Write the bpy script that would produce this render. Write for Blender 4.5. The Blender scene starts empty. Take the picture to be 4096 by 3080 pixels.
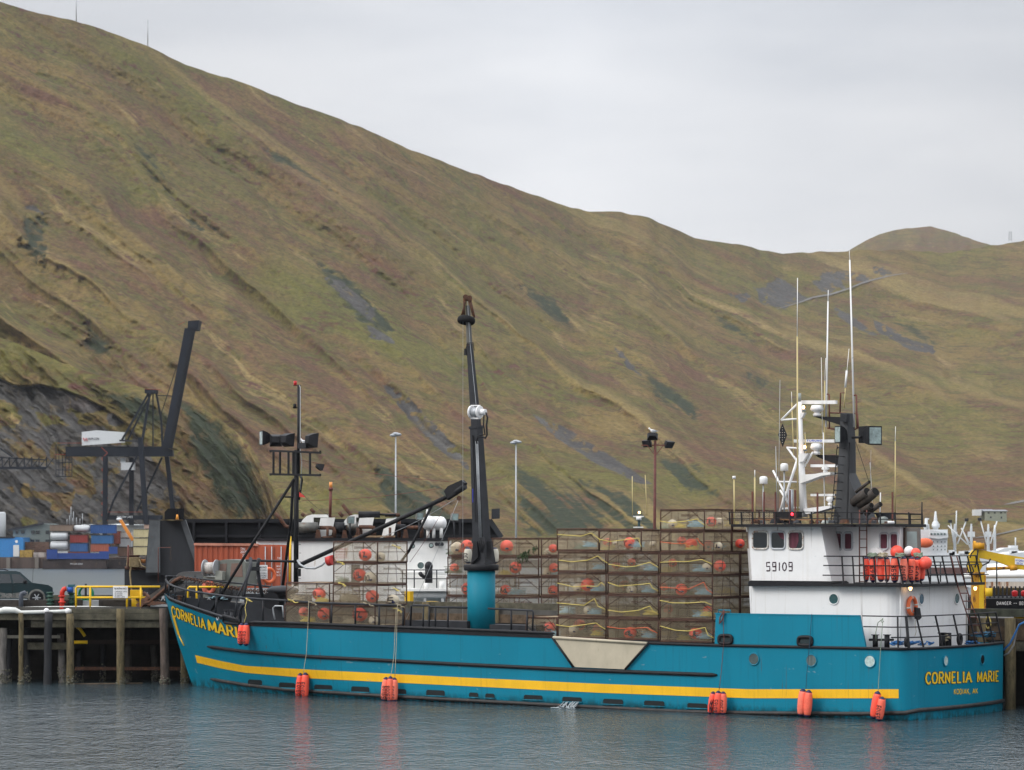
import bpy, math, random
import numpy as np
from mathutils import Matrix, Vector
random.seed(7)
R = math.radians
SC = bpy.context.scene
COL = SC.collection
# ------------------------------------------------------------------ camera, sky, sun
F = 11400.0; YH = 2150.0; H = 7.5; CX = 2048.0          # focal length and horizon in photo pixels (4096 x 3080)
cam = bpy.data.cameras.new('camera'); camo = bpy.data.objects.new('camera', cam); COL.objects.link(camo)
camo.location = (0, 0, H); camo.rotation_euler = (R(90), 0, 0)
cam.sensor_width = 36; cam.lens = 36*F/4096; cam.shift_y = (YH-1540)/4096
cam.clip_start = 1; cam.clip_end = 20000
cam.dof.use_dof = True; cam.dof.focus_distance = 124; cam.dof.aperture_fstop = 2.4
SC.camera = camo
SC.view_settings.view_transform = 'Standard'; SC.view_settings.look = 'None'
SC.view_settings.exposure = 0.2; SC.view_settings.gamma = 1
wd = bpy.data.worlds.new('World'); SC.world = wd; wd.use_nodes = True
SUN_EL, SUN_AZ = 38.0, -116.0     # azimuth measured clockwise from +Y (view direction): behind the camera on the left
def world():
    nt = wd.node_tree; N = nt.nodes; L = nt.links; N.clear()
    out = N.new('ShaderNodeOutputWorld'); bg = N.new('ShaderNodeBackground')
    sky = N.new('ShaderNodeTexSky'); sky.sky_type = 'NISHITA'; sky.sun_disc = False
    sky.sun_elevation = R(SUN_EL); sky.sun_rotation = R(SUN_AZ); sky.air_density = 1; sky.dust_density = 6
    tc = N.new('ShaderNodeTexCoord'); mp = N.new('ShaderNodeMapping'); mp.inputs['Scale'].default_value = (1.6, 1.6, 7)
    nz = N.new('ShaderNodeTexNoise'); nz.inputs['Scale'].default_value = 2.6; nz.inputs['Detail'].default_value = 5; nz.inputs['Roughness'].default_value = .5
    cr = N.new('ShaderNodeValToRGB'); e = cr.color_ramp.elements
    e[0].position = .34; e[0].color = (5.7, 5.95, 6.4, 1); e[1].position = .62; e[1].color = (7.5, 7.6, 7.85, 1)
    L.new(tc.outputs['Generated'], mp.inputs['Vector']); L.new(mp.outputs['Vector'], nz.inputs['Vector']); L.new(nz.outputs['Fac'], cr.inputs['Fac'])
    # overcast sky grows darker towards the left of the view and brighter in the middle
    sp = N.new('ShaderNodeSeparateXYZ'); L.new(tc.outputs['Generated'], sp.inputs[0])
    ax = N.new('ShaderNodeMath'); ax.operation = 'ABSOLUTE'
    sb = N.new('ShaderNodeMath'); sb.operation = 'SUBTRACT'; sb.inputs[1].default_value = .02
    L.new(sp.outputs['X'], sb.inputs[0]); L.new(sb.outputs[0], ax.inputs[0])
    mr = N.new('ShaderNodeMapRange'); mr.inputs[1].default_value = 0; mr.inputs[2].default_value = .22; mr.inputs[3].default_value = 1.09; mr.inputs[4].default_value = .82
    L.new(ax.outputs[0], mr.inputs[0])
    # an overcast sky is about three times brighter overhead than at the horizon
    zr = N.new('ShaderNodeMapRange'); zr.interpolation_type = 'SMOOTHSTEP'; zr.inputs[1].default_value = .12; zr.inputs[2].default_value = .85; zr.inputs[3].default_value = 1; zr.inputs[4].default_value = 3.3; L.new(sp.outputs['Z'], zr.inputs[0])
    zm = N.new('ShaderNodeMath'); zm.operation = 'MULTIPLY'; L.new(mr.outputs[0], zm.inputs[0]); L.new(zr.outputs[0], zm.inputs[1])
    vm = N.new('ShaderNodeVectorMath'); vm.operation = 'SCALE'; L.new(cr.outputs['Color'], vm.inputs[0]); L.new(zm.outputs[0], vm.inputs['Scale'])
    mx = N.new('ShaderNodeMix'); mx.data_type = 'RGBA'; mx.inputs[0].default_value = .9
    L.new(sky.outputs[0], mx.inputs[6]); L.new(vm.outputs[0], mx.inputs[7]); L.new(mx.outputs[2], bg.inputs['Color'])
    bg.inputs['Strength'].default_value = .1; L.new(bg.outputs[0], out.inputs['Surface'])
world()
sl = bpy.data.lights.new('sun', 'SUN'); sl.energy = 1.5; sl.angle = R(25); sl.color = (1, .97, .92)
so = bpy.data.objects.new('sun', sl); COL.objects.link(so)
a, e_ = R(SUN_AZ), R(SUN_EL)
sd = Vector((math.sin(a)*math.cos(e_), math.cos(a)*math.cos(e_), math.sin(e_)))
so.rotation_euler = (-sd).to_track_quat('-Z', 'Y').to_euler(); so.location = (0, 0, 80)

# ------------------------------------------------------------------ materials
MATS = {}
def M(name, col, rough=.55, metal=0, var=.12, scale=2.0, bump=.0, bscale=30, rust=0, rustcol=(.10, .035, .015), streak=1.0, spec=.4, emit=0, fine=0):
    if name in MATS: return MATS[name]
    m = bpy.data.materials.new(name); m.use_nodes = True; nt = m.node_tree; N = nt.nodes; L = nt.links
    b = N['Principled BSDF']; b.inputs['Roughness'].default_value = rough; b.inputs['Metallic'].default_value = metal
    b.inputs['Specular IOR Level'].default_value = spec
    tc = N.new('ShaderNodeTexCoord'); mp = N.new('ShaderNodeMapping'); mp.inputs['Scale'].default_value = (1, 1, streak)
    L.new(tc.outputs['Object'], mp.inputs['Vector'])
    nz = N.new('ShaderNodeTexNoise'); nz.inputs['Scale'].default_value = scale; nz.inputs['Detail'].default_value = 6; nz.inputs['Roughness'].default_value = .65
    L.new(mp.outputs[0], nz.inputs['Vector'])
    mr = N.new('ShaderNodeMapRange'); mr.inputs[1].default_value = .3; mr.inputs[2].default_value = .7; mr.inputs[3].default_value = 1-var; mr.inputs[4].default_value = 1+var
    L.new(nz.outputs['Fac'], mr.inputs[0])
    vm = N.new('ShaderNodeVectorMath'); vm.operation = 'SCALE'; vm.inputs[0].default_value = col; L.new(mr.outputs[0], vm.inputs['Scale'])
    last = vm.outputs[0]
    if rust > 0:
        n2 = N.new('ShaderNodeTexNoise'); n2.inputs['Scale'].default_value = scale*1.7+.3; n2.inputs['Detail'].default_value = 8; n2.inputs['Roughness'].default_value = .7
        L.new(mp.outputs[0], n2.inputs['Vector'])
        r2 = N.new('ShaderNodeMapRange'); r2.inputs[1].default_value = .68-rust*.4; r2.inputs[2].default_value = .76-rust*.4
        L.new(n2.outputs['Fac'], r2.inputs[0])
        mx = N.new('ShaderNodeMix'); mx.data_type = 'RGBA'; L.new(r2.outputs[0], mx.inputs[0]); L.new(last, mx.inputs[6]); mx.inputs[7].default_value = (*rustcol, 1)
        last = mx.outputs[2]
    L.new(last, b.inputs['Base Color'])
    if bump:
        n3 = N.new('ShaderNodeTexNoise'); n3.inputs['Scale'].default_value = bscale; n3.inputs['Detail'].default_value = 4
        L.new(mp.outputs[0], n3.inputs['Vector'])
        bp = N.new('ShaderNodeBump'); bp.inputs['Strength'].default_value = bump; bp.inputs['Distance'].default_value = .02
        L.new(n3.outputs['Fac'], bp.inputs['Height']); L.new(bp.outputs[0], b.inputs['Normal'])
    if emit:
        b.inputs['Emission Color'].default_value = (*col, 1); b.inputs['Emission Strength'].default_value = emit
    MATS[name] = m; return m
def glassy(name, col, rough=.08, alpha=1):
    m = M(name, col, rough, 0, .25, 1.5, spec=.8); return m

teal = M('teal_paint', (.0, .180, .275), .40, var=.08, scale=.35, bump=.25, bscale=1.1, streak=.4, spec=.28)
def weather(m, z0, z1, streakcol, grime):   # runs down the plating, grime and weed along the waterline
    nt = m.node_tree; N = nt.nodes; L = nt.links; b = N['Principled BSDF']; src = b.inputs['Base Color'].links[0].from_socket
    tc = N.new('ShaderNodeTexCoord'); s_ = N.new('ShaderNodeSeparateXYZ'); L.new(tc.outputs['Object'], s_.inputs[0])
    def nz(scl, sc, a, c, det=5):
        mp = N.new('ShaderNodeMapping'); mp.inputs['Scale'].default_value = scl; L.new(tc.outputs['Object'], mp.inputs[0]); n = N.new('ShaderNodeTexNoise'); n.inputs['Scale'].default_value = sc; n.inputs['Detail'].default_value = det; L.new(mp.outputs[0], n.inputs[0])
        r = N.new('ShaderNodeMapRange'); r.inputs[1].default_value = a; r.inputs[2].default_value = c; L.new(n.outputs['Fac'], r.inputs[0]); return r.outputs[0]
    def mix(f, a, c):
        x = N.new('ShaderNodeMix'); x.data_type = 'RGBA'; L.new(f, x.inputs[0]); L.new(a, x.inputs[6]); x.inputs[7].default_value = (*c, 1); return x.outputs[2]
    def mul(a, c):
        x = N.new('ShaderNodeMath'); x.operation = 'MULTIPLY'; L.new(a, x.inputs[0])
        if isinstance(c, float): x.inputs[1].default_value = c
        else: L.new(c, x.inputs[1])
        return x.outputs[0]
    c1 = mix(mul(nz((4, 4, .12), 1.6, .56, .72, 7), .45), src, streakcol)
    c2 = mix(mul(mul(nz((6, 6, .10), 1.1, .64, .70, 6), nz((.5, .5, .5), .8, .5, .62)), .6), c1, (.10, .05, .03))
    c2 = mix(mul(nz((1.5, 1.5, 3), 1.3, .70, .73, 8), .5), c2, (.22, .30, .33))
    r = N.new('ShaderNodeMapRange'); r.inputs[1].default_value = z1; r.inputs[2].default_value = z0; L.new(s_.outputs['Z'], r.inputs[0])
    L.new(mix(mul(r.outputs[0], nz((3, 3, 2), 1.5, .35, .6)), c2, grime), b.inputs['Base Color'])
weather(teal, .02, .5, (.005, .11, .15), (.012, .035, .035))
tealb = M('teal_paint_crane', (.002, .16, .23), .55, spec=.2, var=.15, scale=.8, rust=.12, rustcol=(.02, .15, .17), streak=.2)
yel = M('yellow_stripe_paint', (.80, .45, .012), .45, var=.10, scale=.8, rust=.05, rustcol=(.50, .30, .03), streak=.5)
weather(yel, -9, -8, (.55, .30, .015), (.3, .2, .02))
ylet = M('yellow_lettering_paint', (.78, .50, .02), .5, var=.05)
black = M('black_paint', (.013, .0135, .016), .55, var=.3, scale=3, bump=.1, spec=.22)
dark = M('dark_grey_paint', (.024, .026, .031), .55, var=.3, scale=2, rust=.08, spec=.25)
rubber = M('black_rubber', (.012, .012, .013), .75, var=.25, scale=4, spec=.2)
scuffed = M('scuffed_rub_rail', (.025, .024, .024), .6, var=.4, scale=2, rust=.28, rustcol=(.075, .045, .035))
white = M('white_paint', (.74, .745, .75), .45, var=.03, scale=.8, rust=.02, rustcol=(.6, .57, .5), streak=.25)
white = M('house_white', (.76, .76, .76), .42, var=.03, scale=.8, spec=.3)
weather(white, -9, -8, (.60, .58, .54), (.5, .5, .5))
whiteclean = M('white_gloss', (.78, .78, .78), .35, var=.04)
weather(whiteclean, -9, -8, (.66, .64, .60), (.5, .5, .5))
whitew = M('white_weathered', (.76, .76, .74), .5, var=.10, scale=.8, rust=.16, rustcol=(.42, .33, .22), streak=.15)
beige = M('beige_plate', (.46, .41, .31), .6, var=.16, scale=1.1, rust=.15, rustcol=(.26, .22, .15), streak=.6)
rustm = M('rusty_steel', (.075, .035, .022), .8, var=.5, scale=5, rust=.35, rustcol=(.16, .06, .025), bump=.4)
potrust = M('crab_pot_frame', (.060, .029, .020), .85, var=.5, scale=9, rust=.3, rustcol=(.17, .07, .035), bump=.3)
netm = M('tan_netting', (.46, .38, .26), .9, var=.3, scale=3)
netg = M('grey_netting', (.30, .28, .22), .9, var=.3, scale=3)
orange = M('orange_float', (.92, .11, .065), .42, var=.12, scale=3, bump=.1)
coral = M('coral_float', (.88, .15, .09), .5, var=.2, scale=4, rust=.10, rustcol=(.35, .09, .06)); faded = M('faded_float', (.88, .20, .13), .6, var=.15, scale=3, rust=.06, rustcol=(.4, .12, .08))
orange2 = M('orange_ball', (.85, .10, .065), .45, var=.15, scale=3)
cream = M('cream_ball', (.62, .54, .40), .5, var=.15, scale=4)
navy = M('navy_blue', (.012, .014, .06), .45, var=.2)
ink = M('black_ink', (.012, .010, .02), .7, var=.2)
wood = M('dock_timber', (.085, .078, .055), .9, var=.5, scale=3, rust=.25, rustcol=(.045, .05, .028), bump=.7, bscale=14)
woodb = M('brown_timber', (.10, .07, .045), .9, var=.5, scale=3, rust=.25, rustcol=(.05, .035, .022), bump=.7, bscale=14)
pilem = M('weathered_pile', (.12, .095, .05), .95, var=.5, scale=6, rust=.32, rustcol=(.045, .04, .022), bump=.9, bscale=20, streak=.25)
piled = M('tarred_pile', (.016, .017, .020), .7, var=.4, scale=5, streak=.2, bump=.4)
pileg = M('grey_pile', (.14, .13, .12), .95, var=.5, scale=6, rust=.2, rustcol=(.04, .035, .03), bump=.8, streak=.2)
barn = M('barnacles', (.13, .125, .095), 1, var=.6, scale=12, rust=.3, rustcol=(.03, .045, .02), bump=1, bscale=20)
safety = M('safety_yellow', (.78, .48, .01), .45, var=.1, scale=4, rust=.05, rustcol=(.28, .13, .03))
craney = M('old_crane_yellow', (.62, .40, .015), .55, var=.15, scale=1.5, rust=.16, rustcol=(.20, .08, .015), streak=.35)
cranerust = M('rusty_crane_yellow', (.55, .26, .01), .7, var=.3, scale=2, rust=.42, rustcol=(.11, .035, .02), streak=.25)
glass = glassy('dark_glass', (.012, .018, .022))
glassb = glassy('green_glass', (.015, .065, .07))
lens = M('lamp_glass', (.25, .32, .31), .12, var=.5, scale=3, spec=.9)
alum = M('galvanised_steel', (.36, .38, .40), .45, .3, var=.15, scale=3)
brownpaint = M('brown_oxide_paint', (.12, .038, .028), .6, var=.3, scale=4)
fib = M('fibreglass_yellow', (.50, .41, .20), .5, var=.1)
ropey = M('yellow_rope', (.62, .50, .14), .9, var=.25, scale=6)
ropeb = M('pale_blue_rope', (.30, .46, .52), .9, var=.3, scale=6)
ropebl = M('blue_rope', (.03, .14, .36), .9, var=.4, scale=6)
ropec = M('manila_rope', (.42, .36, .25), .95, var=.3, scale=8)
ropeo = M('orange_rope', (.62, .14, .06), .9, var=.2)
ropegr = M('grey_green_rope', (.22, .27, .20), .9, var=.3)
redc = M('red_container', (.34, .075, .035), .6, var=.25, scale=1.5, rust=.12, rustcol=(.16, .045, .025), streak=.2)
deckm = M('wet_steel_deck', (.045, .042, .042), .25, var=.4, scale=1.2, rust=.25, rustcol=(.09, .06, .045))
concrete = M('grey_concrete', (.25, .25, .24), .9, var=.2, scale=.6, bump=.4)
lampon = M('lit_lamp', (1, .55, .22), .4, emit=7)
redon = M('lit_red_lamp', (1, .03, .05), .4, emit=4)
redl = M('red_lens', (.5, .01, .015), .3)
curtain = M('maroon_curtain', (.10, .025, .04), .8, var=.5, scale=9, streak=.05)
wetwhite = M('foam', (.42, .47, .50), .6, var=.2, scale=9)

# ------------------------------------------------------------------ frames: photo pixel -> place
class Frame:
    def __init__(s, ox, oy, ang):       # local x axis points right in the view turned by ang towards the camera, y away, z up
        s.ox, s.oy, s.c, s.s = ox, oy, math.cos(R(ang)), math.sin(R(ang)); s.ang = ang
        s.M = Matrix.Translation((ox, oy, 0)) @ Matrix.Rotation(-R(ang), 4, 'Z')
    def u(s, px, v):
        k = (px-CX)/F
        return (k*(s.oy+v*s.c)-s.ox-v*s.s)/(s.c+k*s.s)
    def q(s, px, py, v):
        u = s.u(px, v); Y = s.oy-u*s.s+v*s.c
        return Vector((u, v, H-(py-YH)*Y/F))
    def z(s, py, u, v): return H-(py-YH)*(s.oy-u*s.s+v*s.c)/F
    def proj(s, p):
        X = s.ox+p[0]*s.c+p[1]*s.s; Y = s.oy-p[0]*s.s+p[1]*s.c
        return CX+F*X/Y, YH-F*(p[2]-H)/Y
    def m(s, u, v): return F/(s.oy-u*s.s+v*s.c)      # pixels per metre
OY = 116.3; OX = (3640-CX)/F*OY
SH = Frame(OX, OY, 34.5)                # the ship: origin at its near stern corner, x aft, y inboard
WF = Frame(0, 0, 0)                     # the world
def at(Y):                              # frame parallel to the picture at distance Y
    return Frame(0, Y, 0)

# ------------------------------------------------------------------ mesh builder
class MB:
    def __init__(s): s.v = []; s.f = []; s.smooth = []
    def add(s, vs, fs, sm=False):
        n = len(s.v); s.v += [tuple(p) for p in vs]; s.f += [tuple(i+n for i in f) for f in fs]; s.smooth += [sm]*len(fs); return s
    def box(s, x0, x1, y0, y1, z0, z1):
        vs = [(x, y, z) for z in (z0, z1) for y in (y0, y1) for x in (x0, x1)]
        return s.add(vs, [(0, 2, 3, 1), (4, 5, 7, 6), (0, 1, 5, 4), (2, 6, 7, 3), (0, 4, 6, 2), (1, 3, 7, 5)])
    def bar(s, a, b, w, h=None, up=(0, 0, 1)):          # square bar from a to b
        h = h or w; a = Vector(a); b = Vector(b); d = (b-a)
        if d.length < 1e-6: return s
        d.normalize(); up = Vector(up)
        if abs(d.dot(up)) > .98: up = Vector((0, 1, 0))
        x = d.cross(up).normalized()*w/2; y = x.cross(d).normalized()*h/2
        vs = [p+sx*x+sy*y for p in (a, b) for sx, sy in ((-1, -1), (1, -1), (1, 1), (-1, 1))]
        return s.add(vs, [(3, 2, 1, 0), (4, 5, 6, 7), (0, 1, 5, 4), (1, 2, 6, 5), (2, 3, 7, 6), (3, 0, 4, 7)])
    def tube(s, pts, r, n=8, closed=False, cap=True, r1=None):
        pts = [Vector(p) for p in pts]; k = len(pts)
        if k < 2: return s
        T = []
        for i in range(k):
            if closed: t = pts[(i+1) % k]-pts[i-1]
            else: t = pts[min(i+1, k-1)]-pts[max(i-1, 0)]
            T.append(t.normalized() if t.length > 1e-9 else Vector((0, 0, 1)))
        up = Vector((0, 0, 1)) if abs(T[0].z) < .9 else Vector((0, 1, 0))
        nrm = T[0].cross(up).normalized(); vs = []
        for i in range(k):
            nrm = (nrm-T[i]*nrm.dot(T[i]))
            nrm = nrm.normalized() if nrm.length > 1e-6 else T[i].orthogonal().normalized()
            bi = T[i].cross(nrm); rr = r[i] if isinstance(r, (list, tuple)) else (r if r1 is None else r+(r1-r)*i/(k-1))
            for j in range(n):
                a = 2*math.pi*j/n; vs.append(pts[i]+(nrm*math.cos(a)+bi*math.sin(a))*rr)
        fs = []
        for i in range(k if closed else k-1):
            for j in range(n):
                a0 = i*n+j; a1 = i*n+(j+1) % n; b0 = ((i+1) % k)*n+j; b1 = ((i+1) % k)*n+(j+1) % n
                fs.append((a0, a1, b1, b0))
        s.add(vs, fs, n > 4)
        if cap and not closed: 
            m = len(s.v)-len(vs); s.f += [tuple(m+j for j in range(n))[::-1], tuple(m+(k-1)*n+j for j in range(n))]; s.smooth += [False, False]
        return s
    def cyl(s, a, b, r, r1=None, n=16): return s.tube([a, b], r, n, r1=r1)
    def prism(s, near, off):            # polygon extruded by vector off
        near = [Vector(p) for p in near]; off = Vector(off); n = len(near)
        vs = near+[p+off for p in near]
        fs = [tuple(range(n))[::-1], tuple(range(n, 2*n))]+[(i, (i+1) % n, n+(i+1) % n, n+i) for i in range(n)]
        return s.add(vs, fs)
    def loft(s, rings, closed=True, cap=True, sm=False):
        n = len(rings[0]); vs = [p for r in rings for p in r]; fs = []
        for i in range(len(rings)-1):
            for j in range(n if closed else n-1):
                fs.append((i*n+j, i*n+(j+1) % n, (i+1)*n+(j+1) % n, (i+1)*n+j))
        s.add(vs, fs, sm)
        if cap and closed:
            m = len(s.v)-len(vs); s.f += [tuple(m+j for j in range(n))[::-1], tuple(m+(len(rings)-1)*n+j for j in range(n))]; s.smooth += [False, False]
        return s
    def lathe(s, c, prof, n=20, axis='z'):   # prof: (radius, height)
        c = Vector(c); rings = []
        for r, h in prof:
            ring = []
            for j in range(n):
                a = 2*math.pi*j/n; x, y = r*math.cos(a), r*math.sin(a)
                p = (x, y, h) if axis == 'z' else ((h, x, y) if axis == 'x' else (y, h, x))
                ring.append(c+Vector(p))
            rings.append(ring)
        return s.loft(rings, True, True, True)
    def ball(s, c, rx, ry=None, rz=None, n=16, m=10):
        ry = ry or rx; rz = rz or rx; c = Vector(c); rings = []
        for i in range(1, m):
            t = math.pi*i/m-math.pi/2
            rings.append([c+Vector((rx*math.cos(t)*math.cos(2*math.pi*j/n), ry*math.cos(t)*math.sin(2*math.pi*j/n), rz*math.sin(t))) for j in range(n)])
        b = len(s.v); s.loft(rings, True, False, True); k = len(s.v)
        s.v += [tuple(c+Vector((0, 0, -rz))), tuple(c+Vector((0, 0, rz)))]
        for j in range(n):
            s.f += [(k, b+(j+1) % n, b+j), (k+1, b+(m-2)*n+j, b+(m-2)*n+(j+1) % n)]; s.smooth += [True, True]
        return s
    def torus(s, c, r, t, ax=(0, 0, 1), n=24, m=8, flat=1.0):
        c = Vector(c); ax = Vector(ax).normalized(); x = ax.orthogonal().normalized(); y = ax.cross(x)
        rings = []
        for i in range(n):
            a = 2*math.pi*i/n; d = x*math.cos(a)+y*math.sin(a)
            rings.append([c+d*(r+t*math.cos(2*math.pi*j/m))+ax*(t*flat*math.sin(2*math.pi*j/m)) for j in range(m)])
        vs = [p for r_ in rings for p in r_]
        fs = [(i*m+j, i*m+(j+1) % m, ((i+1) % n)*m+(j+1) % m, ((i+1) % n)*m+j) for i in range(n) for j in range(m)]
        return s.add(vs, fs, True)
    def mesh(s, name, mat, off=Vector((0, 0, 0))):
        me = bpy.data.meshes.new(name)
        me.from_pydata([(p[0]-off[0], p[1]-off[1], p[2]-off[2]) for p in s.v], [], s.f)
        me.polygons.foreach_set('use_smooth', s.smooth)
        if mat: me.materials.append(mat)
        me.update(); return me
BASE = {}
def tag(o, label=None, cat=None, group=None, kind=None):
    if label and len(label.split()) > 16: print('LONG', len(label.split()), label)
    if label: o['label'] = label
    if cat: o['category'] = cat
    if group: o['group'] = group
    if kind: o['kind'] = kind
    return o
def T(name, label, cat, fr, base, group=None):            # Empty of a thing, standing in frame fr at base
    o = bpy.data.objects.new(name, None); COL.objects.link(o); o.empty_display_size = .3
    b = Vector(base); o.matrix_world = fr.M @ Matrix.Translation(b); BASE[o.name] = b
    return tag(o, label, cat, group)
def P(name, mb, mat, parent, label=None):                 # a part (or sub-part), vertices in the thing's frame
    b = BASE[parent.name]
    o = bpy.data.objects.new(name, mb.mesh(name, mat, b)); COL.objects.link(o); o.parent = parent; BASE[o.name] = b
    if label: o['label'] = label
    return o
def S(name, mb, mat, fr, label=None, cat=None, group=None, kind=None):   # a thing that is one mesh
    a = np.array(mb.v); b = Vector(((a[:, 0].min()+a[:, 0].max())/2, (a[:, 1].min()+a[:, 1].max())/2, a[:, 2].min()))
    if kind == 'structure': b = Vector((0, 0, 0))
    o = bpy.data.objects.new(name, mb.mesh(name, mat, b)); COL.objects.link(o); o.matrix_world = fr.M @ Matrix.Translation(b); BASE[o.name] = b
    return tag(o, label, cat, group, kind)
def copy_tree(o, parent=None):
    c = o.copy(); COL.objects.link(c); BASE[c.name] = BASE.get(o.name, Vector())
    if parent: c.parent = parent
    for ch in [x for x in o.children]: copy_tree(ch, c)
    return c
# ------------------------------------------------------------------ stroke lettering
GL = {
'0': (.62, [[(.5, 1), (.15, .85), (.02, .5), (.15, .15), (.5, 0), (.85, .15), (.98, .5), (.85, .85), (.5, 1)]]),
'1': (.30, [[(.5, 0), (.5, 1)]]),
'2': (.6, [[(.05, .8), (.3, 1), (.75, .98), (.95, .75), (.75, .45), (.05, 0), (1, 0)]]),
'3': (.6, [[(.05, 1), (.7, 1), (.95, .78), (.75, .55), (.4, .52), (.75, .5), (1, .25), (.7, 0), (.05, .03)]]),
'4': (.6, [[(.75, 0), (.75, 1), (0, .3), (1, .3)]]),
'5': (.6, [[(.95, 1), (.1, 1), (.1, .52), (.9, .52), (.9, 0), (.05, 0)]]),
'6': (.6, [[(.9, 1), (.4, .9), (.05, .45), (.1, .05), (.85, .02), (.95, .45), (.1, .5)]]),
'7': (.6, [[(0, 1), (1, 1), (.4, 0)]]),
'8': (.6, [[(.5, .53), (.1, .75), (.5, 1), (.9, .75), (.5, .53), (.03, .25), (.5, 0), (.97, .25), (.5, .53)]]),
'9': (.6, [[(.05, 0), (.9, 0), (.9, 1), (.1, 1), (.1, .5), (.9, .5)]]),
'A': (.78, [[(0, 0), (.5, 1), (1, 0)], [(.2, .33), (.8, .33)]]),
'B': (.65, [[(.1, 0), (.1, 1), (.75, 1), (.9, .78), (.75, .54), (.1, .54)], [(.75, .54), (.98, .3), (.75, 0), (.1, 0)]]),
'C': (.72, [[(.97, .78), (.8, .97), (.45, 1), (.12, .8), (0, .5), (.12, .2), (.45, 0), (.8, .03), (.97, .22)]]),
'D': (.7, [[(.1, 0), (.1, 1), (.6, 1), (.92, .75), (.98, .5), (.92, .25), (.6, 0), (.1, 0)]]),
'E': (.62, [[(.95, 1), (.12, 1), (.12, 0), (.98, 0)], [(.12, .52), (.75, .52)]]),
'F': (.6, [[(.95, 1), (.12, 1), (.12, 0)], [(.12, .52), (.75, .52)]]),
'G': (.72, [[(.95, .8), (.7, 1), (.35, .97), (.03, .7), (.03, .3), (.35, .02), (.75, .02), (.95, .2), (.95, .48), (.55, .48)]]),
'H': (.7, [[(.08, 0), (.08, 1)], [(.92, 0), (.92, 1)], [(.08, .52), (.92, .52)]]),
'I': (.28, [[(.5, 0), (.5, 1)]]),
'J': (.55, [[(.9, 1), (.9, .2), (.6, 0), (.25, 0), (.03, .22)]]),
'K': (.7, [[(.1, 0), (.1, 1)], [(.92, 1), (.12, .45)], [(.35, .6), (.98, 0)]]),
'L': (.6, [[(.12, 1), (.12, 0), (.98, 0)]]),
'M': (.9, [[(.06, 0), (.06, 1), (.5, .12), (.94, 1), (.94, 0)]]),
'N': (.76, [[(.08, 0), (.08, 1), (.92, 0), (.92, 1)]]),
'O': (.78, [[(.5, 1), (.15, .88), (0, .5), (.15, .12), (.5, 0), (.85, .12), (1, .5), (.85, .88), (.5, 1)]]),
'P': (.65, [[(.1, 0), (.1, 1), (.8, 1), (.97, .75), (.8, .48), (.1, .48)]]),
'R': (.72, [[(.1, 0), (.1, 1), (.75, 1), (.95, .75), (.75, .5), (.1, .5)], [(.5, .5), (1, 0)]]),
'S': (.65, [[(.95, .82), (.7, 1), (.3, 1), (.05, .78), (.3, .55), (.7, .45), (.97, .22), (.7, 0), (.3, 0), (.03, .2)]]),
'T': (.7, [[(0, 1), (1, 1)], [(.5, 1), (.5, 0)]]),
'U': (.7, [[(.06, 1), (.06, .2), (.3, 0), (.7, 0), (.94, .2), (.94, 1)]]),
'V': (.7, [[(0, 1), (.5, 0), (1, 1)]]),
'W': (.95, [[(0, 1), (.25, 0), (.5, .8), (.75, 0), (1, 1)]]),
'X': (.7, [[(0, 0), (1, 1)], [(0, 1), (1, 0)]]),
'Y': (.7, [[(0, 1), (.5, .5), (1, 1)], [(.5, .5), (.5, 0)]]),
'Z': (.66, [[(0, 1), (1, 1), (0, 0), (1, 0)]]),
'-': (.5, [[(.1, .5), (.9, .5)]]), ',': (.22, [[(.6, .1), (.3, -.2)]]), ' ': (.42, []), '.': (.2, [[(.4, 0), (.6, .06)]]),
}
def text_width(t, gap=.2): return sum(GL[c][0] for c in t)+gap*(len(t)-1)
def text(mb, t, fn, sw=.14, gap=.2, serif=0.0, extra=0.0):
    """strokes of t mapped by fn(s, h): s 0..1 along the whole word, h 0..1 up"""
    tot = text_width(t, gap); x = 0
    for c in t:
        w, strokes = GL[c]; segs = [[(x+a*w, b) for a, b in st] for st in strokes]
        if serif:
            for st in list(segs):
                if c in 'COGS': continue
                for e, o in ((st[0], st[1]), (st[-1], st[-2])):
                    if (e[1] in (0, 1)) and abs(e[0]-o[0]) < abs(e[1]-o[1]): segs.append([(e[0]-serif, abs(e[1]-.045)), (e[0]+serif, abs(e[1]-.045))])
        for k, st in enumerate(segs):
            pts = []
            for i in range(len(st)-1):
                n = max(1, int(math.hypot(st[i+1][0]-st[i][0], st[i+1][1]-st[i][1])/.25))
                pts += [(st[i][0]+(st[i+1][0]-st[i][0])*j/n, st[i][1]+(st[i+1][1]-st[i][1])*j/n) for j in range(n)]
            pts.append(st[-1]); L_, R_ = [], []
            hw0 = sw/2+extra
            for i, p in enumerate(pts):
                a = pts[max(i-1, 0)]; b = pts[min(i+1, len(pts)-1)]; dx, dy = b[0]-a[0], b[1]-a[1]; d = math.hypot(dx, dy) or 1
                hw = hw0*((.62+.38*abs(dy/d)) if serif else 1)
                ex = extra if i in (0, len(pts)-1) else 0; sg = -1 if i == 0 else 1
                px, py = p[0]+sg*ex*dx/d, p[1]+sg*ex*dy/d
                L_.append((px-dy/d*hw, py+dx/d*hw)); R_.append((px+dy/d*hw, py-dx/d*hw))
            vs = [fn(a/tot, b) for a, b in L_]+[fn(a/tot, b) for a, b in R_]; n = len(L_)
            mb.add(vs, [(i, n+i, n+i+1, i+1) for i in range(n-1)])
        x += w+gap
    return mb
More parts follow.
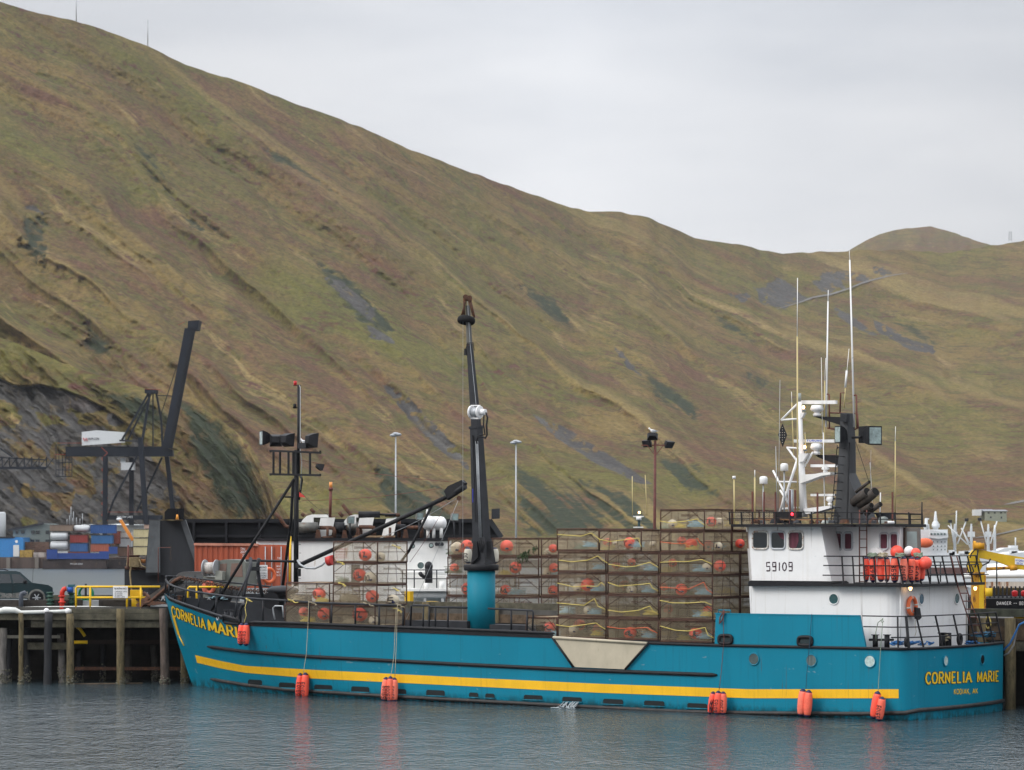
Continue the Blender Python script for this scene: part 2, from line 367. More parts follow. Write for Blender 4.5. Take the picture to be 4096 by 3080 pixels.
# ------------------------------------------------------------------ noise and terrain
def _h(ix, iy, sd):
    n = (ix*374761393+iy*668265263+sd*1442695041).astype(np.int64) & 0x7fffffff
    n = ((n ^ (n >> 13))*1274126177) & 0x7fffffff
    return ((n ^ (n >> 16)) & 0xffff)/65535.0
def vnoise(x, y, sd=0):
    ix = np.floor(x).astype(np.int64); iy = np.floor(y).astype(np.int64); fx = x-ix; fy = y-iy
    fx = fx*fx*fx*(fx*(fx*6-15)+10); fy = fy*fy*fy*(fy*(fy*6-15)+10)
    a = _h(ix, iy, sd); b = _h(ix+1, iy, sd); c = _h(ix, iy+1, sd); d = _h(ix+1, iy+1, sd)
    return (a*(1-fx)+b*fx)*(1-fy)+(c*(1-fx)+d*fx)*fy
def fbm(x, y, sd=0, o=5, g=.5):
    s = 0; a = 1; t = 0
    for i in range(o): s = s+a*vnoise(x*2**i+i*17.3, y*2**i+i*9.1, sd+i); t += a; a *= g
    return s/t
def ridged(x, y, sd=0, o=4):
    s = 0; a = 1; t = 0
    for i in range(o): s = s+a*(1-np.abs(2*vnoise(x*2**i+i*7.7, y*2**i+i*3.3, sd+i)-1)); t += a; a *= .5
    return s/t
def smooth(a, b, x): t = np.clip((x-a)/(b-a), 0, 1); return t*t*(3-2*t)
def inpoly(px, py, poly):               # signed soft mask: distance to polygon edge, positive inside
    d = np.full(px.shape, 1e9); ins = np.zeros(px.shape, bool); n = len(poly)
    for i in range(n):
        x0, y0 = poly[i]; x1, y1 = poly[(i+1) % n]; ex, ey = x1-x0, y1-y0; l = ex*ex+ey*ey
        t = np.clip(((px-x0)*ex+(py-y0)*ey)/l, 0, 1); d = np.minimum(d, np.hypot(px-x0-t*ex, py-y0-t*ey))
        c = ((y0 > py) != (y1 > py)) & (px < (x1-x0)*(py-y0)/((y1-y0) or 1e-9)+x0); ins ^= c
    return np.where(ins, d, -d)
RIDGE = [(-700, -150), (-300, -60), (0, 9), (111, 41), (296, 83), (444, 130), (592, 185), (740, 259), (889, 305), (1037, 356), (1185, 417), (1333, 467), (1482, 524), (1630, 593), (1778, 648), (1926, 704), (2074, 759), (2222, 809), (2333, 843), (2481, 848), (2592, 870), (2704, 917), (2778, 950), (2963, 981), (3130, 1016), (3259, 1008), (3407, 1003), (3600, 1000), (3800, 1012), (3950, 985), (4096, 962), (4400, 940), (4800, 930)]
RX = np.array([p[0] for p in RIDGE], float); RY = np.array([p[1] for p in RIDGE], float)
def ridge(px): return np.interp(px, RX, RY)+(vnoise(px/40, px*0, 5)-.5)*6
def hill_depth(px, py):
    r = ridge(px); t = np.clip((2240-py)/(2240-r), 0, 1.2)
    yr = np.interp(px, [-700, 1500, 3100, 4800], [1500, 1750, 2150, 2500])
    d = np.maximum(py-r, 0); g = 1.8*d+420*(1-np.exp(-d/250))
    w = (fbm(px/520, py/520, 31, 3)-.5)*330+(fbm(px/150, py/150, 37, 3)-.5)*50
    psi = px-g+w
    fade = smooth(0, 160, d)*.85+.15
    big = ridged(psi/470+3.1, d/1900, 11, 1)
    mid = ridged(psi/250, d/520+.3, 13, 2)
    fin = fbm(psi/120, d/110, 17, 4)
    rel = ((big-.5)*72+(mid-.5)*30)*(.35+.65*smooth(80, 700, d))+(fin-.5)*9+(fbm(px/30, py/22, 23, 3)-.5)*5
    Y = 770+(yr-770)*t**.95-rel*fade*np.interp(px, [0, 4096], [.8, 1.25])*(.35+.65*smooth(0, .12, t))
    return Y, psi, d, big, mid, t
def grid_terrain(name, px, py, Y, uv, attrs, mat, kind='structure'):
    nr, nc = px.shape
    X = (px-CX)/F*Y; Z = H-(py-YH)*Y/F
    co = np.stack([X, Y, Z], -1).reshape(-1, 3).astype(np.float32)
    me = bpy.data.meshes.new(name); me.vertices.add(nr*nc); me.vertices.foreach_set('co', co.ravel())
    i = np.arange(nr*nc).reshape(nr, nc); q = np.stack([i[:-1, :-1], i[:-1, 1:], i[1:, 1:], i[1:, :-1]], -1).reshape(-1, 4)
    nf = len(q); me.loops.add(nf*4); me.loops.foreach_set('vertex_index', q.ravel().astype(np.int32))
    me.polygons.add(nf); me.polygons.foreach_set('loop_start', np.arange(0, nf*4, 4, dtype=np.int32)); me.polygons.foreach_set('loop_total', np.full(nf, 4, np.int32))
    me.polygons.foreach_set('use_smooth', np.ones(nf, bool))
    me.update(calc_edges=True)
    u = me.attributes.new('streak', 'FLOAT_VECTOR', 'POINT'); u.data.foreach_set('vector', np.stack([uv[0], uv[1], uv[0]*0], -1).reshape(-1).astype(np.float32))
    c = me.attributes.new('cover', 'FLOAT_VECTOR', 'POINT'); c.data.foreach_set('vector', np.stack(attrs, -1).reshape(-1).astype(np.float32))
    me.materials.append(mat); o = bpy.data.objects.new(name, me); COL.objects.link(o); o['kind'] = kind; return o
def hill_mat(name, tint=(1, 1, 1)):
    m = bpy.data.materials.new(name); m.use_nodes = True; nt = m.node_tree; N = nt.nodes; L = nt.links; b = N['Principled BSDF']
    b.inputs['Roughness'].default_value = .95; b.inputs['Specular IOR Level'].default_value = .1
    at_ = N.new('ShaderNodeAttribute'); at_.attribute_name = 'streak'; ac = N.new('ShaderNodeAttribute'); ac.attribute_name = 'cover'
    sx = N.new('ShaderNodeSeparateXYZ'); L.new(ac.outputs['Vector'], sx.inputs[0])
    geo = N.new('ShaderNodeTexCoord')
    def noise(vec, sc, det=5, rough=.6, scl=(1, 1, 1)):
        mp = N.new('ShaderNodeMapping'); mp.inputs['Scale'].default_value = scl; L.new(vec, mp.inputs[0])
        n = N.new('ShaderNodeTexNoise'); n.inputs['Scale'].default_value = sc; n.inputs['Detail'].default_value = det; n.inputs['Roughness'].default_value = rough; n.inputs['Distortion'].default_value = .4
        L.new(mp.outputs[0], n.inputs['Vector']); return n.outputs['Fac']
    def ramp(f, a, b_):
        r = N.new('ShaderNodeMapRange'); r.inputs[1].default_value = a; r.inputs[2].default_value = b_; L.new(f, r.inputs[0]); return r.outputs[0]
    def mix(f, a, c):
        x = N.new('ShaderNodeMix'); x.data_type = 'RGBA'; L.new(f, x.inputs[0])
        for s_, v in ((6, a), (7, c)):
            if isinstance(v, tuple): x.inputs[s_].default_value = (v[0]*tint[0], v[1]*tint[1], v[2]*tint[2], 1)
            else: L.new(v, x.inputs[s_])
        return x.outputs[2]
    def mul(a, b_):
        x = N.new('ShaderNodeMath'); x.operation = 'MULTIPLY'; L.new(a, x.inputs[0]); L.new(b_, x.inputs[1]); return x.outputs[0]
    def add(a, b_, k=1.0):
        x = N.new('ShaderNodeMath'); x.operation = 'MULTIPLY_ADD'; L.new(b_, x.inputs[0]); x.inputs[1].default_value = k; L.new(a, x.inputs[2]); return x.outputs[0]
    st = at_.outputs['Vector']; gp = geo.outputs['Object']
    A = noise(st, 2.6, 9, .72, (.5, .6, 1)); B = noise(st, 4.2, 9, .70, (.55, .5, 1)); C = noise(gp, .028, 8, .72); D = noise(gp, .13, 6, .75); E = noise(gp, .45, 4, .75, (1, .5, 1))
    W_ = noise(gp, .0075, 6, .6); col = mix(ramp(A, .43, .57), (.104, .054, .034), (.150, .106, .038)); col = mix(ramp(add(W_, D, .25), .60, .76), col, (.108, .098, .027))          # rust-brown tundra to straw
    col = mix(ramp(add(C, D, .35), .63, .78), col, (.080, .080, .023))                # olive grass
    col = mix(ramp(B, .57, .66), col, (.21, .155, .065))                              # dry straw
    col = mix(ramp(add(D, C, .5), .78, .90), col, (.086, .038, .030))                  # reddish heath
    col = mix(ramp(add(sx.outputs['Z'], D, 1.3), 1.05, 1.75), col, (.190, .142, .055))
    gx = add(sx.outputs['Y'], D, 1.8)
    col = mix(ramp(gx, 1.3, 1.7), col, (.030, .038, .022))                            # green brush in gullies
    rk = mix(ramp(noise(st, 5, 8, .7, (1, .3, 1)), .38, .66), (.050, .048, .047), (.092, .088, .082))
    rk = mix(ramp(noise(gp, .035, 6, .7), .52, .64), rk, (.070, .060, .057))
    rk = mix(ramp(noise(gp, .05, 6, .7, (1.7, 1, 1)), .56, .66), rk, (.13, .095, .042))
    rx = add(sx.outputs['X'], D, 1.1)
    col = mix(ramp(rx, .98, 1.2), col, rk)
    fm = N.new('ShaderNodeMapRange'); fm.inputs[1].default_value = .25; fm.inputs[2].default_value = .75; fm.inputs[3].default_value = .42; fm.inputs[4].default_value = 1.36; L.new(E, fm.inputs[0])
    vm = N.new('ShaderNodeVectorMath'); vm.operation = 'SCALE'; L.new(col, vm.inputs[0]); L.new(fm.outputs[0], vm.inputs['Scale'])
    L.new(vm.outputs[0], b.inputs['Base Color'])
    bp = N.new('ShaderNodeBump'); bp.inputs['Strength'].default_value = .6; bp.inputs['Distance'].default_value = 2.2
    L.new(add(D, E, .3), bp.inputs['Height']); L.new(bp.outputs[0], b.inputs['Normal'])
    return m
ROCKS = [[(2913, 1175), (2990, 1168), (3010, 1195), (2960, 1205)], [(3030, 1160), (3075, 1140), (3108, 1112), (3150, 1130), (3205, 1180), (3235, 1195), (3130, 1232), (3050, 1215)],
 [(3255, 1130), (3300, 1092), (3360, 1120), (3380, 1150), (3325, 1172), (3275, 1160)], [(3290, 1095), (3370, 1080), (3440, 1100), (3490, 1115), (3430, 1128), (3370, 1118)], [(3480, 1062), (3545, 1075), (3570, 1095), (3500, 1095)],
 [(3500, 1285), (3560, 1310), (3620, 1350), (3735, 1385), (3730, 1410), (3640, 1400), (3560, 1350), (3515, 1330)], [(3330, 1225), (3400, 1260), (3480, 1320), (3510, 1345), (3420, 1310), (3360, 1270)],
 [(1535, 1545), (1600, 1560), (1700, 1660), (1830, 1790), (1870, 1880), (1760, 1800), (1640, 1680)], [(2135, 1660), (2260, 1710), (2420, 1810), (2600, 1930), (2560, 1935), (2380, 1850), (2210, 1740)],
 [(1285, 1100), (1370, 1130), (1500, 1240), (1490, 1290), (1370, 1190)], [(1460, 1290), (1560, 1350), (1590, 1380), (1480, 1350)], [(95, 822), (140, 825), (185, 865), (160, 850), (100, 840)], [(2455, 1385), (2500, 1420), (2560, 1500), (2490, 1460)]]
GULLY = [[(1045, 580), (1150, 620), (1370, 780), (1380, 800), (1200, 700), (1070, 640)], [(700, 850), (850, 880), (900, 950), (760, 920)], [(1260, 1030), (1420, 1120), (1560, 1250), (1620, 1330), (1480, 1350), (1300, 1130)], [(2080, 1120), (2230, 1190), (2330, 1350), (2200, 1280), (2090, 1190)],
 [(520, 560), (600, 600), (740, 830), (680, 800), (560, 660)], [(100, 860), (200, 860), (170, 1100), (90, 1000)], [(350, 1290), (440, 1370), (440, 1440), (330, 1400)], [(760, 1640), (1000, 1800), (1080, 2050), (860, 1950), (740, 1760)], [(2550, 1450), (2800, 1620), (2780, 1700), (2620, 1600)], [(2980, 1470), (3080, 1520), (3060, 1600), (3000, 1540)], [(3500, 1250), (3650, 1290), (3800, 1400), (3700, 1380)], [(2050, 1850), (2500, 1950), (2700, 2150), (2100, 2150)], [(1500, 1850), (1800, 1950), (1850, 2150), (1550, 2150)], [(2780, 1190), (2930, 1280), (3050, 1390), (2900, 1330)], [(2860, 1350), (2980, 1420), (2940, 1440)], [(1920, 1280), (2050, 1330), (2010, 1370)], [(2600, 1800), (2800, 1860), (2900, 2010), (2700, 1960)]]
def build_hills():
    nc, nr = 900, 470
    cx = np.linspace(-500, 4600, nc); tt = np.linspace(0, 1, nr)
    px = np.repeat(cx[None, :], nr, 0); r = ridge(px); py = 2240+(r-2240)*tt[:, None]
    Y, psi, d, big, mid, t = hill_depth(px, py)
    wob = (fbm(px/26, py/18, 71, 3)-.5)*46
    rock = np.zeros(px.shape)
    for pl in ROCKS: rock = np.maximum(rock, smooth(-14, 10, inpoly(px+wob, py+wob*.6, pl)))
    gul = smooth(.40, .2, big)*.30+smooth(.40, .25, mid)*.30
    for pl in GULLY: gul = np.maximum(gul, smooth(-20, 30, inpoly(px+wob*1.8, py+wob*1.2, pl))*.85)
    gul = gul*smooth(.22, .50, fbm(psi/60, d/120, 91, 4)); rock = rock*smooth(.22, .40, fbm(px/30, py/24, 93, 3))
    Y = Y+gul*7+rock*2
    # crest carried on behind the skyline, falling away
    ex = []; 
    for k in (1, 2, 3, 4): ex.append((px[-1], py[-1]+k*k*14, Y[-1]+k*60))
    px2 = np.vstack([px]+[e[0][None] for e in ex]); py2 = np.vstack([py]+[e[1][None] for e in ex]); Y2 = np.vstack([Y]+[e[2][None] for e in ex])
    pad = lambda a: np.vstack([a]+[a[-1:]]*4)
    grid_terrain('hill', px2, py2, Y2, (pad(psi)/400, pad(d)/400), (pad(rock), pad(gul), pad(np.clip(smooth(.78, .97, big)*.8+smooth(.78, .97, mid)*.6, 0, 1)*smooth(.25, .6, fbm(psi/90, d/200, 95, 3)))), HM)
    # near spur on the left with the quarried rock face
    CR = [(-900, 1100), (-400, 1250), (0, 1350), (140, 1405), (280, 1463), (420, 1507), (555, 1546), (680, 1580), (800, 1630), (900, 1690), (1000, 1780), (1060, 1880), (1120, 2010), (1200, 2140), (1290, 2236)]
    nc, nr = 330, 240; cx = np.linspace(-700, 1285, nc); px = np.repeat(cx[None], nr, 0)
    cr = np.interp(px, [p[0] for p in CR], [p[1] for p in CR])+(vnoise(px/35, px*0, 8)-.5)*8; py = 2244+(cr-2244)*np.linspace(0, 1, nr)[:, None]
    d = np.maximum(py-cr, 0); wob = (fbm(px/40, py/30, 81, 4)-.5)*60
    EDGE = [(-700, 1330), (0, 1513), (53, 1541), (168, 1544), (240, 1558), (337, 1590), (433, 1642), (505, 1695), (560, 1750), (620, 1850), (700, 1960), (760, 2060), (800, 2240), (800, 2400), (-700, 2400)]
    rock = smooth(-6, 8, inpoly(px+wob*.4, py+wob*.25, EDGE)); psi = px-1.5*d+wob
    rel = (ridged(psi/230, d/900, 41, 3)-.5)*26+(fbm(psi/50, d/160, 43, 4)-.5)*16
    rel = rel*smooth(0, 60, d)+rock*(ridged(psi/120, py/300, 47, 3)-.5)*9-rock*9
    Y = 700+(2244-py)/900*150-rel
    ve = smooth(.58, .72, fbm(px/120, py/70, 51, 4))*rock*.9
    for pl in [[(-60, 1590), (40, 1600), (95, 1640), (70, 1720), (-60, 1700)], [(120, 1630), (240, 1670), (290, 1710), (180, 1710)], [(40, 1770), (150, 1770), (210, 1850), (90, 1850)], [(250, 1840), (380, 1900), (360, 1990), (270, 1930)], [(860, 1700), (960, 1760), (990, 1850)]]:
        ve = np.maximum(ve, smooth(-15, 18, inpoly(px+wob, py+wob, pl))*.9)
    gul = np.zeros(px.shape)
    for pl in [[(730, 1620), (880, 1690), (1000, 1850), (1060, 2050), (900, 2050), (780, 1820)], [(380, 1560), (600, 1600), (700, 1700), (560, 1690)]]: gul = np.maximum(gul, smooth(-50, 30, inpoly(px+wob, py+wob, pl))*.85)
    px2 = np.vstack([px, px[-1:], px[-1:]]); py2 = np.vstack([py, py[-1:]+10, py[-1:]+60]); Y2 = np.vstack([Y, Y[-1:]+15, Y[-1:]+45]); pad = lambda a: np.vstack([a, a[-1:], a[-1:]])
    grid_terrain('hill', px2, py2, Y2, (pad(psi)/400, pad(d)/400), (pad(np.clip(rock-ve, 0, 1)), pad(gul), pad(rock*0)), HM)
    # dark dome behind the saddle
    DM = [(3200, 1060), (3390, 1006), (3463, 963), (3519, 935), (3593, 918), (3660, 910), (3722, 905), (3796, 924), (3889, 957), (3963, 981), (4040, 1005), (4300, 1040)]
    nc, nr = 180, 40; cx = np.linspace(3200, 4300, nc); px = np.repeat(cx[None], nr, 0)
    cr = np.interp(px, [p[0] for p in DM], [p[1] for p in DM])+(vnoise(px/25, px*0, 9)-.5)*3; py = 1110+(cr-1110)*np.linspace(0, 1, nr)[:, None]
    Y = 2750+(1110-py)*3.2-(fbm(px/60, py/60, 61, 4)-.5)*60
    px2 = np.vstack([px, px[-1:]]); py2 = np.vstack([py, py[-1:]+40]); Y2 = np.vstack([Y, Y[-1:]+300]); pad = lambda a: np.vstack([a, a[-1:]])
    rk = 1.1*smooth(-10, 30, 1012-py)
    grid_terrain('hill', px2, py2, Y2, (pad(px)/300, pad(py)/300), (pad(rk*.36), pad(rk*.30), pad(rk*0)), HM)
    # gravel roads cut across the slope
    for pts, w in (([(3105, 1236), (3190, 1212), (3253, 1189), (3325, 1176), (3390, 1156), (3451, 1131), (3541, 1106), (3632, 1091)], 6), ([(4015, 2018), (4050, 2012), (4110, 2000), (4200, 1990)], 7), ([(3880, 2152), (3950, 2145), (4030, 2128), (4110, 2110), (4200, 2095)], 5)):
        mb = MB(); n = 130; xs = np.linspace(pts[0][0], pts[-1][0], n); ys = np.interp(xs, [p[0] for p in pts], [p[1] for p in pts]); rows = []
        for dy in (-.5, .5):
            w_ = w*(.15+.85*np.clip(np.minimum(np.arange(n), n-1-np.arange(n))/30, 0, 1))*(.55+.9*vnoise(xs/14, xs*0+dy*9, 77)); yy = ys+dy*w_
            Yd = hill_depth(xs, yy)[0]-3; rows.append([WF.q(x, y, Y_) for x, y, Y_ in zip(xs, yy, Yd)])
        mb.add(rows[0]+rows[1], [(i, i+1, n+i+1, n+i) for i in range(n-1)], True)
        S('road', mb, M('gravel_road', (.120, .115, .108), .95, var=.15, scale=.2), WF, kind='structure')
HM = hill_mat('hillside')
build_hills()
# ------------------------------------------------------------------ water and flat far shore
def water():
    m = bpy.data.materials.new('harbour_water'); m.use_nodes = True; nt = m.node_tree; N = nt.nodes; L = nt.links; b = N['Principled BSDF']
    b.inputs['Base Color'].default_value = (.042, .063, .074, 1); b.inputs['IOR'].default_value = 1.33; b.inputs['Specular IOR Level'].default_value = .5
    tc = N.new('ShaderNodeTexCoord'); sy = N.new('ShaderNodeSeparateXYZ'); L.new(tc.outputs['Object'], sy.inputs[0]); ry = N.new('ShaderNodeMapRange'); ry.inputs[1].default_value = 130; ry.inputs[2].default_value = 330; ry.inputs[3].default_value = .07; ry.inputs[4].default_value = .28; L.new(sy.outputs['Y'], ry.inputs[0]); L.new(ry.outputs[0], b.inputs['Roughness'])
    def nz(sc, det, scl, rough=.6, dist=0):
        mp = N.new('ShaderNodeMapping'); mp.inputs['Scale'].default_value = scl; mp.inputs['Rotation'].default_value = (0, 0, R(8)); L.new(tc.outputs['Object'], mp.inputs[0])
        n = N.new('ShaderNodeTexNoise'); n.inputs['Scale'].default_value = sc; n.inputs['Detail'].default_value = det; n.inputs['Roughness'].default_value = rough; n.inputs['Distortion'].default_value = dist; L.new(mp.outputs[0], n.inputs[0]); return n.outputs['Fac']
    a = nz(3.4, 3, (1, .5, 1), .6, .3); c = nz(.5, 2, (1, .6, 1)); g = nz(.06, 2, (1, 2.5, 1))
    def ma(x, y, k):
        q = N.new('ShaderNodeMath'); q.operation = 'MULTIPLY_ADD'; L.new(x, q.inputs[0]); q.inputs[1].default_value = k; L.new(y, q.inputs[2]); return q.outputs[0]
    hgt = ma(c, a, 1.2)
    bp = N.new('ShaderNodeBump'); bp.inputs['Distance'].default_value = .15
    mr = N.new('ShaderNodeMapRange'); mr.inputs[1].default_value = .35; mr.inputs[2].default_value = .65; mr.inputs[3].default_value = .75; mr.inputs[4].default_value = 1.0; L.new(g, mr.inputs[0]); L.new(mr.outputs[0], bp.inputs['Strength'])
    L.new(hgt, bp.inputs['Height']); L.new(bp.outputs[0], b.inputs['Normal'])
    mb = MB(); n = 24; xs = [-1500+3000*i/n for i in range(n+1)]; ys = [20+1400*(j/n)**2 for j in range(n+1)]
    mb.add([(x, y, 0) for y in ys for x in xs], [(j*(n+1)+i, j*(n+1)+i+1, (j+1)*(n+1)+i+1, (j+1)*(n+1)+i) for j in range(n) for i in range(n)])
    S('water', mb, m, WF, kind='structure')
water()
mb = MB(); mb.add([(-6000, -2000, -3), (6000, -2000, -3), (6000, 9000, -3), (-6000, 9000, -3)], [(0, 1, 2, 3)])
S('seabed', mb, M('seabed_mud', (.05, .05, .045), 1), WF, kind='structure')
mb = MB(); mb.box(-400, 400, 705, 1000, -2.5, 2.0)
S('ground', mb, M('gravel_ground', (.12, .115, .11), .95, var=.25, scale=.1), WF, kind='structure')
# ------------------------------------------------------------------ air
def haze():
    mb = MB(); mb.box(-2500, 2500, -40, 3800, -4, 620)
    m = bpy.data.materials.new('haze'); m.use_nodes = True; N = m.node_tree.nodes; N.clear()
    o = N.new('ShaderNodeOutputMaterial'); v = N.new('ShaderNodeVolumePrincipled'); v.inputs['Color'].default_value = (.93, .95, 1, 1); v.inputs['Density'].default_value = HAZE; v.inputs['Anisotropy'].default_value = .2
    m.node_tree.links.new(v.outputs[0], o.inputs['Volume']); S('haze', mb, m, WF, kind='stuff')
HAZE = .00004
# ------------------------------------------------------------------ hull form
def q(px, py, v=0.0): return SH.q(px, py, v)
HB = 4.85                                # half beam
US = SH.u(655, HB); UW = SH.u(770, HB)  # stem at the rail and at the water
UA = 0.35                               # how far the bowed transom stands aft of the corner
def plan(u, us, ln, p):                 # half breadth at station u
    t = (u-us)/ln
    return HB*(1-(1-min(max(t, 0), 1))**p) if t > 0 else 0.0
def hbg(u): return plan(u, US, 13.5, 2.3)
def hbw(u): return plan(u, UW, 17.0, 2.0)*.985
GP = [(640, 2368), (660, 2376), (672, 2399), (700, 2412), (731, 2425), (798, 2450), (864, 2473), (963, 2500), (1000, 2503), (1141, 2508), (1400, 2518), (1605, 2527), (1900, 2539), (2219, 2552), (2589, 2577), (2859, 2584), (3462, 2596), (3640, 2600), (4020, 2590)]
def gun_z(u):                           # height of the top of the teal plating
    v = HB-hbg(u); p = SH.proj((u, v, 3.3))[0]
    return SH.z(np.interp(p, [a for a, b in GP], [b for a, b in GP]), u, v)
def hull_v(u, z):                       # inboard offset of the near side shell at height z
    zg = gun_z(u); t = min(max(z/zg, -.3), 1.25)
    if u < UW: 
        # raked stem: shell begins where the stem line is
        us = US+(UW-US)*(1-max(t, 0)); 
    a = hbg(u) if t >= 1 else None
    t_ = max(t, 0)
    if u < UW+18:
        us = US+(UW-US)*(1-t_)**1.0; ln = 13.5+(17.0-13.5)*(1-t_); p = 2.3+(2.0-2.3)*(1-t_)
        hb = plan(u, us, ln, p)*(1-.015*(1-t_))
    else: hb = HB*(1-.015*(1-t_))
    hb += (t-1)*.0
    if u > -.9: hb -= .75*((u+.9)/.9)**3 if u < 0 else .75
    return HB-hb
def hp(px, py, off=0.0):                # point of the shell seen at a photo pixel, pushed out by off
    v = 1.0
    for i in range(25):
        u, _, z = q(px, py, v); v = v*.5+.5*hull_v(u, z)
    p = q(px, py, v); return Vector((p[0]-(off*.3 if p[0] < -22 else 0), p[1]-off, p[2]))
ship = T('fishing_vessel', 'long teal steel fishing vessel with yellow stripe and white aft house alongside the wooden pier', 'boat', SH, (-19, HB, 0))
def hull():
    mb = MB(); us = list(np.linspace(US+.02, US+6, 26))+list(np.linspace(US+6.6, -1.2, 52))+[-1.0, -.9, -.75, -.6, -.45, -.3, -.15, -.05, 0.0]
    nz = 14; sides = []
    for sgn in (1, -1):
        rings = []
        for u in us:
            zg = gun_z(u) if sgn == 1 else gun_z(u); ring = []
            for j in range(nz+1):
                z = -1.0+(zg+1.0)*j/nz
                v = hull_v(u, max(z, 0)); uu = u
                if u < UW+.1:           # ahead of the waterline stem the shell closes on the raked stem
                    zs = zg*(u-UW)/(US-UW) if u < UW else 0
                    if z < zs: z = zs; v = HB
                if z < 0: v = v+(HB-v)*.25*(-z)
                ring.append(Vector((uu, v if sgn == 1 else 2*HB-v, z)))
            rings.append(ring)
        mb.loft(rings, False, False, True) if sgn == -1 else mb.loft([r[::-1] for r in rings], False, False, True)
        sides.append(rings)
    # bowed transom
    n = len(sides[0][-1]); a = sides[0][-1]; b = sides[1][-1]; cols = []
    for i in range(13):
        t = i/12; cols.append([a[j].lerp(b[j], t)+Vector((UA*(1-(2*t-1)**2)+.0, 0, 0)) for j in range(n)])
    mb.loft(cols, False, False, True)
    h = P('hull', mb, teal, ship)
    dk = MB(); pts = []
    for u in us:
        v = HB-hull_v(u, gun_z(u)-.5)-.06; pts.append((u, max(v, .02), gun_z(u)-.55 if u > US+1 else gun_z(u)-.4))
    vs = [(u, HB-v, z) for u, v, z in pts]+[(u, HB+v, z) for u, v, z in pts]; m_ = len(pts)
    dk.add(vs, [(i, i+1, m_+i+1, m_+i) for i in range(m_-1)]); dk.add([(0, .6, vs[-1][2]), (0, 8.6, vs[-1][2]), (UA, 4.6, vs[-1][2])], [(0, 2, 1)])
    P('deck', dk, deckm, ship)
    # inside of the bow bulwark
    P('bulwark', MB().loft([[Vector((u, 2*HB-hull_v(u, 3)-.12, gun_z(u)-.55)), Vector((u, 2*HB-hull_v(u, 3)-.12, gun_z(u)+.12))] for u in us[2:60]], False, False), dark, ship)
    return us
us_ = hull()
def hullstrip(top, bot, off=.012, step=12):
    mb = MB(); x0, x1 = top[0][0], top[-1][0]; b0, b1 = bot[0][0], bot[-1][0]; n = max(2, int((x1-x0)/step)); A, B = [], []
    for i in range(n+1):
        t = i/n; xt = x0+(x1-x0)*t; xb = b0+(b1-b0)*t
        A.append(hp(xt, np.interp(xt, [p[0] for p in top], [p[1] for p in top]), off)); B.append(hp(xb, np.interp(xb, [p[0] for p in bot], [p[1] for p in bot]), off))
    mid = [(a+b)/2 for a, b in zip(A, B)]
    for m_, (a, b) in zip(mid, zip(A, B)):
        m_[1] = min(m_[1], hull_v(m_[0], m_[2])-off)
    mb.add(A+mid+B, [(i, i+1, n+2+i, n+1+i) for i in range(n)]+[(n+1+i, n+2+i, 2*n+3+i, 2*n+2+i) for i in range(n)], True)
    return mb
P('stripe', hullstrip([(781, 2620), (880, 2643), (980, 2663), (1251, 2679), (1800, 2707), (2397, 2735), (3000, 2757), (3595, 2757)], [(789, 2651), (880, 2673), (980, 2691), (1251, 2714), (1800, 2741), (2397, 2771), (3000, 2793), (3595, 2793)]), yel, ship)
# black sheer band and cap
b1 = hullstrip([(668, 2380), (672, 2390), (700, 2402), (731, 2414), (798, 2437), (864, 2459), (963, 2489), (1000, 2491), (1141, 2492), (1605, 2510), (1900, 2521), (2212, 2532)], [(668, 2386), (672, 2399), (700, 2412), (731, 2425), (798, 2448), (864, 2471), (963, 2501), (1000, 2504), (1141, 2510), (1605, 2529), (1900, 2541), (2224, 2553)], .03)
P('sheer_band', b1, black, ship)
def hullrail(pts, r, mat, name='rub_rail', step=20, off=0.02, n=8):
    mb = MB(); x0, x1 = pts[0][0], pts[-1][0]; k = max(3, int((x1-x0)/step))
    P_ = [hp(x0+(x1-x0)*i/k, np.interp(x0+(x1-x0)*i/k, [p[0] for p in pts], [p[1] for p in pts]), off) for i in range(k+1)]
    mb.tube(P_, [r*.45]+[r]*(k-1)+[r*.45], n); return P(name, mb, mat, ship)
hullrail([(660, 2375), (672, 2388), (700, 2401), (731, 2413), (798, 2436), (864, 2458), (963, 2489)], .06, dark, 'gunwale')
hullrail([(1000, 2489), (1141, 2491), (1605, 2509), (1900, 2520), (2219, 2533)], .07, black, 'gunwale')
hullrail([(2589, 2572), (2859, 2581), (3462, 2593), (3625, 2597)], .06, black, 'gunwale')
hullrail([(831, 2586), (980, 2606), (1251, 2627), (1800, 2655), (2343, 2681), (2869, 2700)], .085, black)
hullrail([(844, 2716), (980, 2739), (1143, 2758), (1522, 2783), (1800, 2798), (2288, 2824), (2722, 2846), (3000, 2852), (3441, 2855), (3620, 2852)], .085, scuffed)
def tr(v, z, off=0.0):                  # point of the bowed transom
    t = (v-.75)/(2*HB-1.5); return Vector((UA*(1-(2*t-1)**2)+off, v, z))
def trq(px, py, off=0.0):               # ... seen at a photo pixel
    lo, hi = .0, 10.2
    for i in range(40):
        m_ = (lo+hi)/2
        if SH.proj((tr(m_, 0)[0], m_, 3))[0] < px: lo = m_
        else: hi = m_
    u = tr(lo, 0)[0]; return tr(lo, SH.z(py, u, lo), off)
tg = gun_z(0)
P('rub_rail', MB().tube([Vector((-.9, -.03, SH.z(2852, -.9, 0))), Vector((-.3, .12, SH.z(2852, -.3, .1)))]+[tr(v, SH.z(2852-.052*(SH.proj((0, v, 0))[0]-3640), 0, v)*.0+.42, .03) for v in np.linspace(.75, 2*HB-.75, 14)], .085, 8), scuffed, ship)
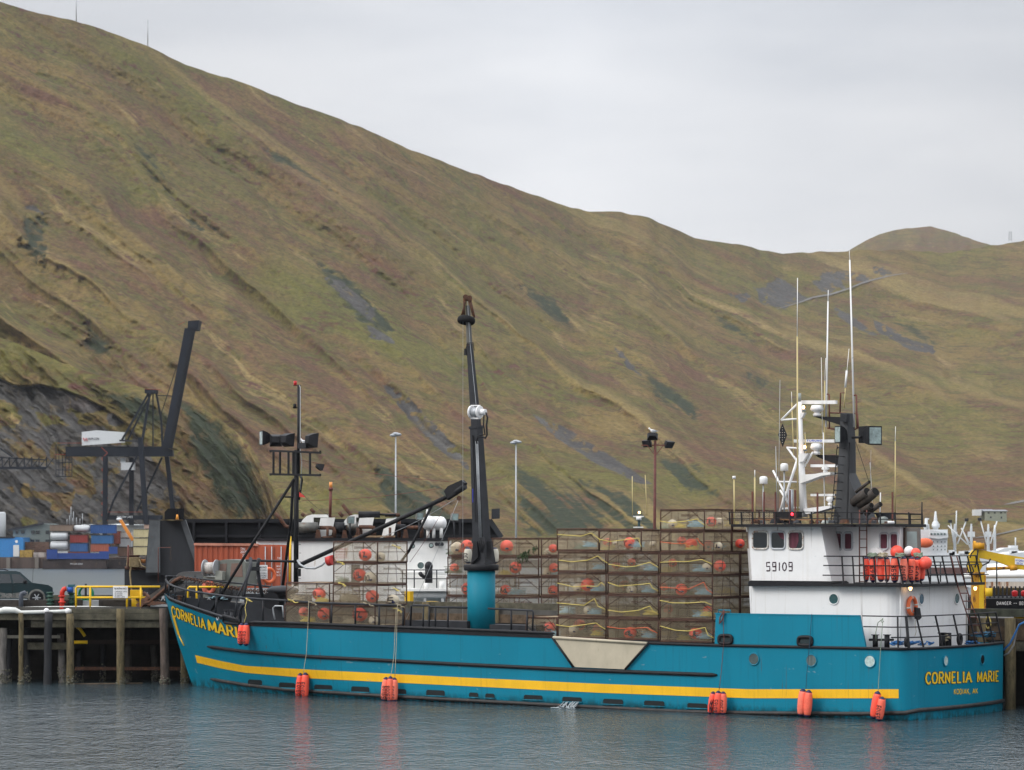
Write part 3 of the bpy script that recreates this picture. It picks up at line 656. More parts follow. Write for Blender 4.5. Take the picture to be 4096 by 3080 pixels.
P('gunwale', MB().tube([Vector((-.9, -.03, gun_z(-.9)+.03)), Vector((-.3, .12, gun_z(-.3)+.03))]+[tr(v, tg+.03, .02) for v in np.linspace(.75, 2*HB-.75, 14)]+[Vector((-1, 2*HB, tg+.03))], .06, 8), black, ship)
# launcher plate between the two lengths of bulwark
pl = [hp(2217, 2549, .05), hp(2592, 2573, .05), hp(2500, 2677, .05), hp(2302, 2668, .05)]
lp = P('launcher_plate', MB().prism(pl, (0, .08, 0)), beige, ship)
P('edge_bar', MB().tube([pl[0]+Vector((-.06, -.04, 0)), pl[3]+Vector((-.06, -.04, 0))], .05, 6), black, lp); P('edge_bar', MB().tube([pl[1]+Vector((.06, -.04, 0)), pl[2]+Vector((.06, -.04, 0))], .05, 6), black, lp)
P('lip', MB().tube([pl[0]+Vector((0, -.02, 0)), pl[1]+Vector((0, -.02, 0))], .07, 6), beige, lp)
# freeing ports: flat near-black panels, the shade of the openings put into their colour
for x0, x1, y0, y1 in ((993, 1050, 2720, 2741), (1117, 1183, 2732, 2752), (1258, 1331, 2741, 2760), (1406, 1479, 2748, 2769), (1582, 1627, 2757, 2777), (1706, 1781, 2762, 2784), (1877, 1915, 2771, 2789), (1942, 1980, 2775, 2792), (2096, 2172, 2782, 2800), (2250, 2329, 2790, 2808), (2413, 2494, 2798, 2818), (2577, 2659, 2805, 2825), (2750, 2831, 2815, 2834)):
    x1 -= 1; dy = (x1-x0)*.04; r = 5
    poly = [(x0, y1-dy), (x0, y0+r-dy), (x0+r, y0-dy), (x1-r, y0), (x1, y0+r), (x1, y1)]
    o = P('freeing_port', MB().add([hp(x, y, .016) for x, y in poly], [tuple(range(6))]), M('port_painted_shade', (.006, .010, .012), .8), ship)
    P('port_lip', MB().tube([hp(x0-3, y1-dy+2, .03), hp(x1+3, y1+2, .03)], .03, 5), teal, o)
# portholes
def disc(mb, c, nx, r, depth=0.0, sq=1.0, n=24):
    nx = Vector(nx).normalized(); x = Vector((0, 0, 1)).cross(nx).normalized(); y = Vector((0, 0, 1)); c = Vector(c)+nx*depth
    mb.add([c+x*r*math.cos(2*math.pi*i/n)+y*r*sq*math.sin(2*math.pi*i/n) for i in range(n)], [tuple(range(n))]); return mb
def porthole(c, nx, r, gl, fr=teal, parent=None, label=None):
    nx = Vector(nx).normalized()
    a = P('porthole', MB().torus(Vector(c)+nx*.005, r*1.06, .028, nx, 28, 6), fr, parent or ship, label); P('pane', disc(MB(), c, nx, r, .014), gl, a); return a
blind = M('pale_blind_glass', (.42, .52, .50), .25, var=.35, scale=9)
slate = M('slate_glass', (.09, .13, .13), .15, var=.5, scale=3, streak=.2, spec=.8)
for px, py, g in ((3016, 2636, M('dark_slate_glass', (.035, .06, .062), .15, var=.5, scale=3, spec=.8)), (3246, 2642, slate), (3480, 2645, blind)):
    porthole(hp(px, py, .012), (0, -1, 0), .235, g)
for px, py, g in ((3782, 2643, blind), (3928, 2638, glass)):
    porthole(trq(px, py, .012), (1, 0, 0), .2, g)
# lettering
def bowfn(x0, x1, o):
    def f(s, h):
        x = x0+s*(x1-x0); yb = np.interp(x, [692, 817, 895, 960, 1010], [2464, 2514, 2537, 2552, 2562]); yt = np.interp(x, [685, 800, 895, 955, 1010], [2421, 2468, 2494, 2510, 2521])
        return hp(x-5*h, yb+(yt-yb)*h, o)
    return f
for t, a, b in (('CORNELIA', 692, 824), ('MARIE', 838, 984)):
    P('name_lettering', text(MB(), t, bowfn(a, b, .022), .25, .24, .14, .055), ink, ship); P('name_lettering', text(MB(), t, bowfn(a, b, .034), .25, .24, .14), ylet, ship)
def sternfn(x0, x1, yb0, yb1, yt0, yt1, o): return lambda s, h: trq(x0+(x1-x0)*s, (yb0+(yb1-yb0)*s)+((yt0+(yt1-yt0)*s)-(yb0+(yb1-yb0)*s))*h, o)
for t, a in (('CORNELIA', (3702, 3883, 2735, 2728, 2691, 2687)), ('MARIE', (3908, 3993, 2727, 2724, 2687, 2685))):
    P('name_lettering', text(MB(), t, sternfn(*a, .012), .24, .24, .14, .055), ink, ship); P('name_lettering', text(MB(), t, sternfn(*a, .024), .24, .24, .14), ylet, ship)
P('port_lettering', text(MB(), 'KODIAK, AK', sternfn(3815, 3910, 2777, 2773, 2757, 2754, .012), .17, .2), ylet, ship)
P('draught_mark', text(MB(), '10', sternfn(3853, 3861, 2879, 2879, 2872, 2872, .012), .2, .3), white, ship)
P('draught_mark', MB().add([hp(x, y, .02) for x, y in ((688, 2460), (700, 2470), (722, 2545), (712, 2540))], [(0, 3, 2, 1)]).tube([hp(719, 2545, .03), hp(738, 2583, .03)], .035, 5), yel, ship)

# ------------------------------------------------------------------ bulwark by the house
def slab(poly, v, th=.1): return MB().prism([q(x, y, v) for x, y in poly], (0, th, 0))
bw = P('raised_bulwark', slab([(2863, 2454), (3438, 2463), (3462, 2588), (2858, 2578)], .0, .12), teal, ship)
P('capping', MB().bar(q(2862, 2454, .06), q(3439, 2463, .06), .16, .05), teal, bw)
P('handle', MB().tube([q(2873, 2452, .06), q(2874, 2440, .06), q(2922, 2441, .06), q(2923, 2453, .06)], .025, 6), teal, bw)
for x0, x1, y0, y1 in ((2875, 2927, 2542, 2574), (3192, 3247, 2548, 2581)):
    pts = []; cx_, cy_ = (x0+x1)/2, (y0+y1)/2
    for i in range(24):
        a = 2*math.pi*i/24; ca, sa = math.cos(a), math.sin(a); k = max(abs(ca)**4+abs(sa)**4, 1e-6)**-.25
        pts.append(q(cx_+(x1-x0)/2*ca*k, cy_+(y1-y0)/2*sa*k, -.04))
    o = P('fairlead', MB().tube(pts, .075, 6, closed=True), black, ship); P('opening', MB().add([p+Vector((0, .02, 0)) for p in pts], [tuple(range(24))[::-1]]), M('fairlead_hole', (.015, .03, .035), .4), o)
# ------------------------------------------------------------------ house
V0, V1 = 1.1, 8.1
zb = gun_z(-8)-.5
hx = SH.u(3592, V0)
def house():
    lo = q(2996, 2345, V0); ux = [lo[0]]; u1 = hx; r = .7
    z0 = zb; z1 = SH.z(2338, -4, V0)
    # plan outline with rounded aft quarters
    out = [(q(2996, 2345, V0)[0], V0)]
    for k in range(7): a = math.pi/2*k/6; out.append((u1-r+r*math.sin(a), V0+r-r*math.cos(a)))
    for k in range(7): a = math.pi/2*k/6; out.append((u1-r+r*math.cos(a), V1-r+r*math.sin(a)))
    out.append((out[0][0], V1)); fx = q(3009, 2500, V0)[0]
    mb = MB(); top = [Vector((u, v, z1)) for u, v in out]; bot = [Vector((fx if i in (0, len(out)-1) else u, v, z0)) for i, (u, v) in enumerate(out)]
    mb.loft([bot, top], True, True); return P('deckhouse', mb, white, ship)
dh = house()
porthole(q(3335, 2396, V0-.01), (0, -1, 0), .215, glassb, whiteclean, dh); BASE  # frame, pane
AW = hx
def aw(px, py, off=0.0):                # point on the aft wall of the house
    lo, hi = 0.0, 9.5
    for i in range(40):
        m_ = (lo+hi)/2
        if SH.proj((AW, m_, 3))[0] < px: lo = m_
        else: hi = m_
    return Vector((AW+off, lo, SH.z(py, AW, lo)))
porthole(aw(3684, 2396, .01), (1, 0, 0), .225, M('blue_glass', (.01, .07, .12), .1, spec=.9), whiteclean, dh)
porthole(aw(3826, 2394, .01), (1, 0, 0), .225, glassb, whiteclean, dh)
P('pipe', MB().tube([aw(3597, 2345, .05), aw(3597, 2560, .05)], .025, 6), whiteclean, dh); P('pipe', MB().tube([aw(3864, 2348, .05), aw(3864, 2560, .05)], .025, 6), whiteclean, dh)
for px in (3620, 3880):
    l_ = P('lamp', MB().ball(aw(px, 2352, .25), .07, .07, .10), lampon, dh); P('lamp_base', MB().cyl(aw(px, 2347, .25)+Vector((0, 0, .0)), aw(px, 2342, .25), .06), whiteclean, l_)
# boat deck
zd = SH.z(2345, -8, .7)
u0d = SH.u(2990, .75); u1d = -.62
bd = P('boat_deck', MB().box(SH.u(3328, .7), u1d, .7, 8.45, SH.z(2346, -4, .7), SH.z(2335, -4, .7)), black, ship)
P('deck_edge', MB().prism([q(2993, 2345, .8), q(2993, 2326, .8), q(3002, 2322, .8), q(3318, 2325, .8), q(3328, 2332, .8), q(3328, 2345, .8)], (0, 7.6, 0)), black, bd)
P('coaming', MB().prism([q(3415, 2335, .75), q(3422, 2329, .75), q(3600, 2331, .75), q(3600, 2336, .75)], (0, .1, 0)), black, bd)
# wheelhouse
WV0, WV1 = 1.0, 8.0
wh = P('wheelhouse', MB().prism([q(2994, 2105, WV0), q(3283, 2106, WV0), q(3328, 2333, WV0), q(3008, 2324, WV0)], (0, WV1-WV0, 0)), whiteclean, ship)
P('front_wall', MB().prism([q(2984, 2106, WV0+.9), q(2994, 2105, WV0+.02), q(3008, 2323, WV0+.02), q(2998, 2323, WV0+.9)], (0, .05, 0)), whiteclean, wh)
W2 = 2.3
P('aft_cabin', MB().prism([q(3262, 2105, W2), q(3600, 2107, W2), q(3600, 2338, W2), q(3262, 2338, W2)], (0, .5, 0)), whiteclean, wh); P('aft_cabin', MB().prism([q(3264, 2105, W2+.51), q(3440, 2107, W2+.51), q(3440, 2338, W2+.51), q(3264, 2338, W2+.51)], (0, 4.2, 0)), whiteclean, wh)
P('vent_hood', MB().prism([q(3440, 2200, W2-.3), q(3505, 2190, W2-.3), q(3530, 2204, W2-.3), q(3530, 2225, W2-.3), q(3440, 2225, W2-.3)], (0, .3, 0)), whiteclean, wh)
P('grab_rail', MB().tube([q(3325, 2247, W2-.05), q(3355, 2247, W2-.05)], .03, 5), whiteclean, wh)
def window(x0, x1, y0, y1, v, fm, parent, curtains=(), dy=0):
    pts = []; cx_, cy_ = (x0+x1)/2, (y0+y1)/2
    for i in range(28):
        a = 2*math.pi*i/28; ca, sa = math.cos(a), math.sin(a); k = max(abs(ca)**7+abs(sa)**7, 1e-6)**(-1/7)
        pts.append(q(cx_+(x1-x0)/2*ca*k, cy_+(y1-y0)/2*sa*k+dy*ca, v-.02))
    w = P('window', MB().tube(pts, .045, 6, closed=True), fm, parent)
    P('pane', MB().add([p+Vector((0, .012, 0)) for p in pts], [tuple(range(28))[::-1]]), glass, w)
    for c in curtains: P('curtain', MB().add([q(x, y, v-.014) for x, y in c], [tuple(range(len(c)))[::-1]]), curtain, w)
    return w
rf = M('rusty_window_frame', (.62, .60, .56), .5, var=.1, scale=3, rust=.38, rustcol=(.28, .12, .05)); gf = M('grey_window_frame', (.48, .50, .53), .4, var=.1)
window(3010, 3072, 2126, 2196, WV0, rf, wh); 
w2 = window(3083, 3140, 2126, 2196, WV0, gf, wh, [[(3109, 2129), (3138, 2129), (3138, 2160), (3122, 2152)]])
window(3153, 3212, 2126, 2197, WV0, rf, wh, [[(3155, 2130), (3194, 2130), (3194, 2165), (3184, 2192), (3155, 2192)]])
for x0, x1 in ((3332, 3367), (3376, 3409)): window(x0, x1, 2130, 2199, W2, gf, wh, [[(x0+3, 2134), (x1-6, 2134), (x1-6, 2196), (x0+3, 2196)]])
for x0, x1 in ((3519, 3552), (3560, 3592)): window(x0, x1, 2133, 2198, W2, gf, wh, [[(x0+3, 2136), (x1-5, 2136), (x1-5, 2195), (x0+3, 2195)]])
P('window', MB().prism([q(x, y, WV0+.4) for x, y in ((2985, 2128), (2993, 2126), (2996, 2194), (2988, 2194))], (0, .02, 0)), M('bronze_glass', (.16, .10, .06), .3), wh)
P('side_window', MB().add([q(x, y, WV0+1.15) for x, y in ((3287, 2110), (3302, 2110), (3302, 2190), (3297, 2175))], [(3, 2, 1, 0)]), glass, wh)
P('number_lettering', text(MB(), '59109', lambda s, h: q(3065+s*105, 2283-h*33, WV0-.008), .17, .33), M('maroon_black_lettering', (.03, .008, .02), .5), wh)
dr = P('door', MB().prism([q(3622, 2110, W2+.2), q(3678, 2110, W2+.2), q(3682, 2330, W2+.2), q(3622, 2330, W2+.2)], (0, .1, 0)), M('brown_grey_door', (.12, .11, .10), .5), wh)
P('door_pane', MB().add([q(x, y, W2+.19) for x, y in ((3628, 2126), (3667, 2126), (3670, 2205), (3628, 2205))], [(3, 2, 1, 0)]), M('pale_blue_grey_glass', (.22, .27, .27), .2, spec=.8), dr)
P('doorway', MB().add([q(x, y, W2+.3) for x, y in ((3600, 2110), (3624, 2110), (3624, 2330), (3600, 2330))], [(3, 2, 1, 0)]), M('doorway_shade', (.05, .028, .02), .7), wh)  # flat sheet; the dark of the open doorway is put into its colour
# monkey island (roof)
rz0, rz1 = SH.z(2107, -6, .5), SH.z(2096, -6, .5)
ur0, ur1 = SH.u(2914, .3), SH.u(3640, 1.0)
roof = P('roof', MB().box(ur0, SH.u(3370, .5), .5, 8.3, rz0, rz1), black, wh); P('roof_extension', MB().box(SH.u(3371, .5), SH.u(3600, 2.0), 1.6, 4.4, rz0-.003, rz1-.003), black, wh)
def rail(name, pts_, heights, posts, v, r=.03, lean=0, mat=black, parent=ship, bottom=None, pw=.05):
    """level tubes through photo points at depth v, plus posts; one mesh per run"""
    mb = MB()
    for line in heights: mb.tube([q(x, y, v) for x, y in line], r, 6)
    for a, b in posts: mb.bar(q(*a, v), q(*b, v), pw, pw)
    return P(name, mb, mat, parent)
rail('railing', None, [[(2914, 2049), (3300, 2048), (3690, 2056)], [(2914, 2075), (3300, 2075), (3690, 2078)]], [((x, 2049), (x+2, 2098)) for x in (2918, 2965, 3010, 3056, 3102, 3160, 3246, 3300, 3350, 3405, 3468, 3520, 3580, 3635, 3688)], .6, .022, parent=wh)
rail('railing', None, [[(2950, 2053), (3300, 2052), (3690, 2058)]], [((x, 2053), (x+2, 2098)) for x in (2950, 3040, 3140, 3240, 3340, 3440, 3540, 3640)], 8.1, .022, parent=wh)
lad = MB().tube([q(3438, 2040, W2-.4), q(3438, 2330, W2-.4)], .03, 6).tube([q(3467, 2040, W2-.4), q(3467, 2330, W2-.4)], .03, 6); [lad.tube([q(3438, y, W2-.4), q(3467, y, W2-.4)], .02, 5) for y in range(2122, 2330, 34)]; P('ladder', lad, brownpaint, wh)
# boat deck rails: near side run then the aft run
def deckline(u0, v0, u1, v1, z, n=10): return [Vector((u0+(u1-u0)*i/n, v0+(v1-v0)*i/n, z)) for i in range(n+1)]
zt, zm, zl, zf = SH.z(2225, -4, .9), SH.z(2262, -4, .8), SH.z(2301, -4, .75), SH.z(2335, -4, .75)
mb = MB(); ua = SH.u(3296, .9); ue = -.75
for z_, k in ((zt, .15), (zm, .1), (zl, .05)):
    mb.tube([Vector((ua, .75+k, z_)), Vector((ue-k, .75+k, z_)), Vector((ue-k, 8.4-k, z_))], .028, 6)
un = ua+1.0
while un < ue-.3: mb.bar((un+.0, .75, zf), (un-.16, .9, zt), .05); un += .56 if un < -5 else .5
for k in range(10):
    v_ = .75+k*.83; mb.bar((ue+.02, v_+.1, zf), (ue-.2, v_, zt), .07 if k in (0, 3, 5, 9) else .045, .07)
P('railing', mb, black, bd)
lad = MB().tube([aw(3789, 2347, .5), aw(3819, 2540, .9)], .03, 6).tube([aw(3821, 2347, .5), aw(3853, 2540, .9)], .03, 6).tube([aw(3775, 2225, .35), aw(3789, 2347, .5)], .03, 6).tube([aw(3797, 2225, .35), aw(3821, 2347, .5)], .03, 6)
for k in range(6): t = .13+k*.165; lad.tube([aw(3789+30*t, 2347+193*t, .5+.4*t), aw(3821+32*t, 2347+193*t, .5+.4*t)], .025, 5)
P('ladder', lad, brownpaint, bd)
# main deck aft rail
zg0 = gun_z(-1)+.05; mb = MB(); 
for dz, k, ust in ((SH.z(2466, -1, 0)-zg0, .2, SH.u(3438, 0)), (SH.z(2509, -1, 0)-zg0, .13, SH.u(3446, 0)), (SH.z(2550, -1, 0)-zg0, .06, SH.u(3592, 0))):
    mb.tube([Vector((ust, .05+k, zg0+dz)), Vector((-.9, .05+k, zg0+dz)), Vector((-.35-k, .35+k, zg0+dz))]+[tr(v, zg0+dz, -.1-k) for v in np.linspace(.95, 2*HB-.9, 9)], .028, 6)
zt = SH.z(2466, -1, 0)
for u in (SH.u(3586, 0),): mb.bar((u+.05, .05, zg0), (u-.05, .2, zt), .05)
for u, w in ((-.15, .10),): mb.bar((u, .2, zg0), (u-.25, .45, zt), w, .08)
for k, w in ((1.2, .05), (2.6, .1), (4.1, .1), (5.6, .05), (6.6, .09), (7.7, .07), (8.95, .1)): mb.bar(tr(k, zg0, -.05), tr(k-.1, zt, -.32), w, .07)
P('railing', mb, black, ship)
# bitts and chocks on the aft deck
bt = P('mooring_bitts', MB().cyl(q(3501, 2590, .7), q(3501, 2540, .7), .11).cyl(q(3548, 2590, .7), q(3548, 2540, .7), .11).cyl(q(3501, 2541, .7), q(3501, 2538, .7), .17).cyl(q(3548, 2541, .7), q(3548, 2538, .7), .17).cyl(q(3477, 2559, .7), q(3574, 2559, .7), .05), black, ship)
P('chock', MB().torus(trq(3637, 2568, -.15), .16, .06, (1, .35, 0), 20, 8), black, ship)
P('chock', MB().torus(trq(3852, 2558, -.15), .2, .075, (1, .1, 0), 20, 8), black, ship)
P('mooring_bitts', MB().cyl(trq(3812, 2590, -.5), trq(3812, 2534, -.5), .13).cyl(trq(3837, 2590, -.5), trq(3837, 2532, -.5), .13).cyl(trq(3812, 2535, -.5), trq(3812, 2531, -.5), .19), black, ship)
# ------------------------------------------------------------------ main crane
CV = 1.35
cr = P('crane_pedestal', MB().cyl(q(1925, 2545, CV), q(1925, 2280, CV), .64, n=32), tealb, ship)
c0 = q(1925, 2268, CV)
P('slewing_ring', MB().lathe(c0, [(.76, -.16), (.80, -.12), (.80, .08), (.76, .12)], 32), black, cr)
def taper(a, b, w0, d0, w1, d1):        # tapered box girder from a to b (w across the view, d in depth)
    a = Vector(a); b = Vector(b); ax = (b-a).normalized(); y = Vector((0, 1, 0)); x = y.cross(ax).normalized(); y = ax.cross(x)
    return [[a+x*sx*w0/2+y*sy*d0/2 for sx, sy in ((-1, -1), (1, -1), (1, 1), (-1, 1))], [b+x*sx*w1/2+y*sy*d1/2 for sx, sy in ((-1, -1), (1, -1), (1, 1), (-1, 1))]]
P('king_post', MB().loft(taper(q(1931, 2258, CV), q(1928, 2150, CV), 0.80, .75, .50, .6)), dark, cr)
bm = P('boom', MB().loft(taper(q(1927, 2168, CV-.1), q(1905, 1708, CV-.1), .60, .6, .42, .42)).loft(taper(q(1927, 2172, CV-.1), q(1927, 2155, CV-.1), .66, .65, .66, .65)).loft(taper(q(1905, 1714, CV-.1), q(1904, 1704, CV-.1), .48, .5, .48, .5)), dark, ship)
P('side_plate', MB().bar(q(1903, 2090, CV-.52), q(1890, 1740, CV-.38), .05, .04), black, bm)
P('boom_extension', MB().loft(taper(q(1905, 1706, CV-.1), q(1878, 1375, CV-.1), .36, .30, .22, .2)), dark, bm)
P('boom_tip', MB().loft(taper(q(1878, 1380, CV-.1), q(1871, 1222, CV-.1), .2, .17, .15, .15)), M('bare_worn_steel', (.10, .10, .095), .5, .3, var=.4, scale=6, streak=.1), bm)
P('collar', MB().tube([q(1862, 1400, CV-.3), q(1870, 1372, CV-.3), q(1893, 1370, CV-.3), q(1897, 1402, CV-.3)], .02, 5).bar(q(1859, 1408, CV-.1), q(1866, 1408, CV-.1), .12, .3), black, bm)
hd = MB()
for a, b in (((1856, 1195), (1857, 1262)), ((1866, 1190), (1845, 1270)), ((1872, 1190), (1893, 1262)), ((1880, 1192), (1898, 1270)), ((1855, 1200), (1886, 1200)), ((1858, 1186), (1884, 1186))): hd.tube([q(*a, CV-.25), q(*b, CV-.25)], .05, 6)
hd.cyl(q(1862, 1188, CV-.4), q(1862, 1188, CV+.2), .12).cyl(q(1878, 1192, CV-.4), q(1878, 1192, CV+.2), .12)
P('sheave_head', hd, rustm, bm)
P('tyre_fender', MB().torus(q(1865, 1281, CV-.1), .31, .11, (0, .22, 1), 28, 10, 1.45), rubber, bm)
wn = P('winch', MB().cyl(q(1889, 1648, CV-.65), q(1917, 1648, CV-.65), .21, n=20), alum, bm)
wf = MB(); [wf.cyl(q(x, 1648, CV-.65), q(x+5, 1648, CV-.65), .29, n=20) for x in (1884, 1916)]; wf.bar(q(1884, 1622, CV-.65), q(1921, 1622, CV-.65), .05).bar(q(1884, 1673, CV-.65), q(1921, 1673, CV-.65), .07).cyl(q(1921, 1648, CV-.65), q(1942, 1648, CV-.65), .13)
P('winch_frame', wf, whiteclean, wn)
P('hose', MB().tube([q(x, y, CV-.62) for x, y in ((1943, 1650), (1950, 1670), (1946, 1700), (1948, 1740), (1942, 1752), (1925, 1746), (1912, 1750), (1906, 1762), (1908, 1775))], .045, 6), black, bm)
P('hose', MB().tube([q(x, y, CV-.62) for x, y in ((1936, 1655), (1934, 1700), (1940, 1738), (1925, 1740), (1910, 1746))], .035, 6), black, bm)
for k in range(3): P('hydraulic_pipe', MB().tube([q(1903+k*4, 1765, CV-.34), q(1910+k*4, 1950, CV-.38), q(1918+k*4, 2150, CV-.44)], .017, 5), alum, bm)
for k in range(4): P('hose', MB().tube([q(1925+k*3, 2150, CV-.6), q(1915+k*8, 2170, CV-.75), q(1921+k*4, 2205-3*k, CV-.8), q(1929-k*2, 2212-k*2, CV-.75), q(1938-k*5, 2185, CV-.7), q(1930, 2160, CV-.6)], .03, 5), black, bm)
P('pivot_bracket', MB().prism([q(1893, 2165, CV-.5), q(1908, 2165, CV-.5), q(1912, 2230, CV-.5), q(1885, 2255, CV-.5)], (0, .15, 0)).prism([q(1947, 2165, CV-.5), q(1962, 2165, CV-.5), q(1976, 2255, CV-.5), q(1945, 2230, CV-.5)], (0, .15, 0)), black, cr)
P('wire', MB().tube([q(1870, 1200, CV-.25), q(1881, 1380, CV-.3), q(1905, 1625, CV-.6)], .012, 4), alum, bm)
P('hook_wire', MB().tube([q(1852, 1285, CV-.1), q(1851, 2480, CV-.1)], .008, 4), alum, bm)
P('blue_strip', MB().bar(q(1892, 1955, CV-.36), q(1892, 2010, CV-.36), .03, .05), M('blue_tape', (.04, .05, .4), .4), bm) 
# ------------------------------------------------------------------ foremast
FV = 4.6
fm = P('foremast', MB().tube([q(1184, 2345, FV), q(1186, 1800, FV)], .125, 14).tube([q(1194, 1900, FV), q(1195, 1540, FV)], .075, 12), black, ship)
P('mast_leg', MB().tube([q(1178, 1915, FV-.1), q(1010, 2175, FV-.6), q(846, 2442, FV-1.4)], .075, 8), black, fm)
P('mast_leg', MB().tube([q(1172, 1920, FV+.1), q(1165, 2080, FV+.5), q(1130, 2352, FV+1.8)], .075, 8), black, fm)
P('mast_leg', MB().tube([q(1203, 1905, FV), q(1208, 1920, FV+.3), q(1195, 2000, FV)], .06, 6), black, fm)
P('cross_brace', MB().tube([q(1140, 1988, FV-.1), q(1180, 1988, FV)], .05, 6), black, fm)
P('cross_bar', MB().tube([q(985, 2242, FV-.4), q(1180, 2246, FV)], .06, 8), black, fm)
cg = MB()
for v in (-.65, .65):
    cg.bar(q(1080, 1803, FV+v), q(1283, 1811, FV+v), .10).bar(q(1080, 1897, FV+v), q(1281, 1901, FV+v), .10)
    for x in (1094, 1120, 1154, 1173, 1240): cg.bar(q(x, 1806, FV+v), q(x, 1898, FV+v), .08)
for x in (1082, 1281, 1180): cg.bar(q(x, 1806, FV-.65), q(x, 1806, FV+.65), .09).bar(q(x, 1899, FV-.65), q(x, 1899, FV+.65), .09)
P('lamp_platform', cg, black, fm)
def flood(fr, c, w, h, d, dirx, diry, tilt=0.0, parent=None, mat=black, glow=None, lensm=None, name='floodlight', pole=None):
    """lamp housing: wide front frame with glass, narrower back"""
    c = Vector(c); n = Vector((dirx, diry, tilt)).normalized(); x = n.cross(Vector((0, 0, 1))).normalized(); y = x.cross(n)
    ring = lambda k, ww, hh: [c+n*k+x*sx*ww/2+y*sy*hh/2 for sx, sy in ((-1, -1), (1, -1), (1, 1), (-1, 1))]
    o = P(name, MB().loft([ring(-d, w*.55, h*.5), ring(-d*.55, w*.8, h*.8), ring(-.02, w, h), ring(.02, w, h)]), mat, parent)
    P('glass', MB().add(ring(.026, w*.86, h*.86), [(0, 1, 2, 3)]), lensm or lens, o); return o
flood(SH, q(1046, 1752, FV-.4), .72, .72, .42, -.62, -.78, .0, fm)
flood(SH, q(1104, 1762, FV-.1), .62, .6, .45, -.6, .8, -.1, fm)
flood(SH, q(1158, 1760, FV+.0), .68, .66, .42, .15, 1, -.1, fm)
flood(SH, q(1258, 1762, FV+.0), .76, .72, .42, .45, .9, -.1, fm)
flood(SH, q(1288, 1870, FV-.3), .5, .32, .3, .55, .75, -.35, fm)
P('junction_box', MB().box(*(lambda p: (p[0]-.25, p[0]+.25, p[1]-.15, p[1]+.15, p[2]-.14, p[2]+.14))(q(1215, 1783, FV))), dark, fm)
P('mast_lamp', MB().cyl(q(1181, 1541, FV), q(1181, 1524, FV), .085, n=12), redl, fm)
P('mast_lamp_bracket', MB().bar(q(1174, 1542, FV), q(1202, 1541, FV), .06, .04), black, fm)
P('horn', MB().cyl(q(1179, 1634, FV-.1), q(1179, 1615, FV-.1), .08).bar(q(1172, 1630, FV), q(1195, 1630, FV), .05), black, fm)
P('conduit', MB().tube([q(1197, 1542, FV-.1), q(1201, 1548, FV-.1), q(1201, 1800, FV-.1), q(1207, 1850, FV-.15), q(1202, 1960, FV-.2)], .02, 5), alum, fm)
sp_ = MB()
for y in range(1560, 1790, 24): sp_.bar(q(1190, y, FV-.05), q(1206, y-5, FV-.05), .02)
for y in range(1940, 2330, 34): sp_.bar(q(1184, y, FV-.1), q(1203, y, FV-.1), .022)
P('mast_steps', sp_, black, fm)
bo = P('cargo_boom', MB().tube([q(1198, 2260, FV-.3), q(1500, 2122, FV-.9), q(1800, 1982, FV-1.5)], .105, 12).tube([q(1790, 1990, FV-1.5), q(1860, 1945, FV-1.6)], .15, 10), black, fm)
P('boom_head', MB().prism([q(x, y, FV-1.68) for x, y in ((1775, 1965), (1790, 1945), (1845, 1920), (1857, 1932), (1850, 1955), (1790, 1995))], (0, .25, 0)), black, bo)
P('gooseneck', MB().bar(q(1190, 2262, FV-.2), q(1206, 2262, FV-.3), .25, .25).bar(q(1197, 2275, FV-.3), q(1197, 2305, FV-.3), .12), black, bo)
P('boom_strut', MB().tube([q(1736, 2006, FV-1.3), q(1635, 2205, FV-1.3), q(1605, 2246, FV-1.3)], .065, 8), black, bo)
P('block', MB().cyl(q(1836, 1993, FV-1.8), q(1836, 1993, FV-1.6), .11), rustm, bo)
P('hose', MB().tube([q(x, y, FV-.5) for x, y in ((1190, 2240), (1200, 2258), (1225, 2272), (1260, 2273), (1285, 2262), (1300, 2250))], .055, 8), alum, fm)
for a, b, r, m_ in (((1207, 1841), (1794, 1927), .014, brownpaint), ((1207, 2003), (1769, 1953), .014, brownpaint), ((1521, 2152), (1832, 1990), .016, alum), ((1832, 2003), (1626, 2477), .010, alum), ((1782, 2022), (1639, 2249), .012, brownpaint), ((1199, 1963), (1315, 2062), .012, black)):
    pts = [q(*a, FV-.2).lerp(q(*b, FV-1.5), t)-Vector((0, 0, .12*math.sin(math.pi*t))) for t in np.linspace(0, 1, 7)]
    P('stay_wire', MB().tube(pts, r, 5), m_, fm)
P('pennant', MB().prism([q(1197, 1968, FV-.3), q(1224, 1990, FV-.3), q(1197, 1988, FV-.3)], (0, .02, 0)), M('red_cloth', (.5, .05, .04), .9), fm)
P('reel', MB().cyl(q(1312, 2245, FV-1.2), q(1330, 2240, FV-1.2), .24, n=18).bar(q(1300, 2232, FV-1.2), q(1335, 2222, FV-1.2), .06), M('red_reel_paint', (.45, .03, .025), .5, var=.4, scale=6), bo)
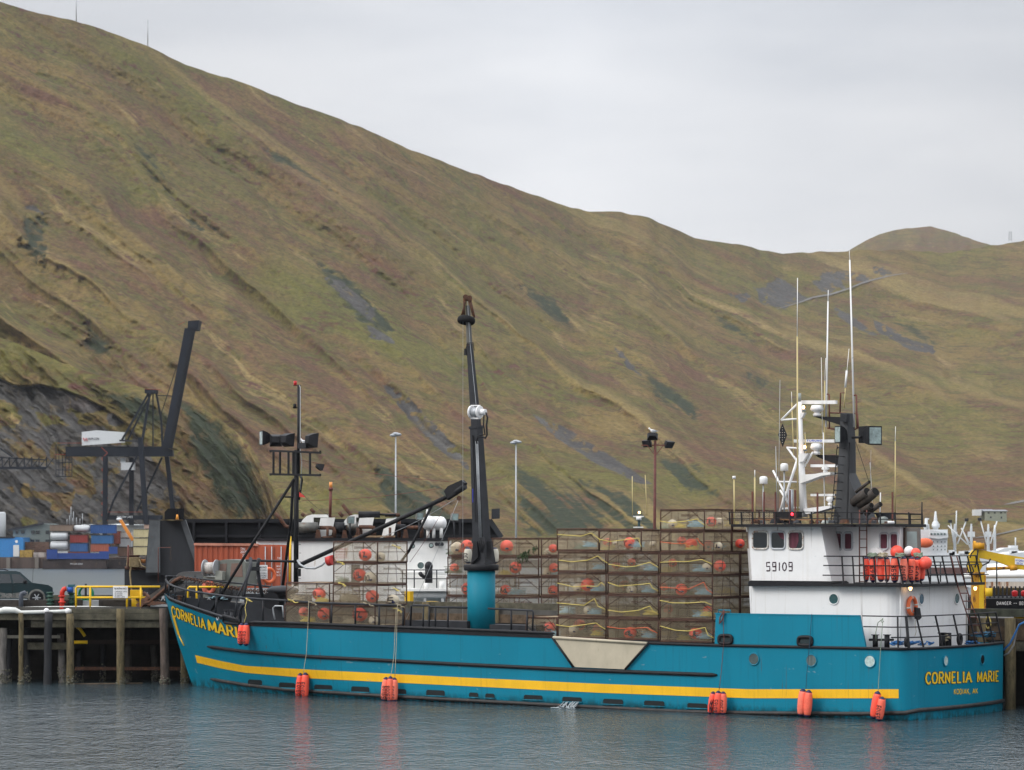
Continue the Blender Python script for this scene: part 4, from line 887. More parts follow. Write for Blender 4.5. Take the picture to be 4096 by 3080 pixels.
# ------------------------------------------------------------------ bow gear
AV = HB
P('anchor_beam', MB().bar(q(612, 2392, AV), q(728, 2312, AV), .34, .32), M('old_dark_timber', (.045, .04, .035), .8, var=.5, scale=5, rust=.2), ship)
an = P('anchor', MB().tube([q(726, 2309, AV-.2), q(700, 2322, AV-.25), q(600, 2408, AV-.25), q(575, 2415, AV-.25)], .09, 8), rustm, ship)
P('fluke', MB().prism([q(x, y, AV-.3) for x, y in ((524, 2385), (580, 2402), (650, 2408), (664, 2414), (600, 2422), (560, 2412))], (0, .1, 0)), rustm, an)
P('fluke', MB().prism([q(x, y, AV+.25) for x, y in ((566, 2400), (585, 2372), (600, 2390), (640, 2400), (600, 2425))], (0, .1, 0)), rustm, an)
P('crown', MB().loft(taper(q(568, 2428, AV), q(600, 2390, AV), .35, .7, .2, .4)).tube([q(575, 2372, AV), q(610, 2398, AV), q(590, 2432, AV)], .1, 8), rustm, an)
ch = MB(); c_a = [(728, 2312, AV-.2), (770, 2318, AV), (840, 2333, AV), (920, 2349, AV), (990, 2362, AV), (1060, 2366, AV)]
n = 46; xs = np.linspace(728, 1062, n); prev = None
for i, x in enumerate(xs):
    y = np.interp(x, [a[0] for a in c_a], [a[1] for a in c_a]); p = q(x, y, AV-.2)
    ch.torus(p, .085, .026, (0, 1, 0) if i % 2 else (0, .15, 1), 12, 5)
P('anchor_chain', ch, rustm, ship)
def curve_px(pts, v0, v1=None, n=24, vf=None):
    xs = [p[0] for p in pts]; out = []
    tt = np.linspace(0, 1, n); k = np.linspace(0, 1, len(pts))
    for t in tt:
        x = np.interp(t, k, xs); y = np.interp(t, k, [p[1] for p in pts]); v = vf(x) if vf else v0+(v1-v0)*t; out.append(q(x, y, v))
    return out
vn = lambda x: np.interp(x, [655, 665, 700, 800, 1000, 1300, 1700], [HB, 4.1, 3.1, 1.9, .8, .12, .06])
vfar = lambda x: np.interp(x, [655, 700, 800, 1000, 1130], [HB, 5.6, 6.8, 8.1, 8.8])
RAIL1 = MB().tube(curve_px([(664, 2304), (663, 2318), (672, 2334), (698, 2346), (731, 2357), (781, 2367), (831, 2375), (897, 2384), (946, 2390), (1046, 2397), (1141, 2402), (1265, 2411), (1610, 2422)], 0, n=60, vf=vn), .055, 8)
mb = RAIL1
for xt, yt, xb, yb in ((664, 2310, 661, 2374), (677, 2338, 672, 2388), (701, 2348, 698, 2400), (745, 2360, 738, 2415), (799, 2374, 793, 2434), (867, 2386, 862, 2456), (948, 2392, 941, 2470), (1053, 2400, 1050, 2494), (1142, 2404, 1142, 2494), (1237, 2412, 1235, 2500), (1327, 2418, 1325, 2502), (1422, 2420, 1421, 2504), (1517, 2424, 1516, 2506), (1613, 2426, 1612, 2510)):
    mb.tube([q(xt, yt, vn(xt)), q(xb, yb, vn(xb))], .05, 6)
P('railing', mb, dark, ship)
P('railing', MB().tube([q(1641, 2512, .1), q(1645, 2424, .1), q(1655, 2421, .1), q(1715, 2422, .1), q(1722, 2428, .1), q(1868, 2431, .1)], .05, 8).tube([q(1694, 2424, .1), q(1692, 2510, .1)], .045, 6).tube([q(1717, 2428, .1), q(1716, 2516, .1)], .045, 6).tube([q(1742, 2430, .1), q(1741, 2518, .1)], .045, 6).tube([q(1792, 2432, .1), q(1791, 2520, .1)], .05, 6), dark, ship)
P('railing', MB().tube([q(1953, 2434, .1), q(2130, 2442, .1), q(2133, 2450, .1), q(2129, 2540, .1)], .045, 8).tube([q(2045, 2440, .1), q(2045, 2528, .1)], .05, 6).tube([q(2109, 2444, .1), q(2108, 2532, .1)], .05, 6), dark, ship)
RAIL2 = MB().tube(curve_px([(665, 2304), (700, 2306), (765, 2312), (830, 2319), (900, 2328), (990, 2337), (1060, 2344), (1130, 2352)], 0, n=30, vf=vfar), .045, 8)
mb = RAIL2
for x, y in ((692, 2306), (745, 2311), (792, 2315), (880, 2325), (1020, 2340)): mb.tube([q(x, y, vfar(x)), q(x, y+62, vfar(x))], .04, 6)
P('railing', mb, dark, ship)
af = MB()
for pts in (((972, 2396, 2.2), (985, 2320, 2.6), (1003, 2262, 3.2), (1002, 2234, 3.6)), ((1052, 2396, 4.2), (1038, 2330, 4.0), (1030, 2270, 3.9), (1036, 2234, 3.8))): af.tube([q(*p) for p in pts], .09, 8)
af.tube([q(945, 2396, 2.0), q(988, 2308, 2.6)], .04, 6).bar(q(1003, 2275, 3.2), q(1034, 2275, 3.9), .16, .2)
P('anchor_davit', af, dark, ship)
P('windlass', MB().cyl(q(1084, 2402, 4.0), q(1084, 2402, 4.2), .42, n=28).cyl(q(1092, 2402, 4.2), q(1092, 2402, 5.6), .26, n=20).cyl(q(1100, 2402, 5.6), q(1100, 2402, 5.8), .42, n=28), black, ship)
P('windlass_cover', MB().ball(q(1130, 2362, 5.2), .9, .7, .25), dark, ship)
P('bollard', MB().cyl(q(718, 2408, HB), q(718, 2385, HB), .1).cyl(q(718, 2386, HB), q(718, 2383, HB), .17), rustm, ship)
for x in (903, 927): P('bollard', MB().cyl(q(x, 2500, 1.9), q(x, 2443, 1.9), .08).cyl(q(x, 2443, 1.9), q(x, 2440, 1.9), .12), dark, ship)
P('fairlead', MB().torus(hp(873, 2471, .02), .12, .035, (-.5, -1, 0), 20, 6, 1), alum, ship)
fl = [hp(x, y, .05) for x, y in ((898, 2463), (958, 2480), (962, 2497), (905, 2492), (897, 2484))]; P('fairlead', MB().tube(fl, .07, 6, closed=True), black, ship)
P('deck_step', MB().box(SH.u(1655, .5), SH.u(1868, .5), .5, 1.2, gun_z(-18)-.4, SH.z(2492, -18, .5)), dark, ship)
P('deck_step', MB().box(SH.u(1958, .5), SH.u(2145, .5), .5, 1.2, gun_z(-15)-.4, SH.z(2508, -15, .5)), dark, ship)
P('hatch_coaming', MB().box(US+5.2, SH.u(1130, 3), 5.0, 5.3, gun_z(-30)-.5, SH.z(2380, -33, 5)), dark, ship)
P('winch_guard', MB().tube([q(x, y, 1.9) for x, y in ((1100, 2478), (1094, 2452), (1092, 2432), (1100, 2424), (1130, 2424), (1134, 2470))], .04, 6), alum, ship)
P('gooseneck_vent', MB().tube([q(960, 2500, 1.2), q(960, 2440, 1.2), q(972, 2418, 1.2), q(985, 2420, 1.2)], .09, 8), dark, ship)
dw = MB(); rr = random.Random(2)
for k in range(30):
    x = rr.uniform(2256, 2318); A = hp(x, 2806+rr.uniform(-1, 3), .05); dw.tube([A, A+Vector((rr.uniform(-.05, .1), -.22, -.12)), Vector((A[0]+rr.uniform(-.15, .2), A[1]-.4, .02))], rr.uniform(.005, .012), 4)
for k in range(16):
    x = rr.uniform(2240, 2330); A = hp(x, 2836, .3+rr.random()*.5); dw.ball((A[0], A[1]-.15, .01), rr.uniform(.03, .10), rr.uniform(.04, .14), .012, 7, 4)
tag(P('discharge_water', dw, wetwhite, ship), kind='stuff')
# ------------------------------------------------------------------ funnel and mast aft
KV = 4.2
fn = MB(); prof = [(2090, 3330, 3500, 1.7), (1980, 3344, 3462, 1.5), (1895, 3350, 3421, 1.2), (1760, 3357, 3419, .9), (1655, 3361, 3414, .8)]
prof = [(2092, 3331, 3506, 1.6), (2010, 3342, 3478, 1.4), (1950, 3347, 3448, 1.25), (1892, 3351, 3421, 1.05), (1770, 3357, 3420, .95), (1652, 3362, 3414, .85)]
rings = []
for y, a, b, d in [(y_, a_, b_-40*d_*.75, d_*.75) for y_, a_, b_, d_ in prof]: rings.append([q(a, y, KV-d/2), q(b, y, KV-d/2), q(b, y, KV-d/2)+Vector((0, d, 0)), q(a, y, KV-d/2)+Vector((0, d, 0))])
fu = P('funnel', MB().loft(rings), M('sooty_grey_paint', (.040, .043, .048), .6, var=.35, scale=1.4, streak=.3), wh)
st_ = MB()
for i, y in enumerate(range(1790, 2080, 34)): x = np.interp(y, [1770, 2090], [3357, 3333]); st_.tube([q(x-4, y+4, KV-.9), q(x-6, y, KV-1.1), q(x+24, y+2, KV-1.1), q(x+26, y+5, KV-.9)], .02, 5)
P('steps', st_.tube([q(3349, 1780, KV-.85), q(3325, 2085, KV-1.0)], .02, 4), black, fu)
P('seam', MB().bar(q(3398, 1770, KV-.55), q(3388, 2085, KV-.9), .05, .05), black, fu)
for a, b, r in (((3424, 1968), (3477, 1927), .07), ((3415, 2010), (3470, 1968), .21), ((3440, 2020), (3502, 1966), .20), ((3445, 2046), (3486, 2022), .13), ((3465, 2056), (3522, 2016), .11)):
    A, B = q(*a, KV-.7), q(*b, KV-1.1); d = (B-A).normalized(); p = P('exhaust_pipe', MB().cyl(A, B, r, n=18), M('burnt_exhaust', (.05, .042, .036), .75, var=.5, scale=4, rust=.2), fu)
    P('pipe_mouth', MB().cyl(B+d*.002, B+d*.012, r*.85, n=18), M('mouth_black', (.004, .004, .004), 1), p)  # near-black disc closing the end of the pipe
P('bracket', MB().prism([q(x, y, KV-.2) for x, y in ((3250, 1665), (3362, 1668), (3362, 1701), (3330, 1690))], (0, .35, 0)), black, fu)
P('bracket', MB().prism([q(x, y, KV-.2) for x, y in ((3260, 1819), (3355, 1821), (3352, 1858), (3325, 1850), (3272, 1829))], (0, .35, 0)), black, fu)
P('box', MB().prism([q(x, y, KV-.55) for x, y in ((3361, 1655), (3386, 1657), (3385, 1687), (3361, 1685))], (0, .3, 0)), dark, fu)
for pts in (((3383, 1653), (3320, 1651)), ((3317, 1577), (3318, 1712)), ((3310, 1712), (3340, 1717)), ((3415, 1654), (3430, 1655), (3434, 1712), (3418, 1718)), ((3426, 1580), (3428, 1712)), ((3360, 1650), (3362, 1571), (3380, 1572)), ((3315, 1577), (3305, 1577)), ((3410, 1583), (3426, 1580))):
    P('antenna_bracket', MB().tube([q(x, y, KV) for x, y in pts], .035, 5), brownpaint, fu)
flood(SH, q(3352, 1738, KV-.8), .62, .74, .35, -.62, -.78, .0, fu)
flood(SH, q(3500, 1742, KV-.9), .66, .80, .75, .85, -.52, .0, fu)
P('lamp_arm', MB().tube([q(3410, 1750, KV-.5), q(3445, 1749, KV-.8)], .06, 6), black, fu)
P('lamp_housing', MB().prism([q(x, y, KV-.4) for x, y in ((3434, 1706), (3482, 1703), (3472, 1772), (3434, 1772))], (0, .5, 0)), black, fu)
P('cable', MB().tube([q(3423, 1768, KV-.9), q(3450, 1850, KV-1), q(3477, 1930, KV-1.1)], .012, 4), black, fu)
# white lattice mast
MV = 3.6
wm = P('radar_mast', MB().tube([q(3215, 2068, MV), q(3207, 1880, MV), q(3204, 1760, MV), q(3199, 1608, MV)], [.17, .14, .10, .085], 12), whiteclean, wh)
def arm(*pts, r=.045, name='mast_strut'): return P(name, MB().tube([q(x, y, MV) for x, y in pts], r, 6), whiteclean, wm)
arm((3125, 1680), (3190, 1615)); arm((3125, 1680), (3197, 1675)); arm((3147, 1790), (3200, 1794)); arm((3150, 1791), (3210, 1876)); arm((3252, 1808), (3215, 1870)); arm((3092, 1882), (3142, 1978), (3151, 2018)); arm((3196, 1820), (3152, 1955), (3150, 1965), (3115, 2060), r=.07)
arm((3115, 1927), (3195, 1928)); arm((3122, 2036), (3200, 2030)); arm((3120, 1960), (3165, 2030)); arm((3140, 1965), (3122, 2040))
P('mast_bracket', MB().prism([q(x, y, MV-.3) for x, y in ((3203, 1899), (3262, 1895), (3290, 1890), (3321, 1888), (3321, 1898), (3285, 1903), (3200, 1934))], (0, .6, 0)), whitew, wm)
P('mast_bracket', MB().prism([q(x, y, MV-.3) for x, y in ((3212, 2035), (3320, 2022), (3322, 2032), (3250, 2052), (3222, 2056))], (0, .6, 0)), whiteclean, wm)
P('mast_bracket', MB().prism([q(x, y, MV-.2) for x, y in ((3196, 1813), (3232, 1813), (3212, 1845), (3196, 1850))], (0, .4, 0)), whiteclean, wm)
P('mast_bracket', MB().prism([q(x, y, MV-.1) for x, y in ((3199, 1650), (3218, 1650), (3206, 1672), (3200, 1672))], (0, .2, 0)), whiteclean, wm)
def radar(x0, x1, y, h, bx, by0, by1, bw_, v, par):
    o = P('radar_scanner', MB().loft([[q(x, y+sy*h/2+(x-x0)*.0, v)+Vector((0, sx*.09, 0)) for sx, sy in ((-1, -1), (1, -1), (1, 1), (-1, 1))] for x in (x0, x1)]), whiteclean, par)
    m_ = SH.m(-4, v); c = q(bx, by1, v); hh = (by1-by0)/m_; r = bw_/m_/2
    P('radar_base', MB().lathe(c, [(r*.55, 0), (r*.6, hh*.2), (r*.35, hh*.3), (r*.5, hh*.4), (r*.85, hh*.5), (r, hh*.62), (r*.8, hh*.98), (r*.5, hh)], 20), whiteclean, o); return o
r1_ = radar(3196, 3346, 1609, 14, 3268, 1620, 1665, 56, MV+.3, wm)
r2_ = radar(3178, 3341, 1764, 12, 3266, 1773, 1818, 52, MV+.2, wm)
P('radar_lettering', text(MB(), 'FURUNO', lambda s, h: q(3229+s*58, 1766-h*6.5, MV+.09), .22, .35), M('blue_lettering', (.02, .08, .45), .4), r2_)
radar(3246, 3350, 1863, 11, 3302, 1868, 1888, 34, MV+.2, wm); radar(3246, 3342, 1980, 9, 3321, 1986, 2020, 36, MV+.2, wm)
for x, y in ((3214, 1629), (3219, 1788)): l_ = P('mast_light', MB().ball(q(x, y, MV-.25), .06, .06, .08), lampon, wm); P('light_base', MB().cyl(q(x+1, y+17, MV-.25), q(x+1, y+7, MV-.25), .08), M('lamp_grey', (.25, .28, .27), .3), l_)
P('top_light', MB().cyl(q(3198, 1606, MV), q(3198, 1573, MV), .07), M('lamp_grey', (.25, .28, .27), .3), wm)
dd = [q(3129, 1695, MV), q(3147, 1739, MV), q(3130, 1787, MV), q(3112, 1739, MV)]
dm = P('day_shape', MB().prism(dd, (0, .04, 0)), black, wm)
dots = MB()
for j in range(-3, 4):
    for i in range(-1, 2):
        if abs(i) <= 2-abs(j)*.6: dots.add([q(3129.5+i*9+4*math.cos(a)*.45, 1740+j*10+4*math.sin(a)*.45, MV-.01) for a in np.linspace(0, 5.5, 8)], [tuple(range(8))])
P('day_shape_holes', dots, M('pale_spots', (.35, .33, .28), .6), dm)
P('satellite_dome', MB().lathe(q(3054, 1936, 2.2), [(.15, 0), (.17, .02), (.175, .25), (.15, .31), (.05, .335)], 20), whiteclean, wh); P('dome_pole', MB().tube([q(3053, 1936, 2.2), q(3052, 2098, 2.2)], .03, 6), alum, wh)
P('satellite_dome', MB().lathe(q(3137, 1884, 3.0), [(.14, 0), (.17, .02), (.17, .25), (.145, .31), (.05, .335)], 20), whiteclean, wh); P('dome_pole', MB().tube([q(3137, 1884, 3.0), q(3137, 2098, 3.0)], .04, 6), alum, wh)
P('roof_duct', MB().tube([q(3163, 1958, 3.2), q(3163, 2098, 3.2)], .12, 12), M('brushed_aluminium', (.45, .47, .5), .35, .6), wh)
def whip(px0, y0, px1, y1, r, mat, v=3.0, tip=None, par=None): P('whip_antenna', MB().tube([q(px0, y0, v), q(px1, y1, v)], r, 6, r1=r*.75), mat, par or wh)
def whip2(x0, yb, x1, ym, x2, yt, v=3.0, r=.03): # yellow lower half, slim white upper half
    a = P('whip_antenna', MB().tube([q(x0, yb, v), q(x1, ym, v)], r, 6), fib, wh); P('antenna_tip', MB().tube([q(x1, ym, v), q(x2, yt, v)], r*.45, 5), whiteclean, a)
whip2(3191, 2080, 3189, 1346, 3190, 1112, r=.038); whip(3304, 1708, 3312, 1205, .045, whiteclean, KV); whip(3312, 1205, 3313, 1160, .022, whiteclean, KV)
whip(3417, 1708, 3399, 1040, .048, whiteclean, KV); whip(3399, 1040, 3397, 1000, .014, whiteclean, KV)
whip2(3297, 1990, 3299, 1523, 3303, 1432, KV, .028); whip2(3376, 1634, 3382, 1545, 3396, 1395, KV, .028); P('antenna_sleeve', MB().tube([q(3381, 1550, KV), q(3387, 1482, KV)], .05, 6), whiteclean, wh)
whip(3299, 2060, 3293, 1730, .03, whiteclean, MV); whip(3290, 1734, 3285, 1430, .014, whiteclean, MV)
whip2(3175, 1835, 3167, 1610, 3166, 1567, MV, .028); whip(3110, 2090, 3103, 1785, .022, alum); whip(3113, 2090, 3120, 1520, .014, alum); whip2(3020, 2085, 3019, 1910, 3019, 1880, 1.5, .04)
whip2(3581, 2065, 3581, 1765, 3582, 1706, 4.0, .03); whip(3519, 2090, 3522, 1970, .035, whiteclean, 5.0); whip2(2938, 2108, 2936, 1915, 2936, 1905, 1.0, .035); whip(3480, 2010, 3484, 1800, .01, alum, 5); whip2(3226, 1860, 3220, 1735, 3220, 1730, MV, .02); whip(3490, 2010, 3480, 1850, .014, whiteclean, 5.2)
whip(3687, 2100, 3688, 2008, .04, black, 6.0); P('antenna_base', MB().cyl(q(2936, 1915, 1), q(2936, 1904, 1), .07), whiteclean, wh)
for x, y0, v in ((3010, 1966, 1.2), (3056, 1968, 1.2), (3102, 1968, 1.2), (3270, 1970, 1.2), (3181, 1960, 1.6), (3570, 1968, 3.5), (3160, 1960, 1.6)): P('roof_stanchion', MB().bar(q(x, y0, v), q(x, 2098, v), .06), brownpaint, wh)
P('roof_panel', MB().prism([q(x, y, 2.4) for x, y in ((3093, 2048), (3190, 2046), (3190, 2072), (3093, 2074))], (0, .4, 0)), black, wh)
P('red_lamp', MB().ball(q(3168, 2057, 2.3), .065), redon, wh)
P('awning', MB().prism([q(x, y, 4) for x, y in ((3500, 2052), (3570, 2050), (3572, 2076), (3512, 2078))], (0, .3, 0)), dark, wh)
P('roof_plank', MB().prism([q(x, y, 1.6) for x, y in ((3030, 2071), (3300, 2075), (3300, 2081), (3030, 2080))], (0, .3, 0)), M('plank_wood', (.30, .16, .08), .8, var=.2), wh)
P('roof_tub', MB().lathe(q(3558, 2096, 2.5), [(.2, 0), (.22, .08), (.19, .12)], 18), whiteclean, wh)
rr = random.Random(3)
for i in range(30):
    x = rr.uniform(3010, 3590); v = rr.uniform(1.3, 4); s_ = rr.uniform(.06, .2); c = q(x, 2094, v); P('roof_fitting', MB().loft([[c+Vector((sx*s_, sy*s_, 0)) for sx, sy in ((-1, -1), (1, -.8), (.9, 1), (-1, 1))], [c+Vector((sx*s_*.7, sy*s_*.7, s_*rr.uniform(.6, 1.6))) for sx, sy in ((-1, -1), (1, -1), (1, 1), (-1, 1))]]), [dark, dark, rustm, M('lamp_grey', (.25, .28, .27), .3)][i % 4], wh)
# ------------------------------------------------------------------ crab pots
def net_face(mb, o, ex, ey, w, h, cell, r, rr, sag=.02):
    """diagonal twine over a rectangle: origin o, unit axes ex, ey"""
    o, ex, ey = Vector(o), Vector(ex), Vector(ey); nz = ex.cross(ey); c = cell*1.0; k = .62      # diamonds wider than tall
    for sgn in (1, -1):
        t = -h/k
        while t < w:
            # line x = t + y/k (or mirrored)
            y0 = max(0, -t*k); y1 = min(h, (w-t)*k)
            if y1-y0 > .03:
                a = (t+y0/k, y0); b = (t+y1/k, y1)
                if sgn < 0: a = (w-a[0], a[1]); b = (w-b[0], b[1])
                m_ = ((a[0]+b[0])/2+rr.uniform(-.015, .015), (a[1]+b[1])/2+rr.uniform(-.012, .012))
                pt = [o+ex*p[0]+ey*p[1]+nz*s_ for p, s_ in ((a, 0), (m_, rr.uniform(-sag, sag)), (b, 0))]
                mb.tube(pt, r, 3, cap=False)
            t += c
    return mb
def pot_meshes(w, d, h, seed):
    rr = random.Random(seed); fr = MB(); r = .034
    jig = lambda: rr.uniform(-.012, .012)
    C8 = [Vector((x, y, z)) for z in (0, h) for y in (0, d) for x in (0, w)]
    for i, j in ((0, 1), (1, 3), (3, 2), (2, 0), (4, 5), (5, 7), (7, 6), (6, 4), (0, 4), (1, 5), (2, 6), (3, 7)):
        a, b = C8[i], C8[j]; m_ = (a+b)/2+Vector((jig(), jig(), jig())); fr.tube([a, m_, b], r, 6)
    for y in (0, d):
        fr.tube([(0, y, h*.55), (w*.28, y, h)], .016, 5).tube([(w*.68, y, h), (w, y, h*.35)], .016, 5)
        fr.tube([(0, y, h*.93), (w, y, h*.93+jig())], .014, 4).tube([(0, y, .05), (w, y, .05)], .014, 4)
        fr.tube([(w*.47, y, h*.74), (w*.86, y, h*.74+jig())], .018, 5).tube([(w*.47, y, h*.68), (w*.86, y, h*.68)], .012, 5)
    for x in (0, w):
        fr.tube([(x, 0, h*.5), (x, d, h*.5+jig())], .014, 4).tube([(x, d*.34, 0), (x, d*.40, h)], .014, 4).tube([(x, d*.68, 0), (x, d*.62, h)], .014, 4)
    fr.tube([(0, d*.5, h), (w, d*.5, h)], .014, 4).tube([(0, d*.5, 0), (w, d*.5, 0)], .014, 4)
    fr.tube([(w*.25, d*.2, h*.5), (w*.75, d*.5, h*.5)], .014, 4)
    nt = MB(); c = .15
    net_face(nt, (0, 0, 0), (1, 0, 0), (0, 0, 1), w, h, c, .0046, rr)
    net_face(nt, (0, d, 0), (1, 0, 0), (0, 0, 1), w, h, c, .0046, rr)
    net_face(nt, (0, 0, 0), (0, 1, 0), (0, 0, 1), d, h, c, .0046, rr)
    net_face(nt, (w, 0, 0), (0, 1, 0), (0, 0, 1), d, h, c, .0046, rr)
    net_face(nt, (0, 0, h), (1, 0, 0), (0, 1, 0), w, d, c*1.25, .0046, rr)
    net_face(nt, (0, 0, .02), (1, 0, 0), (0, 1, 0), w, d, c*1.25, .0046, rr)
    tn = MB()      # entrance tunnel of slack netting inside
    for y in (d*.33, d*.62): net_face(tn, (.03, y, h*.06), (1, 0, 0), (0, .35 if y < d/2 else -.35, .93), w-.06, h*.9, c*1.3, .005, rr, .05)
    return fr.mesh('pot_frame', potrust), nt.mesh('netting', netm), tn.mesh('tunnel', netg)
POTM = {}
def pot(fr, px0, px1, pytop, pybot, v, d, label, group, var=0, name='crab_pot'):
    """near lower-left corner seen at (px0, pybot); width to px1"""
    a = fr.q(px0, pybot, v); u1 = fr.u(px1, v); w = u1-a[0]; h = fr.z(pytop, a[0], v)-a[2]
    key = (round(w*5)/5, round(h*20)/20, var)
    if key not in POTM: POTM[key] = (pot_meshes(key[0], d, key[1], 11+var), None)
    t = T(name, label, 'crab pot', fr, a+Vector((0, 0, 0)), group)
    for nm, me in zip(('frame', 'netting', 'tunnel'), POTM[key][0]):
        o = bpy.data.objects.new(nm, me); COL.objects.link(o); o.parent = t
    t.scale = (w/key[0], 1, (h-.03)/key[1])
    t.rotation_euler.z += R(random.uniform(-.5, .5)); return t
GR = 'crab pots stacked on the deck'
TIER = ['bottom', 'second', 'third', 'fourth', 'fifth', 'sixth']
# tall stack: columns (x0, x1 per tier), tier lines in photo pixels, two rows deep
cols = {'left': ([(2233, 2424)]*4+[(2229, 2396)], [2551, 2464, 2371, 2287, 2203, 2112]),
        'middle': ([(2432, 2634)]*4+[(2398, 2565)], [2557, 2470, 2378, 2292, 2207, 2116]),
        'right': ([(2641, 2850)]*4+[(2643, 2816), (2643, 2818)], [2566, 2477, 2386, 2296, 2208, 2121, 2034])}
for cn, (xs, ys) in cols.items():
    for k, (x0, x1) in enumerate(xs):
        small = k >= 4
        for row in (0, 1):
            v = .3+row*2.42
            if row == 1:
                dx = (SH.proj((SH.u(x0, .3), v, 3))[0]-SH.proj((SH.u(x0, .3), .3, 3))[0]); X0, X1 = x0+dx, x1+dx*.98
                sc = SH.m(0, v)/SH.m(0, .3); Y0 = 2150+(ys[k]-2150)*sc; Y1 = 2150+(ys[k+1]-2150)*sc
            else: X0, X1, Y0, Y1 = x0, x1, ys[k], ys[k+1]
            lab = f"front crab pot in the {TIER[k]} tier of the {cn} column of the tall stack" if row == 0 else f"crab pot in the {TIER[k]} tier, behind the front {cn} column of the tall stack"
            pot(SH, X0, X1, Y1+2, Y0-1, v, 2.3, lab, GR, (k+len(cn)+row) % 3)
for k in range(6):
    v = .3+4.84; x0, x1 = cols['right'][0][k]; sc = SH.m(0, v)/SH.m(0, .3); dx = SH.proj((SH.u(x0, .3), v, 3))[0]-x0; ys = cols['right'][1]
    pot(SH, x0+dx, x1+dx*.97, 2150+(ys[k+1]-2150)*sc+2, 2150+(ys[k]-2150)*sc-1, v, 2.3, f"crab pot half hidden by the wheelhouse, {TIER[k]} tier of the tall stack", GR, k % 3)
# small stack by the bow
for x0, x1, y0, y1, lab in ((1140, 1320, 2494, 2415, 'netted crab pot at the bottom left of the small stack behind the bow railing'), (1326, 1500, 2500, 2420, 'netted crab pot at the bottom right of the small stack behind the bow railing'),
                            (1146, 1318, 2413, 2328, 'netted crab pot on top of the left column of the small stack near the foremast'), (1333, 1508, 2418, 2337, 'netted crab pot second from the deck in the right column of the small stack'),
                            (1335, 1508, 2335, 2250, 'netted crab pot third from the deck in the right column of the small stack'), (1335, 1510, 2248, 2164, 'netted crab pot crowning the small stack, against the white superstructure')):
    pot(SH, x0, x1, y1, y0, .45, 2.3, lab, 'crab pots in the small stack near the bow', int(x0+y0) % 3)
pot(SH, 2105, 2228, 2466, 2546, .5, 2.2, 'low netted crab pot on deck between the railing and the tall stack', GR, 1)
# stacks standing on the pier behind the crane
DK = Frame(*[(Vector((OX, OY, 0))+Vector((SH.s, SH.c, 0))*10.2)[i] for i in (0, 1)], 34.5)
dkz = 4.0
for ci, (cn, a, b) in enumerate((('left', 1797, 1965), ('middle', 1972, 2155), ('right', 2166, 2300))):
    ys = [2458, 2383, 2304, 2224, 2149]
    for k in range(4):
        x_ = (4-k)*-3 if ci == 0 else 0
        pot(DK, a+x_, b+x_, ys[k+1]+2, ys[k]-1, 1.4, 2.3, f"crab pot, {TIER[k]} from the pier in the {cn} column behind the teal crane pedestal", 'crab pots stacked on the pier', (k+ci) % 3)
# ------------------------------------------------------------------ buoys in the pots
def on_ball(c, rx, rz, fr, a0=0):
    def f(s, h):
        th = (s-.5)*1.1+a0; ph = (h-.5)*.9; return Vector((c[0]+rx*1.02*math.sin(th)*math.cos(ph), c[1]-rx*1.02*math.cos(th)*math.cos(ph), c[2]+rz*1.02*math.sin(ph)))
    return f
def buoy(fr, px, py, r, mat, v, label, txt=None, long=1.0, eye=True):
    c = fr.q(px, py, v); m_ = fr.m(c[0], v); R_ = r/m_
    mb = MB().ball(c, R_*long, R_, R_*(.96), 20, 14); o = S('buoy', mb, mat, fr, label, 'buoy', 'buoys stowed inside the crab pots')
    if txt: P('marking', text(MB(), txt, on_ball(c, R_*long, R_, fr, random.uniform(-.5, .2)), .2, .3), ink, o)
    if eye: P('eye', MB().lathe(c+Vector((R_*long*.55, -R_*.75, -R_*.3)), [(R_*.28, -R_*.15), (R_*.3, .0), (R_*.2, R_*.15)], 12), navy, o)
    return o
col_of = lambda m_: 'orange' if m_ in (orange2,) else 'cream'
